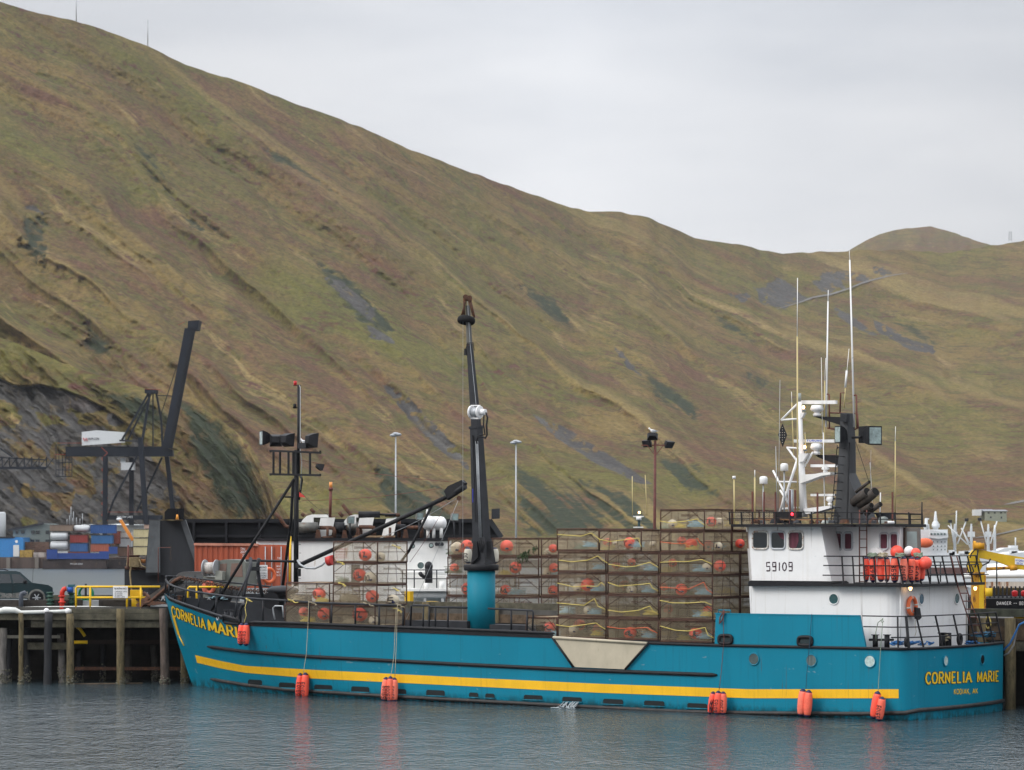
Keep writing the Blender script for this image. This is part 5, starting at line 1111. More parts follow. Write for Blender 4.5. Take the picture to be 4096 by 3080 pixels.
BU = [ # px, py, r, material, v, text, where
 (1461, 2219, 25, orange2, 1.2, '47', 'in the topmost pot of the small stack'), (1521, 2227, 20, cream, 1.5, '129A', 'in the topmost pot of the small stack'),
 (1438, 2300, 26, orange2, 1.2, '59', 'in the third pot up of the small stack'), (1482, 2312, 25, cream, 1.0, '00', 'in the third pot up of the small stack'),
 (1489, 2385, 26, orange2, 1.2, None, 'in the second pot up of the small stack'), (1572, 2401, 24, cream, 1.6, '5', 'beside the rope in the second pot up of the small stack'), (1378, 2392, 18, cream, 2.0, None, 'behind rope in the second pot up of the small stack'),
 (1277, 2376, 26, orange2, 1.3, '60', 'in the upper left pot of the small stack'), (1216, 2448, 20, orange2, 2.0, None, 'far back in the lower left pot of the small stack'), (1297, 2456, 26, orange2, 1.2, None, 'at the right end of the lower left pot of the small stack'),
 (1440, 2458, 29, orange2, 1.1, '67', 'in the lower right pot of the small stack'), (1495, 2482, 20, cream, 1.0, None, 'low in the lower right pot of the small stack'),
 (2351, 2340, 27, orange2, 1.2, None, 'third tier of the left column of the tall stack'), (2310, 2352, 19, cream, 1.1, None, 'third tier of the left column of the tall stack'),
 (2352, 2440, 18, cream, 1.1, None, 'second tier of the left column of the tall stack'), (2295, 2520, 20, cream, 1.1, None, 'bottom tier of the left column of the tall stack'), (2318, 2500, 24, orange2, 2.4, None, 'far back in the bottom left pot of the tall stack'),
 (2518, 2172, 24, orange2, 1.0, 'Y', 'top tier of the middle column of the tall stack'), (2430, 2170, 18, orange2, 2.0, None, 'at the left end of the middle column top tier'), (2612, 2176, 14, cream, 1.6, None, 'top right of the middle column of the tall stack'), (2459, 2172, 10, cream, 1.0, None, 'between two orange balls of the middle top tier'),
 (2526, 2250, 17, orange2, 2.0, None, 'fourth tier of the middle column, half hidden by rope'), (2465, 2262, 17, orange2, 2.3, None, 'left part of the fourth tier in the middle column'),
 (2526, 2360, 21, cream, 1.0, '010', 'third tier of the middle column of the tall stack'), (2521, 2532, 25, orange2, 1.0, '4', 'bottom tier of the middle column of the tall stack'), (2567, 2532, 20, cream, 1.5, '5', 'bottom tier of the middle column of the tall stack'),
 (2690, 2096, 19, cream, .8, None, 'in the topmost pot of the tall stack'), (2845, 2087, 21, orange2, 1.6, '9', 'at the side of the topmost pot of the tall stack'), (2875, 2088, 18, cream, 2.2, None, 'beside the orange ball at the side of the topmost pot'),
 (2765, 2176, 23, orange2, 1.0, None, 'fifth tier of the right column of the tall stack'), (2727, 2165, 19, orange2, 2.0, None, 'left of centre in the fifth tier of the right column'), (2873, 2184, 17, cream, 1.5, 'U', 'at the side of the fifth tier of the right column'), (2960, 2174, 19, orange2, 3.0, None, 'beside the white wheelhouse in the fifth tier'),
 (2690, 2252, 18, orange2, 1.6, None, 'left part of the fourth tier of the right column'), (2826, 2268, 17, cream, .9, None, 'right part of the fourth tier of the right column'), (2879, 2264, 24, orange2, 1.3, None, 'at the corner of the fourth tier of the tall stack'),
 (2725, 2358, 25, orange2, 1.0, 'K', 'third tier of the right column of the tall stack'), (2656, 2348, 16, orange2, 1.6, None, 'left end of the third tier of the right column'), (2674, 2438, 18, orange2, 2.0, None, 'left part of the second tier of the right column'), (2832, 2442, 20, orange2, 1.5, None, 'right part of the second tier of the right column'),
 (2783, 2534, 25, orange2, 1.0, 'J', 'bottom tier of the right column of the tall stack'), (2198, 2510, 23, orange2, 1.2, 'K', 'in the low pot left of the tall stack')]
def mk(px, py, lab_c, where): return f"{lab_c} ball buoy {where}"
for px, py, r, m_, v, t, wh_ in BU: buoy(SH, px, py, r, m_, v, f"{col_of(m_)} ball buoy {wh_}", t, random.uniform(1, 1.12))
for px, py, r, m_, t, wh_ in ((1868, 2182, 24, orange2, '5M', 'in the top pier pot left of the black boom foot'), (1828, 2192, 26, cream, None, 'in the top pier pot above a pink rope coil'), (1818, 2272, 19, orange2, None, 'in the third pier pot up at the left'), (1872, 2355, 27, orange2, '0', 'in the second pier pot up, cut by the pedestal'), (1818, 2435, 22, orange2, None, 'in the bottom pier pot at the left'),
                   (2027, 2186, 27, orange2, None, 'in the top pot of the middle pier column'), (2062, 2270, 25, orange2, 'K', 'in the third pot of the middle pier column'), (2022, 2361, 23, orange2, 'M', 'in the second pot of the middle pier column'), (2062, 2432, 22, orange2, None, 'low in the bottom pot of the middle pier column'),
                   (2212, 2194, 18, orange2, None, 'above the cream float in the right pier column'), (2195, 2210, 18, cream, '605', 'marked float in the top pot of the right pier column'), (2190, 2288, 17, cream, None, 'in the third pot of the right pier column'), (2216, 2272, 21, orange2, None, 'in the third pot of the right pier column'), (2213, 2362, 22, orange2, '16', 'in the second pot of the right pier column')):
    buoy(DK, px, py, r, m_, 2.3, f"{col_of(m_)} ball buoy {wh_}", t)
# ------------------------------------------------------------------ rope coils in the pots
COILM = {}
def coil_mesh(kind, mat):
    key = (kind, mat.name)
    if key in COILM: return COILM[key]
    rr = random.Random(kind*7+3); mb = MB(); pts = []
    n = 150
    for i in range(n):
        t = i/n; a = i*.62; r = .26+.14*math.sin(t*21)+rr.uniform(-.03, .03)
        pts.append((math.cos(a)*r*1.25+rr.uniform(-.03, .03), math.sin(a)*r*.8, .03+.22*t*(1+.5*math.sin(a*.5))+rr.uniform(-.015, .015)))
    mb.tube(pts, .012, 4, cap=False); COILM[key] = mb.mesh('rope_coil', mat); return COILM[key]
def coil(fr, px, py, v, mat, sc, kind, label):
    o = bpy.data.objects.new('rope_coil', coil_mesh(kind, mat)); COL.objects.link(o); o.matrix_world = fr.M @ Matrix.Translation(fr.q(px, py, v)); o.scale = (sc, sc, sc); o.rotation_euler.z += random.uniform(-.3, .3)
    return tag(o, label, 'rope', 'rope coils stowed inside the crab pots')
CN = {'pale_blue_rope': 'pale blue', 'yellow_rope': 'yellow', 'manila_rope': 'tan', 'orange_rope': 'salmon', 'grey_green_rope': 'grey green'}
for i, (px, py, v, m_, sc, w_) in enumerate(((2360, 2190, 1, ropeb, .75, 'in the top left pot of the tall stack'), (2396, 2278, 1, ropeb, .7, 'at the right of the fourth tier, left column'), (2390, 2366, 1, ropeb, .75, 'at the right of the third tier, left column'), (2378, 2458, .9, ropeb, .8, 'near the tan buoy in the second tier, left column'), (2270, 2455, 1.4, ropeb, .9, 'spread over the second tier, left column'), (2388, 2543, .9, ropey, .7, 'at the right of the bottom tier, left column'),
    (2548, 2190, 1, ropeb, .8, 'in the top tier pot of the middle column'), (2605, 2284, 1, ropeb, .8, 'at the right of the fourth tier, middle column'), (2594, 2372, 1, ropeb, .8, 'at the right of the third tier, middle column'), (2602, 2462, .9, ropey, .85, 'at the right of the second tier, middle column'), (2595, 2552, .9, ropeb, .8, 'at the right of the bottom tier, middle column'),
    (2785, 2110, 1, ropeb, .95, 'in the topmost pot of the tall stack'), (2720, 2112, .8, ropey, .6, 'beside the cream ball of the topmost pot'), (2768, 2200, .9, ropey, .75, 'under the orange ball of the fifth tier, right column'), (2808, 2288, .9, ropeb, .9, 'in the fourth tier of the right column'), (2815, 2380, .9, ropeb, .85, 'in the third tier of the right column'), (2800, 2470, .9, ropeb, .8, 'in the second tier of the right column'), (2828, 2466, .7, ropey, .7, 'over the blue rope in the second tier, right column'), (2815, 2556, .9, ropeb, .8, 'in the bottom tier of the right column'),
    (1400, 2405, 1.1, ropec, 1.3, 'heaped in the second pot up of the small stack'), (1190, 2408, 1.2, ropec, .9, 'in the upper left pot of the small stack'), (1290, 2410, 1.0, ropey, .8, 'below the orange ball of the upper left pot, small stack'), (1230, 2488, 1.0, ropey, .8, 'in the lower left pot of the small stack'), (1400, 2495, 1.0, ropec, .9, 'in the lower right pot of the small stack'), (1370, 2330, 1.4, ropegr, .8, 'in the third pot up of the small stack'), (2215, 2545, 1.0, ropeb, .8, 'below the orange ball of the low deck pot'), (2925, 2108, 3.2, ropey, .8, 'in the topmost pot beside the wheelhouse roof'), (2930, 2200, 3.2, ropec, .9, 'in the fifth tier beside the wheelhouse'))):
    coil(SH, px, py, v, m_, sc, i % 4, f"{CN[m_.name]} rope coil {w_}")
for i, (px, py, m_, sc, w_) in enumerate(((1850, 2212, ropeo, 1.0, 'under the cream ball in the top left pier pot'), (1812, 2219, ropegr, .8, 'at the left of the top left pier pot'), (2015, 2220, ropegr, 1.1, 'in the top pot of the middle pier column'), (2020, 2300, ropey, .9, 'in the third pot of the middle pier column'), (1815, 2295, ropegr, 1.0, 'in the third pier pot of the left column'), (2065, 2380, ropeb, 1.1, 'in the second pot of the middle pier column'), (2220, 2302, ropeb, .8, 'in the third pot of the right pier column'), (2010, 2454, ropey, 1.0, 'in the bottom pot of the middle pier column'), (2190, 2216, ropegr, .7, 'in the top pot of the right pier column'), (1850, 2448, ropey, 1.0, 'in the bottom pier pot left of the pedestal'))):
    coil(DK, px, py, 2.4, m_, sc, i % 4, f"{CN[m_.name]} rope coil {w_}")
# contents of the rear row
for ci, (cn, (xs, ys)) in enumerate(cols.items()):
    for k, (x0, x1) in enumerate(xs):
        dx = SH.proj((SH.u(x0, .3), 2.72, 3))[0]-SH.proj((SH.u(x0, .3), .3, 3))[0]; sc = SH.m(0, 2.72)/SH.m(0, .3); yb = 2150+(ys[k]-2150)*sc
        coil(SH, x0+dx+60+(k*37+ci*50) % 90, yb-7, 3.4, [ropeb, ropey, ropec][(k+ci) % 3], .95, (k+ci) % 4, f"{['pale blue', 'yellow', 'tan'][(k+ci) % 3]} rope coil in the rear row, {TIER[k]} tier, behind the {cn} column")
        coil(SH, x0+(25 if (k+ci) % 2 else 95), ys[k]-5, 1.7, [ropec, ropegr, ropey][(k+ci) % 3], .8, (k+ci+1) % 4, f"{['tan', 'grey green', 'yellow'][(k+ci) % 3]} rope coil towards the back of the front pot, {TIER[k]} tier, {cn} column")
        if (k+ci) % 2 == 0: buoy(SH, x0+dx+40+(k*53+ci*31) % 120, yb-26, 22, [orange2, cream, orange2][(k+ci) % 3], 3.3, f"{['orange', 'cream', 'orange'][(k+ci) % 3]} ball buoy in the rear row, {TIER[k]} tier, behind the {cn} column")
# slack lines tied across the pot fronts
def line(fr, pts, v, mat, r, label, name='rope', cat='rope', group='tie lines across the pot fronts'):
    P_ = [fr.q(p[0], p[1], p[2] if len(p) > 2 else v) for p in pts]; out = []
    for i in range(len(P_)-1):
        for k in range(3): out.append(P_[i].lerp(P_[i+1], k/3))
    out.append(P_[-1]); return S(name, MB().tube(out, r, 5), mat, fr, label, cat, group)
TL = {('left', 4): (2229, 2143, 2365, 2138, 2400, 2158, 2398), ('left', 3): (2235, 2241, 2392, 2230, 2410, 2240, 2430), ('left', 2): (2230, 2334, 2390, 2352, 2405, 2330, 2420), ('left', 1): (2227, 2417, 2378, 2400, 2392, 2425, 2420), ('left', 0): (2224, 2503, 2385, 2498, 2400, 2505, 2422),
      ('middle', 4): (2395, 2162, 2555, 2158, 2560, 2175, 2566), ('middle', 3): (2434, 2257, 2600, 2255, 2615, 2258, 2634), ('middle', 2): (2432, 2336, 2600, 2340, 2610, 2352, 2633), ('middle', 1): (2432, 2440, 2600, 2430, 2612, 2445, 2633), ('middle', 0): (2430, 2512, 2590, 2516, 2602, 2520, 2630),
      ('right', 5): (2640, 2088, 2790, 2082, 2800, 2088, 2818), ('right', 4): (2642, 2170, 2790, 2160, 2800, 2170, 2816), ('right', 3): (2641, 2252, 2808, 2244, 2820, 2244, 2848), ('right', 2): (2640, 2356, 2815, 2335, 2830, 2360, 2850), ('right', 1): (2640, 2404, 2805, 2414, 2820, 2408, 2846), ('right', 0): (2640, 2510, 2820, 2516, 2832, 2540, 2855)}
for (cn, k), (x0, y0, x1, y1, x2, y2, x3) in TL.items():
    om = (cn, k) in (('middle', 0), ('right', 4), ('right', 2)); lm = ropeo if om else ropey; ys = (y0+y1)/2+(10 if (k+len(cn)) % 2 else 2)
    line(SH, [(x0, y0-3+random.uniform(-4, 4)), ((2*x0+x1)/3+random.uniform(-15, 15), ys+random.uniform(-4, 5)), ((x0+2*x1)/3+random.uniform(-15, 15), ys+random.uniform(-5, 3)), (x1, y1-6), (x2, y2), (x3, y2+12)], .24, lm, .017, f"{'orange' if om else 'yellow'} line tied across the {TIER[k]} tier pot of the {cn} column")
# ------------------------------------------------------------------ floats used as fenders
def float_thing(fr, top, bot, r, label, group, txt='59109', mat=None, rot=-.3, cat='float'):
    top, bot = Vector(top), Vector(bot); ax = (top-bot); L_ = ax.length; ax.normalize(); t = T('fender_float', label, cat, fr, bot, group)
    prof = [(0, .0), (.07, .25), (.10, .6), (.16, .9), (.24, 1), (.5, 1.0), (.76, 1), (.84, .92), (.90, .6), (.93, .3), (1, .0)]
    def ring_tube(a, b): return [bot+ax*L_*(a+(b-a)*i/12) for i in range(13)]
    P('body', MB().tube(ring_tube(.09, .91), [r*min(1, .78+.28*math.sin(math.pi*i/12)) for i in range(13)], 16), mat or random.choice([orange, coral, faded, orange]), t)
    P('end_cap', MB().tube([bot, bot+ax*L_*.05, bot+ax*L_*.1], [r*.3, r*.6, r*.8], 14), navy, t); P('end_cap', MB().tube([top-ax*L_*.1, top-ax*L_*.05, top], [r*.8, r*.6, r*.25], 14), navy, t)
    if txt:
        side = Vector((0, -1, 0)); xx = side.cross(ax).normalized()
        def f(s, h):
            a = rot+(h-.5)*1.1; return bot+ax*L_*(.14+.5*s)+(side*math.cos(a)+xx*math.sin(a))*r*1.05
        P('marking', text(MB(), txt, f, .2, .3), ink, t)
    return t
def rope_of(fr, pts, mat, label, r=.014): return line(fr, pts, 0, mat, r, label, 'fender_rope', 'rope', 'ropes holding the fender floats')
def hang(pxs, v, lab, ropemat, rp, ropelabel, base='hull'):
    for i, (xt, yt, xb, yb, r, tx, l2) in enumerate(pxs):
        a = q(xt, yt, v-(.12 if i % 2 else 0)); b = q(xb, yb, v-(.12 if i % 2 else 0)); float_thing(SH, a, b, r/SH.m(a[0], v), f"{l2} {lab}", 'orange floats hung along the hull as fenders', tx, None, -.5 if i == 0 else .1)
    rope_of(SH, rp, ropemat, ropelabel)
v1 = hp(975, 2540)[1]-.28
hang([(967, 2492, 962, 2582, 14, '60109', 'left orange float of the pair'), (985, 2492, 984, 2584, 15, '60165', 'right orange float of the pair')], v1, 'hanging at the bow over the end of the name', ropey, [(989, 2398, v1+.3), (980, 2430, v1+.1), (985, 2462, v1), (976, 2492, v1)], 'yellow rope knotted round the bow rail above the first pair of floats')
v2 = -.3
hang([(1202, 2692, 1192, 2793, 14, '59103', 'left orange float of the pair'), (1222, 2690, 1219, 2796, 16, '59109', 'right orange float of the pair')], -.05+hp(1200, 2740)[1]-.25, 'hanging at the waterline below the small pot stack', ropec, [(1235, 2408, -.1), (1232, 2500, -.1), (1225, 2620, -.15), (1218, 2660, -.2), (1214, 2692, -.2)], 'thin rope from the rail to the second pair of floats')
hang([(1545, 2708, 1535, 2805, 15, '59109', 'left orange float of the trio'), (1562, 2705, 1560, 2810, 15, '59008', 'middle orange float of the trio'), (1578, 2710, 1578, 2808, 14, '59109', 'right orange float of the trio')], -.3, 'hanging at the waterline forward of the teal crane', ropec, [(1592, 2420, -.05), (1584, 2440, -.1), (1576, 2620, -.2), (1568, 2680, -.25), (1562, 2706, -.3)], 'doubled tan rope from the rail to the trio of floats forward', )
rope_of(SH, [(1590, 2420, -.05), (1586, 2560, -.15), (1580, 2705, -.28)], ropec, 'second tan strand beside the doubled rope of the forward trio of floats')
hang([(2854, 2766, 2840, 2857, 14, '8', 'left orange float of the trio'), (2874, 2763, 2868, 2860, 16, '60165', 'middle orange float of the trio'), (2893, 2766, 2892, 2860, 15, '2360', 'right orange float of the trio')], -.32, 'hanging below the forward end of the raised teal bulwark', brownpaint, [(2892, 2440, -.1), (2896, 2560, -.12), (2885, 2690, -.2), (2876, 2764, -.3)], 'reddish rope over the raised bulwark to the trio of floats')
line(SH, [(2897, 2440), (2880, 2470), (2878, 2495), (2890, 2478), (2898, 2445)], -.1, brownpaint, .03, 'reddish rope loop knotted at the forward corner of the raised bulwark', group='knots and loops of rope')
hang([(3213, 2755, 3203, 2866, 18, None, 'left orange float of the pair'), (3236, 2760, 3228, 2870, 17, None, 'right orange float of the pair')], -.3, 'hanging below the middle porthole near the stern', M('dark_blue_rope', (.02, .06, .10), .9), [(3247, 2456, -.05), (3238, 2580, -.12), (3227, 2700, -.2), (3224, 2755, -.3)], 'dark blue rope over the raised bulwark to a pair of floats')
hang([(3512, 2765, 3493, 2876, 18, None, 'left orange float of the pair'), (3530, 2787, 3515, 2884, 17, '59109', 'right orange float of the pair')], -.32, 'hanging at the quarter near the transom corner', ropegr, [(3532, 2472, -.05), (3522, 2600, -.12), (3514, 2740, -.2), (3513, 2765, -.3)], 'grey rope from the stern rail to the last pair of floats')
# floats standing on the boat deck
GF = 'floats stowed against the boat deck railing'
for i, (x, y0, y1, r, tx) in enumerate(((3465, 2226, 2328, 13, '59109'), (3492, 2226, 2330, 15, '5169'), (3523, 2226, 2328, 16, None), (3549, 2228, 2328, 13, None), (3578, 2224, 2331, 17, '6698'), (3615, 2226, 2331, 15, '59109'), (3648, 2226, 2331, 15, '6109'), (3668, 2230, 2330, 13, '109'), (3686, 2238, 2324, 14, None))):
    v = 1.1 if i < 6 else 1.1+(i-5)*.35; ord_ = ['leftmost', 'second', 'third', 'fourth', 'fifth', 'sixth', 'seventh', 'eighth', 'rightmost'][i]
    a, b = SH.q(x, y0, v), SH.q(x+random.uniform(-2, 2), y1, v); float_thing(SH, a, b, r/SH.m(-1, v), f"{ord_} upright orange float in the row on the boat deck" if i not in (0, 8) else f"{ord_} of the orange floats standing in a row on the boat deck", GF, tx, None, -.2)
for x, y, r, m_, lab in ((3588, 2208, 27, orange2, 'orange ball buoy resting on top of the float row'), (3636, 2204, 20, white, 'white ball buoy on top of the float row'), (3663, 2212, 20, orange2, 'orange ball buoy behind the white one on the float row'), (3702, 2252, 26, orange2, 'large orange ball buoy at the right end of the float row')):
    c = SH.q(x, y, 1.9); S('buoy', MB().ball(c, r/SH.m(-1, 1.9), None, None, 20, 14), m_, SH, lab, 'buoy', 'ball buoys on the boat deck')
for i, (x, m_) in enumerate(((3490, ropegr), (3530, ropec), (3600, ropegr), (3675, ropegr))):
    rr = random.Random(i); mb = MB(); pts = []
    for k in range(70): a = k*.55; pts.append(SH.q(x+22*math.cos(a)*rr.uniform(.5, 1), 2219+9*math.sin(a*1.3)*rr.uniform(.4, 1), .85+.15*math.sin(a)))
    mb.tube(pts, .016, 4, cap=False); S('rope_coil', mb, m_, SH, f"tangled mooring line over the float row, {['leftmost heap', 'second heap', 'third heap under the orange ball', 'rightmost heap'][i]}", 'rope', 'rope heaps on the boat deck floats')
# life ring and its bag
lr = T('life_ring', 'orange life ring with pale bands hung on the aft wall of the house', 'life ring', SH, aw(3638, 2466, .12), None)
c = aw(3638, 2424, .12); P('ring', MB().torus(c, .35, .085, (1, 0, 0), 32, 10), M('life_ring_orange', (.72, .15, .05), .5, var=.1), lr)
for a in (0, 90, 180, 270):
    b = R(a+10); d = Vector((0, math.cos(b), math.sin(b))); tn_ = Vector((0, -math.sin(b), math.cos(b))); P('band', MB().tube([c+d*.35-tn_*.03, c+d*.35+tn_*.03], .09, 12), M('reflective_band', (.6, .6, .58), .4), lr)
mb = MB().prism([aw(x, y, .25) for x, y in ((3634, 2428), (3652, 2432), (3658, 2470), (3648, 2480), (3636, 2474))], (.08, 0, 0))
S('line_bag', mb, black, SH, 'small black throw line bag hanging below the life ring', 'bag')
S('rope', MB().tube([aw(x, y, .2) for x, y in ((3645, 2480), (3643, 2500), (3648, 2525), (3642, 2545))], .012, 5), ropec, SH, 'thin cord dangling under the black bag by the life ring', 'rope', 'knots and loops of rope')
# mooring line heaps aft
def heap(pts_c, rad, mat, label, n=60, r=.03, seed=1, fr=SH, group='blue mooring lines on the aft deck'):
    rr = random.Random(seed); pts = []
    for i in range(n):
        t = i/(n-1); k = t*(len(pts_c)-1); j = min(int(k), len(pts_c)-2); c = Vector(pts_c[j]).lerp(Vector(pts_c[j+1]), k-j); pts.append(c+Vector((rr.uniform(-rad, rad), rr.uniform(-rad, rad), rr.uniform(0, rad*.8))))
    return S('mooring_line', MB().tube(pts, r, 6), mat, fr, label, 'rope', group)
heap([trq(x, 2582, -.6) for x in (3570, 3640, 3700, 3790)], .22, ropebl, 'blue mooring line flaked along the aft deck behind the chock', 70, seed=2)
heap([trq(x, 2580, -.4) for x in (3905, 3925, 3950)], .2, ropebl, 'blue mooring line heap in the far aft corner of the deck', 50, seed=3)
heap([SH.q(x, 2548, 8.9) for x in (3905, 3935, 3960)], .3, M('teal_blue_rope', (.05, .18, .30), .9, var=.3), 'blue line coiled over the bitts at the far quarter', 70, seed=4)
heap([trq(3822, 2550, -.5), trq(3830, 2556, -.5), trq(3822, 2568, -.5)], .14, ropec, 'tan rope wound round the aft bitts', 40, seed=5, group='knots and loops of rope')
heap([SH.q(x, y, 6) for x, y in ((850, 2398), (880, 2392), (892, 2400))], .22, ropeb, 'pale blue rope heap on the bow deck', 60, .025, 6, group='knots and loops of rope')
for i, (x, y) in enumerate(((986, 2400), (1160, 2404), (1352, 2252), (1360, 2337), (1570, 2185), (1575, 2358), (1580, 2440), (1593, 2424), (1466, 2417), (1241, 2412))):
    heap([SH.q(x-6, y-4, -.05 if i in (0, 7, 8, 9) else .35), SH.q(x+12, y+3, -.05 if i in (0, 7, 8, 9) else .35), SH.q(x+26, y+10, .0)], .08, ropey if i not in (7, 8, 9) else ropec, ['yellow rope end tied on the bow rail', 'yellow rope end at the left of the small pot stack', 'yellow knot between the upper pots of the small stack', 'yellow knot between the middle pots of the small stack', 'yellow lashing at the top right of the small stack', 'yellow lashing over the second pot of the small stack', 'yellow lashing on the lower right pot of the small stack', 'tan knot on the rail above the forward trio of floats', 'short tan rope end on the rail before the small stack', 'tan knot on the rail above the second float pair'][i], 16, .02, 20+i, group='knots and loops of rope')
S('rope', MB().tube([SH.q(x, y, -.02) for x, y in ((3505, 2565), (3503, 2530), (3512, 2490), (3528, 2478), (3535, 2486), (3530, 2492), (3524, 2484), (3532, 2472))], .018, 5), ropegr, SH, 'grey rope looped through the aft rail near the bitts', 'rope', 'knots and loops of rope')
wdm = M('seaweed', (.035, .06, .02), .8, var=.4)
mb = MB(); rr = random.Random(9)
for i in range(26):
    x0 = 2090+rr.gauss(0, 14) if i % 2 else rr.uniform(2085, 2150); y0 = 2212-(x0-2090)*.5; n_ = rr.randint(3, 6)
    mb.tube([DK.q(x0+rr.uniform(-6, 6), y0+k*9*(1 if i % 2 else .5), 1.3+rr.uniform(-.05, .05)) for k in range(n_)], .03, 4)
S('seaweed', mb, wdm, DK, 'green seaweed hanging from the top pot of the middle pier column', 'seaweed')
for (x, n_) in ((1815, 0), (1978, 1)):
    a, b = SH.q(x+18 if n_ == 0 else x, 2190, 1.9), SH.q(x+18 if n_ == 0 else x+2, 2254, 1.9); float_thing(SH, a+Vector((.55 if n_ == 0 else 0, 0, 0)), b+Vector((.55 if n_ == 0 else 0, 0, 0)), .19, 'white float marked with black figures left of the crane king post' if n_ == 0 else 'white float marked with black figures right of the crane king post', 'white floats beside the crane post', '030' if n_ == 0 else '0', M('off_white_float', (.60, .57, .48), .5, var=.12), .1)
# ------------------------------------------------------------------ timber pier
FA = at(146.0)                          # face of the pier left of the ship, parallel to the view
DZ = 3.95
pier = T('pier', 'weathered timber pier on piles with heavy face beams', 'pier', FA, (-20, 2, 0))
def deckpoly():
    a = FA; wl = (-40, 146.05); k = (DK.ox, DK.oy)
    x0, y0 = (-9.6, 146.05); U = Vector((SH.c, -SH.s, 0)); p0 = Vector((x0, y0, 0))
    # meet of the two faces
    t = (146.05-DK.oy)/(-DK.s); pA = Vector((DK.ox+DK.c*t, 146.05, 0)); pB = Vector((DK.ox+DK.c*14, DK.oy-DK.s*14, 0)); Vv = Vector((DK.s, DK.c, 0))
    pts = [Vector((-45, 146.05, 0)), pA, pB, pB+Vv*13, pA+Vv*9+Vector((0, 4, 0)), Vector((-45, 160, 0))]
    return [p-Vector((0, 146, 0)) for p in pts]
dp = deckpoly()
P('deck', MB().prism([p+Vector((0, 0, DZ-.35)) for p in dp], (0, 0, .35)), M('asphalt_planks', (.075, .072, .066), .8, var=.35, scale=1, bump=.4), pier)
# face beams, left part
def fa(px, py, v=0.0): return FA.q(px, py, v)
def beam(fr, x0, x1, y0, y1, v, th, mat, par=None, name='beam'): a, b = fr.q(x0, y0, v), fr.q(x1, y1, v); return P(name, MB().box(a[0], b[0], v, v+th, min(a[2], b[2]), max(a[2], b[2])), mat, par or pier)
beam(FA, -40, 268, 2454, 2480, -.25, .3, wood); beam(FA, 286, 880, 2454, 2479, -.25, .3, wood); beam(FA, 286, 640, 2436, 2453, -.2, .28, wood); beam(FA, 652, 900, 2436, 2453, -.2, .28, wood)
beam(FA, 124, 264, 2482, 2509, -.12, .3, wood); beam(FA, 292, 900, 2481, 2510, -.12, .3, wood)
beam(FA, -40, 330, 2400, 2429, .5, .3, M('dark_bull_rail', (.04, .034, .03), .9, var=.5, scale=3, bump=.5)); beam(FA, 395, 640, 2400, 2428, .5, .3, M('dark_bull_rail', (.04, .034, .03), .9)); beam(FA, 120, 760, 2380, 2400, 12.5, .3, wood)
beam(FA, 110, 290, 2570, 2598, .9, .25, wood); beam(FA, 0, 240, 2541, 2553, .6, .2, M('bleached_board', (.26, .24, .2), .9, var=.3))
beam(FA, 300, 900, 2668, 2681, 1.5, .15, rustm); beam(FA, 340, 900, 2560, 2576, 1.6, .2, M('dark_brown_pipe', (.03, .018, .014), .8))
P('ledge', MB().tube([fa(295, 2736, -.2), fa(570, 2733, -.2)], .04, 6), woodb, pier)
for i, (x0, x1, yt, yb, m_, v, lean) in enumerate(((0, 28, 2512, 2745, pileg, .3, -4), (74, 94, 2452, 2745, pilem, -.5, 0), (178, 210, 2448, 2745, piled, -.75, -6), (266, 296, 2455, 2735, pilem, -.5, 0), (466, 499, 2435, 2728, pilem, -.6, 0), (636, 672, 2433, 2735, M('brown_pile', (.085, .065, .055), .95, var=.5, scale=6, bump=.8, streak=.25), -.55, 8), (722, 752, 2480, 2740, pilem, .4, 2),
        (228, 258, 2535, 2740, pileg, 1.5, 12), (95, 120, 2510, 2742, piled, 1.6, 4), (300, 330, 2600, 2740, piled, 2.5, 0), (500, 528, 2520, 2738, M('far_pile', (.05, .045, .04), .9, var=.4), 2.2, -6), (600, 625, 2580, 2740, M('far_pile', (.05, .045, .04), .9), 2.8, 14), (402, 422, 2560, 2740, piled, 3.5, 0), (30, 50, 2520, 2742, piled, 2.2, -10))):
    a = FA.q((x0+x1)/2, yt, v); b = FA.q((x0+x1)/2+lean, 2775, v); b.z = -1.2; r = (x1-x0)/2/FA.m(0, v)
    rr = random.Random(i); n = 9; pts = [a.lerp(b, k/(n-1))+Vector((rr.uniform(-.015, .015), 0, 0)) for k in range(n)]
    p = P('pile', MB().tube(pts, [r*rr.uniform(.93, 1.05) for _ in pts], 14), m_, pier)
    if i not in (2,): 
        mbn = MB(); c = a.lerp(b, 1); z0 = .5 if v < 0 else .9
        for k in range(60):
            an = rr.uniform(0, 6.28); zz = rr.uniform(-.1, z0)*rr.uniform(.3, 1); t = (a.z-zz)/(a.z-b.z); cc = a.lerp(b, t); s_ = rr.uniform(.03, .075); mbn.ball(cc+Vector((math.cos(an)*r, math.sin(an)*r, 0)), s_, s_, s_*.8, 6, 4)
        tag(P('barnacle_crust', mbn, barn, p), kind='stuff')
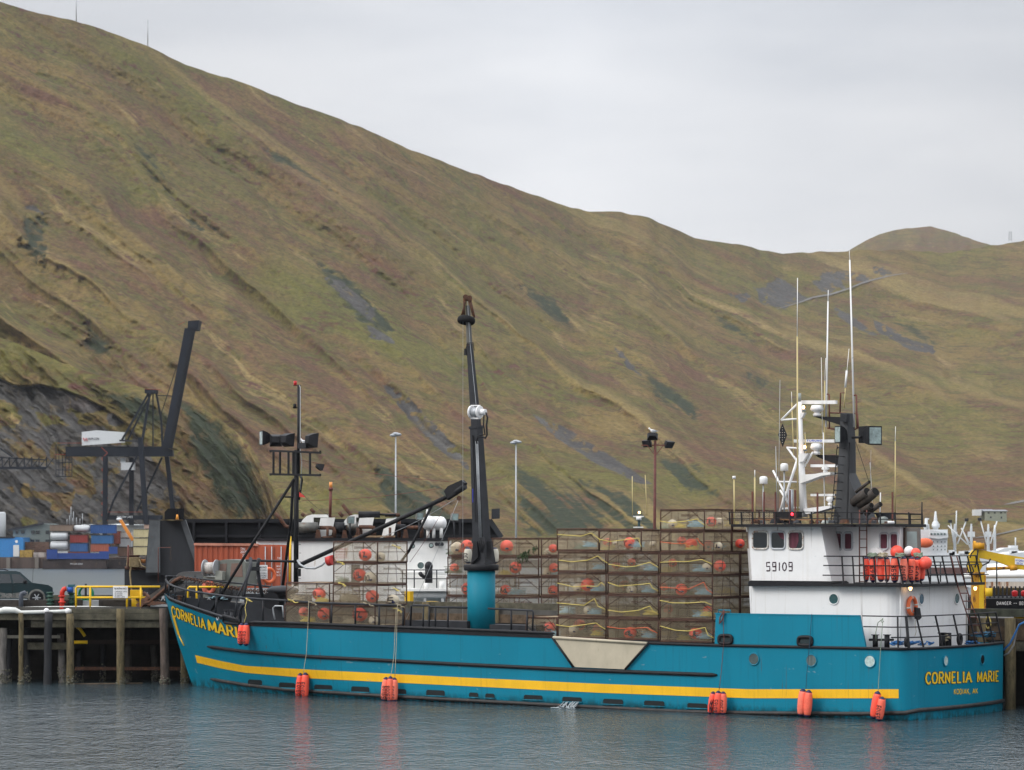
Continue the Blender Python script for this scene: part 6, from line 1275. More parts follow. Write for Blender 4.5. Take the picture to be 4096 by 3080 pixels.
# right-hand face beyond the stern, and behind the ship
def dkP(name, mb, mat):                 # parts of the pier given in the DK frame
    M_ = FA.M.inverted() @ DK.M; mb.v = [tuple(M_ @ Vector(p)) for p in mb.v]; return P(name, mb, mat, pier)
dkP('beam', MB().box(-38.5, -6, -.1, .25, 3.3, 3.72), woodb); dkP('beam', MB().box(-38.5, -5, .15, .5, 3.8, 4.28), wood); dkP('beam', MB().box(-38, -5, .0, .3, 2.4, 2.85), wood)
dkP('beam', MB().box(-2.2, 14, .1, .45, 4.02, 4.36), M('green_grey_beam', (.05, .055, .04), .9, var=.5, scale=3, bump=.6)); dkP('beam', MB().box(-2.2, 14, .0, .3, 3.0, 3.95), woodb); dkP('beam', MB().box(-2.0, 14, -.1, .2, 2.55, 2.95), wood)
for k in range(9): dkP('pile', MB().tube([(-36+k*4.2, -.2, 4.25), (-36+k*4.2, -.2, -1)], .2, 12), pilem)
for px, w in ((3925, .2), (4040, .24), (4130, .22)): u = DK.u(px, -.25); dkP('pile', MB().tube([(u, -.25, DK.z(2472, u, -.25)), (u+.03, -.25, 1.5), (u, -.25, -1)], w, 14), pilem)
dkP('shade_backing', MB().box(-38, 14, 3.2, 3.4, -1, 3.5), M('under_pier_shade', (.02, .018, .016), .95, var=.4)); P('shade_backing', MB().box(-45, -9, 5.2, 5.4, -1, 3.55), M('under_pier_shade', (.02, .018, .016), .95), pier)  # dark backing sheets: the shade beneath the deck is put into their colour
# yellow pipe below the deck
P('yellow_pipe', MB().tube([FA.q(x, y, .7) for x, y in ((300, 2500), (322, 2518), (340, 2545))], .08, 8), safety, pier); P('yellow_pipe', MB().tube([FA.q(296, 2569, .7), FA.q(350, 2569, .7)], .09, 8), safety, pier)
# ------------------------------------------------------------------ things on the pier, left
def yrail(px0, px1, posts, top, mid, bot, v, fr, label, r=.055):
    t = T('guard_rail', label, 'guard rail', fr, fr.q((px0+px1)/2, bot, v), 'yellow guard rails on the pier')
    P('top_rail', MB().tube([fr.q(posts[0], bot, v)]+[fr.q(posts[0], top+6, v), fr.q(posts[0]+5, top, v), fr.q(px1, top, v)], r, 8), safety, t)
    if mid: P('mid_rail', MB().tube([fr.q(posts[0], mid, v), fr.q(px1-20, mid, v)], r*.9, 8), safety, t)
    for x in posts[1:]: P('post', MB().tube([fr.q(x, top, v), fr.q(x, bot, v)], r, 8), safety, t)
    return t
yrail(304, 640, [304, 361, 508, 563], 2347, 2390, 2436, .1, FA, 'yellow pipe guard rail with warning sign at the pier edge')
yrail(748, 915, [752, 787], 2348, None, 2412, 1.2, FA, 'yellow pipe guard rail beyond the bow railing of the ship')
sb = T('warning_sign', 'white warning sign about dangerous cargo on the yellow guard rail', 'sign', FA, FA.q(481, 2392, -.0), 'dangerous cargo signs')
P('board', MB().prism([FA.q(x, y, .0) for x, y in ((452, 2345), (511, 2345), (511, 2392), (452, 2392))], (0, .02, 0)), whiteclean, sb)
lt = MB(); text(lt, 'WARNING', lambda s, h: FA.q(458+s*48, 2358-h*7.5, -.012), .17, .3)
for i, t_ in enumerate(('- DANGEROUS CARGO', '- NO VISITORS', '- NO SMOKING', '- NO OPEN LIGHTS')):
    w_ = [53, 34, 34, 44][i]; text(lt, t_, lambda s, h, i=i, w_=w_: FA.q(455+s*w_, 2368.5+i*7.2-h*5, -.012), .17, .3)
P('sign_lettering', lt, ink, sb)
sb = T('warning_sign', 'white warning sign seen between the legs of the anchor davit', 'sign', FA, FA.q(1038, 2316, 4.0), 'dangerous cargo signs')
P('board', MB().prism([FA.q(x, y, 4) for x, y in ((1009, 2260), (1070, 2260), (1070, 2316), (1009, 2316))], (0, .02, 0)), whiteclean, sb)
lt = MB()
for i, t_ in enumerate(('WARNING', 'DANGEROUS CARGO', 'NO VISITORS', 'NO SMOKING', 'NO OPEN LIGHTS')):
    text(lt, t_, lambda s, h, i=i: FA.q(1014+s*52, [2273, 2283, 2296, 2305, 2313][i]-h*(8 if i == 0 else 5.5), 3.985), .18, .3)
P('sign_lettering', lt, ink, sb); P('sign_post', MB().tube([FA.q(1038, 2316, 4.03), FA.q(1040, 2375, 4.03)], .04, 6), alum, sb)
hc = MB(); rr = random.Random(4)
for k in range(11): hc.torus(FA.q(343, 2372, .9)+Vector((rr.uniform(-.03, .03), k*.02, rr.uniform(-.04, .04))), .36-.015*(k % 4), .022, (0, 1, .1*rr.random()), 26, 6)
S('hose_coil', hc, M('green_hose', (.01, .20, .10), .5), FA, 'green hose coiled on a stand behind the yellow guard rail', 'hose')
S('hose_stand', MB().tube([FA.q(343, 2335, 1.0), FA.q(343, 2418, 1.0)], .06, 6), dark, FA, 'dark post carrying the green hose coil', 'post')
S('steel_tray', MB().box(*(lambda a, b: (a[0], b[0], .6, 1.0, b[2], a[2]))(FA.q(305, 2402, .6), FA.q(395, 2424, .6))), alum, FA, 'galvanised tray below the green hose', 'tray')
def standpipe(px, y0, y1, r, mat, label, v=.35, flanges=3):
    a, b = FA.q(px, y0, v), FA.q(px, y1, v); t = T('standpipe', label, 'standpipe', FA, b, 'fuel and water standpipes on the pier'); P('pipe', MB().cyl(b, a, r, n=16), mat, t)
    for k in range(flanges): c = b.lerp(a, .15+.8*k/(flanges-1)); P('flange', MB().cyl(c-Vector((0, 0, .03)), c+Vector((0, 0, .04)), r*1.5, n=16), mat, t)
    return t
gn = M('dark_green_paint', (.015, .06, .04), .5, var=.3, scale=4); rd = M('hydrant_red', (.55, .03, .015), .45, var=.2, scale=4)
standpipe(201, 2368, 2442, .13, gn, 'tall dark green flanged standpipe beside the red one', flanges=5); standpipe(286, 2370, 2440, .13, gn, 'dark green standpipe under the blue valve', .5, 4)
r_ = standpipe(248, 2382, 2442, .12, rd, 'red standpipe with a curved elbow joining a blue valve', .2, 3)
P('elbow', MB().tube([FA.q(x, y, .2) for x, y in ((248, 2385), (249, 2368), (255, 2357), (265, 2354))], .125, 12), rd, r_)
vb = T('valve', 'blue valve body with a square top beside the red elbow', 'valve', FA, FA.q(283, 2370, .4)); P('valve_body', MB().cyl(FA.q(270, 2358, .3), FA.q(292, 2358, .3), .15).cyl(FA.q(283, 2370, .35), FA.q(282, 2345, .35), .12), M('valve_blue', (.01, .08, .35), .4), vb); P('valve_top', MB().box(*(lambda a, b: (a[0], b[0], .2, .5, b[2], a[2]))(FA.q(273, 2338, .3), FA.q(298, 2347, .3))), M('teal_grey', (.02, .10, .13), .5), vb)
gp = S('vent_pipe', MB().tube([FA.q(x, y, .3) for x, y in ((84, 2445), (84, 2390), (87, 2374), (96, 2370), (102, 2380))], .12, 10), M('blue_grey_pipe', (.06, .07, .09), .5, var=.2), FA, 'blue grey gooseneck vent pipe at the pier edge', 'pipe')
wp = M('white_wrapped_pipe', (.62, .63, .60), .7, var=.12, scale=5)
S('pipeline', MB().tube([FA.q(x, y, .1) for x, y in ((-20, 2433), (200, 2428), (350, 2427), (497, 2432))], .045, 8), wp, FA, 'slim white pipe running along the pier above the beams', 'pipe')
S('pipeline', MB().tube([FA.q(x, y, -.35) for x, y in ((-20, 2448), (20, 2440), (60, 2441), (85, 2450), (230, 2446), (285, 2443))], [.12, .17, .15, .10, .09, .1], 10), wp, FA, 'thick wrapped white pipe lying on the pier edge', 'pipe')
for px in (186, 271): S('float_ball', MB().ball(FA.q(px, 2444, -.4), .15), whiteclean, FA, 'small white ball on the pipe at the left of the red standpipe' if px < 200 else 'small white ball at the end of the thick pipe', 'ball')
mb = MB().prism([FA.q(x, y, .3) for x, y in ((520, 2360), (566, 2360), (566, 2385), (520, 2385))], (0, .4, 0)); S('bollard', mb.cyl(FA.q(545, 2435, .5), FA.q(545, 2385, .5), .25), safety, FA, 'short yellow mooring bollard between the guard rail and the bow', 'bollard')
S('post', MB().tube([FA.q(x, y, 3.0) for x, y in ((682, 2190), (680, 2190), (633, 2190), (633, 2330))], .025, 5), brownpaint, FA, 'thin bent rusty rod standing in front of the dark barge', 'post')
S('litter', MB().box(*(lambda a: (a[0]-.5, a[0]+.7, .1, .6, a[2], a[2]+.15))(FA.q(640, 2432, .1))), whiteclean, FA, 'white bag with blue rope at the foot of the bow on the pier', 'bag')
# ------------------------------------------------------------------ vehicles
def wheel(fr_t, c, r, w, par, rim=alum):
    a = Vector(c); d = Vector((0, w/2, 0)); t = P('wheel', MB().lathe(a, [(r*.62, -w/2), (r*.95, -w/2), (r, -w*.35), (r, w*.35), (r*.95, w/2), (r*.62, w/2)], 26, 'y'), rubber, par)
    P('rim', MB().lathe(a, [(r*.15, -w*.52), (r*.2, -w*.5), (r*.58, -w*.45), (r*.62, -w*.5), (r*.62, w*.3), (.02, w*.3)], 20, 'y'), rim, t)
    sp = MB()
    for k in range(6): an = k*math.pi/3; sp.bar(a+Vector((0, -w*.5, 0)), a+Vector((math.cos(an)*r*.6, -w*.46, math.sin(an)*r*.6)), .05)
    P('spokes', sp, rim, t)
def suv(fr, label, paint, prof, win, wheels, wd=1.82, front='x', mud=None, tail=True, name='parked_car', lights=None):
    """side profile (x, z) drawn towards the camera side y=0; body extends to y=wd"""
    t = T(name, label, 'car', fr, (2.3, wd/2, 0))
    low = [(x, z) for x, z in prof if z <= 1.08+.001]; n = len(prof)
    def ins(z): return .0 if z < 1.05 else .13*(z-1.05)/.6
    A = [Vector((x, ins(z), z)) for x, z in prof]; B = [Vector((x, wd-ins(z), z)) for x, z in prof]
    b = MB(); b.loft([A, B], True, True); P('body', b, paint, t)
    for w_ in win: P('window', MB().prism([Vector((x, ins(z)-.012, z)) for x, z in w_], (0, .01, 0)), glass, t)
    for x, r in wheels:
        P('wheel_arch', MB().lathe((x, -.012, r), [(r*1.0, 0), (r*1.22, 0), (r*1.22, .03), (r*1.0, .03)], 26, 'y'), M('mud_grey', (.13, .13, .12), .9, var=.3, scale=4) if mud else black, t)
        for y in (.1, wd-.1): wheel(fr, (x, y, r), r, .24, t)
    return t, ins
sg = M('dark_green_car_paint', (.003, .020, .025), .3, var=.15, spec=.45)
# rear-quarter view: front end right, turned a little away
sf = Frame(*(lambda p: (p.x, p.y))(FA.M @ Vector((FA.u(-160, 2.5), 2.5, 0))), -14); sf.M = Matrix.Translation((0, 0, DZ+.02)) @ sf.M
prof = [(0, .42), (-.02, .95), (.05, 1.1), (.25, 1.68), (.5, 1.76), (2.9, 1.78), (3.1, 1.72), (3.72, 1.16), (4.55, 1.04), (4.78, .9), (4.82, .45), (4.6, .32), (.2, .32)]
prof = prof[::-1]
car, ins = suv(sf, 'dark green muddy sport utility vehicle parked on the pier at the left edge', sg, prof, [[(.95, 1.14), (1.75, 1.14), (1.72, 1.60), (1.05, 1.60)], [(1.85, 1.14), (2.65, 1.14), (2.55, 1.62), (1.84, 1.62)], [(2.74, 1.14), (3.52, 1.14), (3.08, 1.60), (2.66, 1.62)], [(.30, 1.16), (.85, 1.16), (.93, 1.58), (.45, 1.58)]], [(1.22, .37), (3.95, .37)], mud=True)
P('mud_splash', MB().add([(x, -.008, z) for x, z in ((.1, .36), (.1, .62), (.7, .66), (1.6, .74), (2.4, .6), (3.2, .66), (3.5, .7), (3.5, .36))], [tuple(range(8))[::-1]]), M('dried_mud', (.17, .17, .16), .95, var=.5, scale=3, rust=.4, rustcol=(.01, .04, .045)), car)
P('tail_lamp', MB().prism([(.02, -.01, .92), (.16, -.01, .95), (.2, -.01, 1.18), (.04, -.01, 1.2)], (0, .02, 0)), redl, car)
P('roof_rack', MB().tube([(.5, .2, 1.80), (.7, .2, 1.86), (2.3, .2, 1.86), (2.5, .2, 1.80)], .025, 6).tube([(.5, 1.6, 1.80), (.7, 1.6, 1.86), (2.3, 1.6, 1.86), (2.5, 1.6, 1.80)], .025, 6), black, car)
P('mirror', MB().ball((3.35, -.14, 1.22), .1, .09, .12), black, car); P('antenna', MB().tube([(3.75, .1, 1.15), (3.78, .1, 1.95)], .008, 4), black, car)
P('door_seam', MB().tube([(1.8, -.01, .45), (1.8, -.01, 1.1)], .008, 4), black, car); P('door_seam', MB().tube([(2.7, -.01, .45), (2.7, -.01, 1.1)], .008, 4), black, car)
for x in (1.9, 2.8): P('door_handle', MB().bar((x, -.02, 1.0), (x+.14, -.02, 1.0), .03), sg, car)
# dark sport utility vehicle facing the camera-left behind the bow
cf = Frame(*(lambda p: (p.x, p.y))(FA.M @ Vector((FA.u(592, 6.0), 6.0, 0))), 24); cf.M = Matrix.Translation((0, 0, DZ+.02)) @ cf.M
pr = [(0, .45), (-.03, .95), (.15, 1.06), (1.15, 1.16), (1.85, 1.66), (2.1, 1.72), (4.3, 1.72), (4.6, 1.6), (4.75, 1.0), (4.75, .4)]
ck = M('black_car_paint', (.006, .007, .010), .25, var=.1, spec=.45)
car2, _ = suv(cf, 'black sport utility vehicle facing left behind the bow railing', ck, pr, [[(2.0, 1.14), (2.8, 1.14), (2.8, 1.58), (2.25, 1.58), (1.72, 1.28), (1.62, 1.16)], [(2.9, 1.14), (3.7, 1.14), (3.68, 1.58), (2.9, 1.58)], [(3.8, 1.14), (4.5, 1.14), (4.35, 1.56), (3.78, 1.58)]], [(.95, .37), (3.75, .37)])
P('windscreen', MB().prism([Vector((1.18, .14, 1.175)), Vector((1.83, .24, 1.655)), Vector((1.83, 1.58, 1.655)), Vector((1.18, 1.68, 1.175))], (-.012, 0, .012)), M('sky_glass', (.06, .09, .10), .05, spec=1), car2)
for y in (.25, 1.5): P('headlight', MB().prism([(-.045, y, .72), (-.045, y+.28, .72), (-.045, y+.28, .86), (-.045, y, .86)], (.02, 0, 0)), lens, car2)
P('bumper', MB().box(-.1, .0, .05, 1.77, .42, .6), alum, car2); P('mirror', MB().ball((1.75, -.14, 1.2), .1, .09, .1), ck, car2)
# service truck with hose reel
tf = Frame(*(lambda p: (p.x, p.y))(FA.M @ Vector((FA.u(815, 3.2), 3.2, 0))), 20); tf.M = Matrix.Translation((0, 0, DZ+.02)) @ tf.M
tq = lambda px, py, v=0: tf.q(px, py, v)-Vector((0, 0, DZ+.02))
tk = T('utility_truck', 'grey green service cab with a hose reel behind the bow deck', 'truck', tf, (1.0, .8, 0))
cabm = M('grey_green_cab', (.13, .14, .125), .5, var=.2)
def tprism(name, pts, v0, d, mat, par): return P(name, MB().prism([tq(x, y, v0) for x, y in pts], (0, d, 0)), mat, par)
cb = tprism('cab', [(868, 2243), (900, 2238), (975, 2241), (983, 2250), (981, 2345), (890, 2345), (868, 2300)], .3, 1.5, cabm, tk)
tprism('window', [(926, 2254), (968, 2252), (971, 2308), (920, 2306)], .28, .01, M('amber_glass', (.16, .10, .08), .2, spec=.8), cb); tprism('window', [(880, 2256), (908, 2254), (902, 2300), (876, 2290)], .28, .01, M('amber_glass', (.16, .10, .08), .2), cb)
rl = P('hose_reel', MB().cyl(tq(838, 2272, .1)+Vector((-.25, 0, 0)), tq(838, 2272, .1)+Vector((.35, 0, 0)), .30, n=22), M('pale_hose', (.42, .40, .38), .8, var=.3, scale=12), tk)
for dx in (-.28, .38): P('reel_flange', MB().cyl(tq(838, 2272, .1)+Vector((dx, 0, 0)), tq(838, 2272, .1)+Vector((dx+.05, 0, 0)), .44, n=26), alum, rl)
tprism('control_box', [(858, 2282), (890, 2286), (888, 2320), (860, 2318)], -.1, .4, M('pale_grey_box', (.26, .27, .24), .6, var=.2), tk); tprism('body_panel', [(812, 2305), (880, 2310), (880, 2390), (812, 2390)], .2, 1.4, cabm, tk)
P('hose_bundle', MB().torus(tq(835, 2350, .0), .28, .12, (0, 1, 0), 20, 8).torus(tq(838, 2352, -.1), .24, .10, (0, 1, 0.2), 20, 8), M('pink_hose', (.40, .10, .07), .7, var=.3, scale=9), tk)
P('wheel', MB().lathe(tq(905, 2378, .2), [(.1, -.12), (.36, -.12), (.38, 0), (.36, .12), (.1, .12)], 22, 'y'), rubber, tk)
S('life_ring', MB().torus(FA.q(1075, 2302, 4.6), .36, .09, (.6, -.8, 0), 24, 8), M('life_ring_orange', (.72, .15, .05), .5), FA, 'orange life ring on the pier beside the red container', 'life ring')
S('post', MB().tube([FA.q(1162, 2145, 3.5), FA.q(1159, 2325, 3.5)], .05, 6), safety, FA, 'slim yellow pole rising behind the foremast', 'post')
# timber posts, ropes and bollards on the right
rf_ = DK
S('bollard', MB().cyl(DK.q(4088, 2490, .6), DK.q(4088, 2463, .6), .36).cyl(DK.q(4088, 2466, .6), DK.q(4088, 2462, .6), .40), safety, DK, 'yellow mooring bollard at the right edge of the pier', 'bollard')
S('mooring_line', MB().tube([Vector(trq(4014, 2600, 0)), *[SH.q(x, y, 9.0) for x, y in ((4040, 2575), (4062, 2530), (4078, 2498), (4105, 2485))]], .045, 8), ropebl, SH, 'blue mooring line from the far quarter up to the yellow bollard', 'rope', 'mooring lines at the stern')
S('mooring_line', MB().tube([Vector(trq(4016, 2622, 0)), *[SH.q(x, y, 9.1) for x, y in ((4035, 2612), (4055, 2580), (4068, 2520), (4076, 2498))]], .04, 8), M('grey_rope', (.25, .24, .23), .9, var=.3), SH, 'grey mooring line sagging beside the blue one at the stern', 'rope', 'mooring lines at the stern')
mb = MB(); rr = random.Random(6); mb.tube([DK.q(3952+13*math.cos(a)*rr.uniform(.6, 1), 2490+26*math.sin(a)*rr.uniform(.7, 1), -.12) for a in np.arange(0, 26, .5)], .018, 4); S('rope_coil', mb, ropey, DK, 'pale yellow rope coil hanging on the pier timbers behind the stern', 'rope')
S('hawser', MB().tube([FA.q(x, y, 8) for x, y in ((1400, 2462), (1560, 2452), (1700, 2455), (1860, 2448))], .08, 8), M('old_hawser', (.13, .10, .07), .95, var=.4, scale=10), FA, 'thick old hawser lying along the pier edge behind the railing', 'rope')
mb = MB(); [mb.box(*(lambda a, b: (a[0], b[0], .8, 1.6, b[2], a[2]))(DK.q(x, 2462, .8), DK.q(x+22, 2490, .8))) for x in (1788,)]; S('timber_block', mb, woodb, DK, 'squared timber block on the pier left of the pedestal', 'timber')
S('net_pile', MB().loft([[DK.q(x, 2448-10*math.sin((x-1655)/110*3.14), v) for x in range(1655, 1770, 10)] for v in (.8, 1.2, 1.8, 2.4)], False, False, True), M('green_net', (.01, .30, .18), .9, var=.4, scale=14, bump=1), DK, 'low heap of bright green netting on the pier', 'net')
for x0, x1, y0, y1, lab in ((1618, 1640, 2365, 2440, 'yellow post at the corner of the small pot stack'), (1704, 1742, 2405, 2420, 'yellow painted block on the pier edge')): S('bollard' if x0 < 1700 else 'timber_block', MB().box(*(lambda a, b: (a[0], b[0], 1.0, 1.3, b[2], a[2]))(DK.q(x0, y0, 1.0), DK.q(x1, y1, 1.0))), safety, DK, lab, 'bollard' if x0 < 1700 else 'timber')
# ------------------------------------------------------------------ dark landing barge and white vessel beyond the pier
FB = at(166.0)
def fb(x, y, v=0.0): return FB.q(x, y, v)
def pr(fr, pts, v, d, mb=None): return (mb or MB()).prism([fr.q(x, y, v) for x, y in pts], (0, d, 0))
bk = M('black_barge_steel', (.008, .009, .011), .6, var=.3, scale=.7, spec=.15, rust=.06, rustcol=(.06, .035, .025), streak=.3); bg_ = M('dark_grey_barge', (.028, .031, .036), .5, spec=.25, var=.3, scale=.6, rust=.12, rustcol=(.075, .05, .035), streak=.2)
bj = T('landing_barge', 'black and dark grey barge with tall tapering wing walls beyond the pier', 'barge', FB, fb(750, 2395, 4))
P('bow_block', pr(FB, [(498, 2272), (690, 2276), (700, 2300), (900, 2300), (900, 2480), (498, 2480)], 1.5, 9), bg_, bj)
P('rim', MB().tube([fb(x, y, 1.5) for x, y in ((500, 2272), (560, 2274), (672, 2273), (682, 2285))], .1, 8), rustm, bj)
P('wing_wall', pr(FB, [(598, 2082), (734, 2082), (800, 2262), (800, 2300), (583, 2300), (583, 2262)], .8, .5), bg_, bj)
P('wing_edge', MB().bar(fb(733, 2082, .65), fb(803, 2285, .65), .35, .3), M('grey_edge_plate', (.07, .078, .085), .5, var=.2, rust=.1), bj)
P('wing_fold', MB().prism([fb(598, 2082, .75), fb(640, 2082, .72), (fb(640, 2290, .6)), fb(583, 2290, .75)], (0, .05, 0)), M('grey_edge_plate', (.07, .078, .085), .5), bj)
hd_ = P('hood', MB().loft([[fb(x, y, v) for x, y in ((658, 2078), (658, 2048), (672, 2034), (736, 2034), (736, 2078))] for v in (.0, 1.6)]), bk, bj)
P('hood_lamp', MB().cyl(fb(709, 2078, -.1), fb(709, 2058, -.1), .1, .05), M('amber_lamp_paint', (.75, .32, .05), .4), hd_); P('hood_post', MB().bar(fb(704, 2034, -.05), fb(704, 2078, -.05), .03).bar(fb(714, 2034, -.05), fb(714, 2078, -.05), .03), black, hd_)
sw = P('side_wall', pr(FB, [(734, 2080), (1958, 2080), (2004, 2148), (2010, 2240), (734, 2240)], 5, .4), bk, bj)
fr_ = MB()
for x in (775, 905, 1038, 1165, 1290, 1420, 1560, 1700, 1840): fr_.bar(fb(x, 2084, 4.85), fb(x, 2190, 4.85), .14, .3)
fr_.bar(fb(734, 2083, 4.85), fb(1960, 2083, 4.85), .2, .22).bar(fb(760, 2144, 4.85), fb(1990, 2144, 4.85), .1, .15)
P('frames', fr_, M('black_frame_steel', (.014, .015, .018), .6, spec=.2), sw)
P('end_plate', MB().bar(fb(1958, 2080, 4.8), fb(2006, 2150, 4.8), .3, .3), bg_, sw); P('end_box', pr(FB, [(1966, 2036), (1999, 2034), (1999, 2074), (1966, 2076)], 4.2, 1), bg_, bj)
bo_ = S('mooring_bollard', MB().cyl(fb(534, 2272, 1.0), fb(534, 2222, 1.0), .32, n=18).cyl(fb(534, 2224, 1.0), fb(534, 2220, 1.0), .38), rustm, FB, 'rusty barge bollard wrapped with tan hawser', 'bollard')
mb = MB(); [mb.torus(fb(535, 2232+k*4.2, 1.0), .37, .045, (0.02*(k % 3-1), 0, 1), 22, 6) for k in range(9)]; mb.tube([fb(x, y, .7) for x, y in ((520, 2262), (524, 2270), (520, 2290), (524, 2340), (530, 2400))], .055, 6).tube([fb(x, y, .8) for x, y in ((555, 2235), (565, 2262), (585, 2272))], .05, 6).torus(fb(518, 2256, .7), .14, .05, (0, 1, 0), 16, 6)
S('hawser', mb, M('tan_hawser', (.26, .20, .11), .95, var=.3, scale=10), FB, 'tan hawser wound round the rusty barge bollard', 'rope')
S('post', MB().tube([fb(512, 2275, .5), fb(513, 2180, .5)], .05, 6), brownpaint, FB, 'rusty post left of the wrapped bollard on the barge', 'post')
S('roller', MB().cyl(fb(562, 2245, 1.2), fb(582, 2245, 1.2), .12, n=12).cyl(fb(560, 2245, 1.2), fb(564, 2245, 1.2), .16), M('orange_rust_roller', (.35, .14, .04), .7, var=.3), FB, 'orange rusty roller right of the wrapped bollard', 'roller')
# red container on the pier side
def corr(fr, x0, x1, y0, y1, v, d, mat, par, name='wall', step=9, mk=None):
    a, b = fr.q(x0, y1, v), fr.q(x1, y0, v); mb = MB(); n = max(2, int((b[0]-a[0])/.28)); xs = []
    for i in range(n):
        w = (b[0]-a[0])/n; x = a[0]+i*w; xs += [(x, 0), (x+w*.35, 0), (x+w*.5, .045), (x+w*.85, .045)]
    xs.append((b[0], 0)); k = len(xs)
    mb.add([(x, v+o, a[2]) for x, o in xs]+[(x, v+o, b[2]) for x, o in xs], [(i, i+1, k+i+1, k+i) for i in range(k-1)])
    mb.box(a[0], b[0], v+.06, v+d, a[2], b[2]); return P(name, mb, mat, par)
rc = T('shipping_container', 'rust red corrugated shipping container standing beyond the foremast', 'container', FB, fb(960, 2345, -4))
CV2 = -3.6
corr(FB, 778, 1030, 2180, 2352, CV2, 2.3, redc, rc)
P('top_rail', MB().bar(fb(776, 2177, CV2), fb(1034, 2179, CV2), .14), M('faded_red_rail', (.45, .19, .13), .7, var=.3), rc); P('end_frame', MB().prism([fb(x, y, CV2-.02) for x, y in ((1030, 2178), (1166, 2180), (1166, 2352), (1030, 2352))], (0, .1, 0)), redc, rc)
for k, (x0, x1) in enumerate(((1036, 1096), (1099, 1160))):
    d_ = P('door', MB().prism([fb(x, y, CV2-.06) for x, y in ((x0, 2186), (x1, 2186), (x1, 2345), (x0, 2345))], (0, .05, 0)), redc, rc)
    for f in (.42, .85): P('lock_rod', MB().tube([fb(x0+(x1-x0)*f, 2186, CV2-.12), fb(x0+(x1-x0)*f, 2345, CV2-.12)], .03, 6), alum, d_)
lt = MB(); text(lt, 'TINU', lambda s, h: fb(963+s*17, 2200-h*9, CV2-.03), .18, .35); P('container_lettering', lt, white, rc); lt = MB(); text(lt, '20699', lambda s, h: fb(962+s*27, 2212-h*9, CV2-.03), .18, .35); text(lt, '220', lambda s, h: fb(970+s*15, 2226-h*9, CV2-.03), .18, .35)
P('container_lettering', lt, white, rc); lt = MB(); text(lt, 'TINU', lambda s, h: fb(1110+s*16, 2237-h*8, CV2-.08), .18, .35)
P('container_lettering', lt, white, rc)
for i, t_ in enumerate(('MAX', 'TARE', 'NET', 'CU CAP')): P('container_lettering', text(MB(), t_, lambda s, h, i=i: fb(1107+s*18, 2268+i*12-h*7, CV2-.08), .18, .35), white, rc)
# white vessel
wv = T('white_vessel', 'white vessel with black trimmed deckhouse carrying mufflers and white tanks', 'boat', FB, fb(1450, 2400, 1.5))
sh_ = P('deckhouse', MB().prism([fb(x, y, .5) for x, y in ((1025, 2164), (1800, 2164), (1800, 2470), (1165, 2470), (1165, 2186), (1025, 2186))], (0, 4, 0)), whitew, wv)
P('roof_edge', MB().box(fb(1025, 2160, .4)[0], fb(1800, 2160, .4)[0], .35, 4.6, fb(0, 2164, .4)[2], fb(0, 2152, .4)[2]), black, sh_)
P('doorway', pr(FB, [(1405, 2260), (1440, 2260), (1440, 2350), (1405, 2350)], .48, .01), dark, sh_)
for x, y in ((1683, 2262),): o = P('porthole', MB().torus(fb(x, y, .47), .22, .03, (0, 1, 0), 24, 6), whitew, sh_); P('pane', disc(MB(), fb(x, y, .47), (0, -1, 0), .22), slate, o)
for x, y in ((1725, 2182), (1650, 2184)):
    o = P('wall_lamp', MB().lathe(fb(x, y, .3), [(.12, 0), (.15, -.05), (.13, -.12)][::1], 16, 'y'), black, sh_); P('lamp_glass', disc(MB(), fb(x, y, .12), (0, -1, 0), .1), lens, o)
for x in (1745, 1757, 1767): P('horn_lamp', MB().cyl(fb(x, 2175, .5), fb(x+1, 2177, .05), .07, .11), dark, sh_)
P('mushroom_vent', MB().cyl(fb(1715, 2332, -.6), fb(1715, 2268, -.6), .22).ball(fb(1715, 2266, -.6), .24, .24, .3).tube([fb(1700, 2310, -.7), fb(1685, 2300, -.9), fb(1680, 2292, -1.0)], .12, 8), black, wv)
def red_text(par, x, y, ws):
    lt = MB()
    for i, t_ in enumerate(ws): text(lt, t_, lambda s, h, i=i: fb(x+s*46, y+i*11-h*7, .47), .17, .3)
    P('red_lettering', lt, M('red_lettering', (.5, .04, .04), .6), par)
red_text(sh_, 1342, 2200, ['WARNING', 'NO SMOKING', 'NO OPEN LIGHTS', 'NO VISITORS'])
P('pipeline', MB().tube([fb(1600, 2380, -1), fb(1800, 2380, -1)], .2, 12).tube([fb(1850, 2380, -1), fb(2060, 2382, -1)], .2, 12).tube([fb(1600, 2288, 0), fb(1800, 2290, 0)], .15, 10), whitew, wv)
mb = MB().tube([fb(1600, 2280, -1), fb(1800, 2280, -1)], .035, 6).tube([fb(1600, 2315, -1), fb(1800, 2315, -1)], .03, 6)
for x in (1610, 1657, 1747, 1800): mb.tube([fb(x, 2280, -1), fb(x, 2352, -1)], .035, 6)
P('railing', mb, dark, wv); P('deck', MB().box(fb(1600, 2360, -1.5)[0], fb(2060, 2360, -1.5)[0], -1.5, .5, fb(0, 2364, -1)[2], fb(0, 2356, -1)[2]), whitew, wv)
P('capstan', MB().cyl(fb(1705, 2360, -1.2), fb(1705, 2332, -1.2), .12).cyl(fb(1692, 2338, -1.2), fb(1718, 2338, -1.2), .05), whitew, wv); P('capstan', MB().cyl(fb(1768, 2360, -1.2), fb(1768, 2325, -1.2), .16), whitew, wv)
for x in (1630, 1700, 1770): P('pipe_support', MB().bar(fb(x, 2380, -1), fb(x, 2420, -1), .15), whitew, wv)
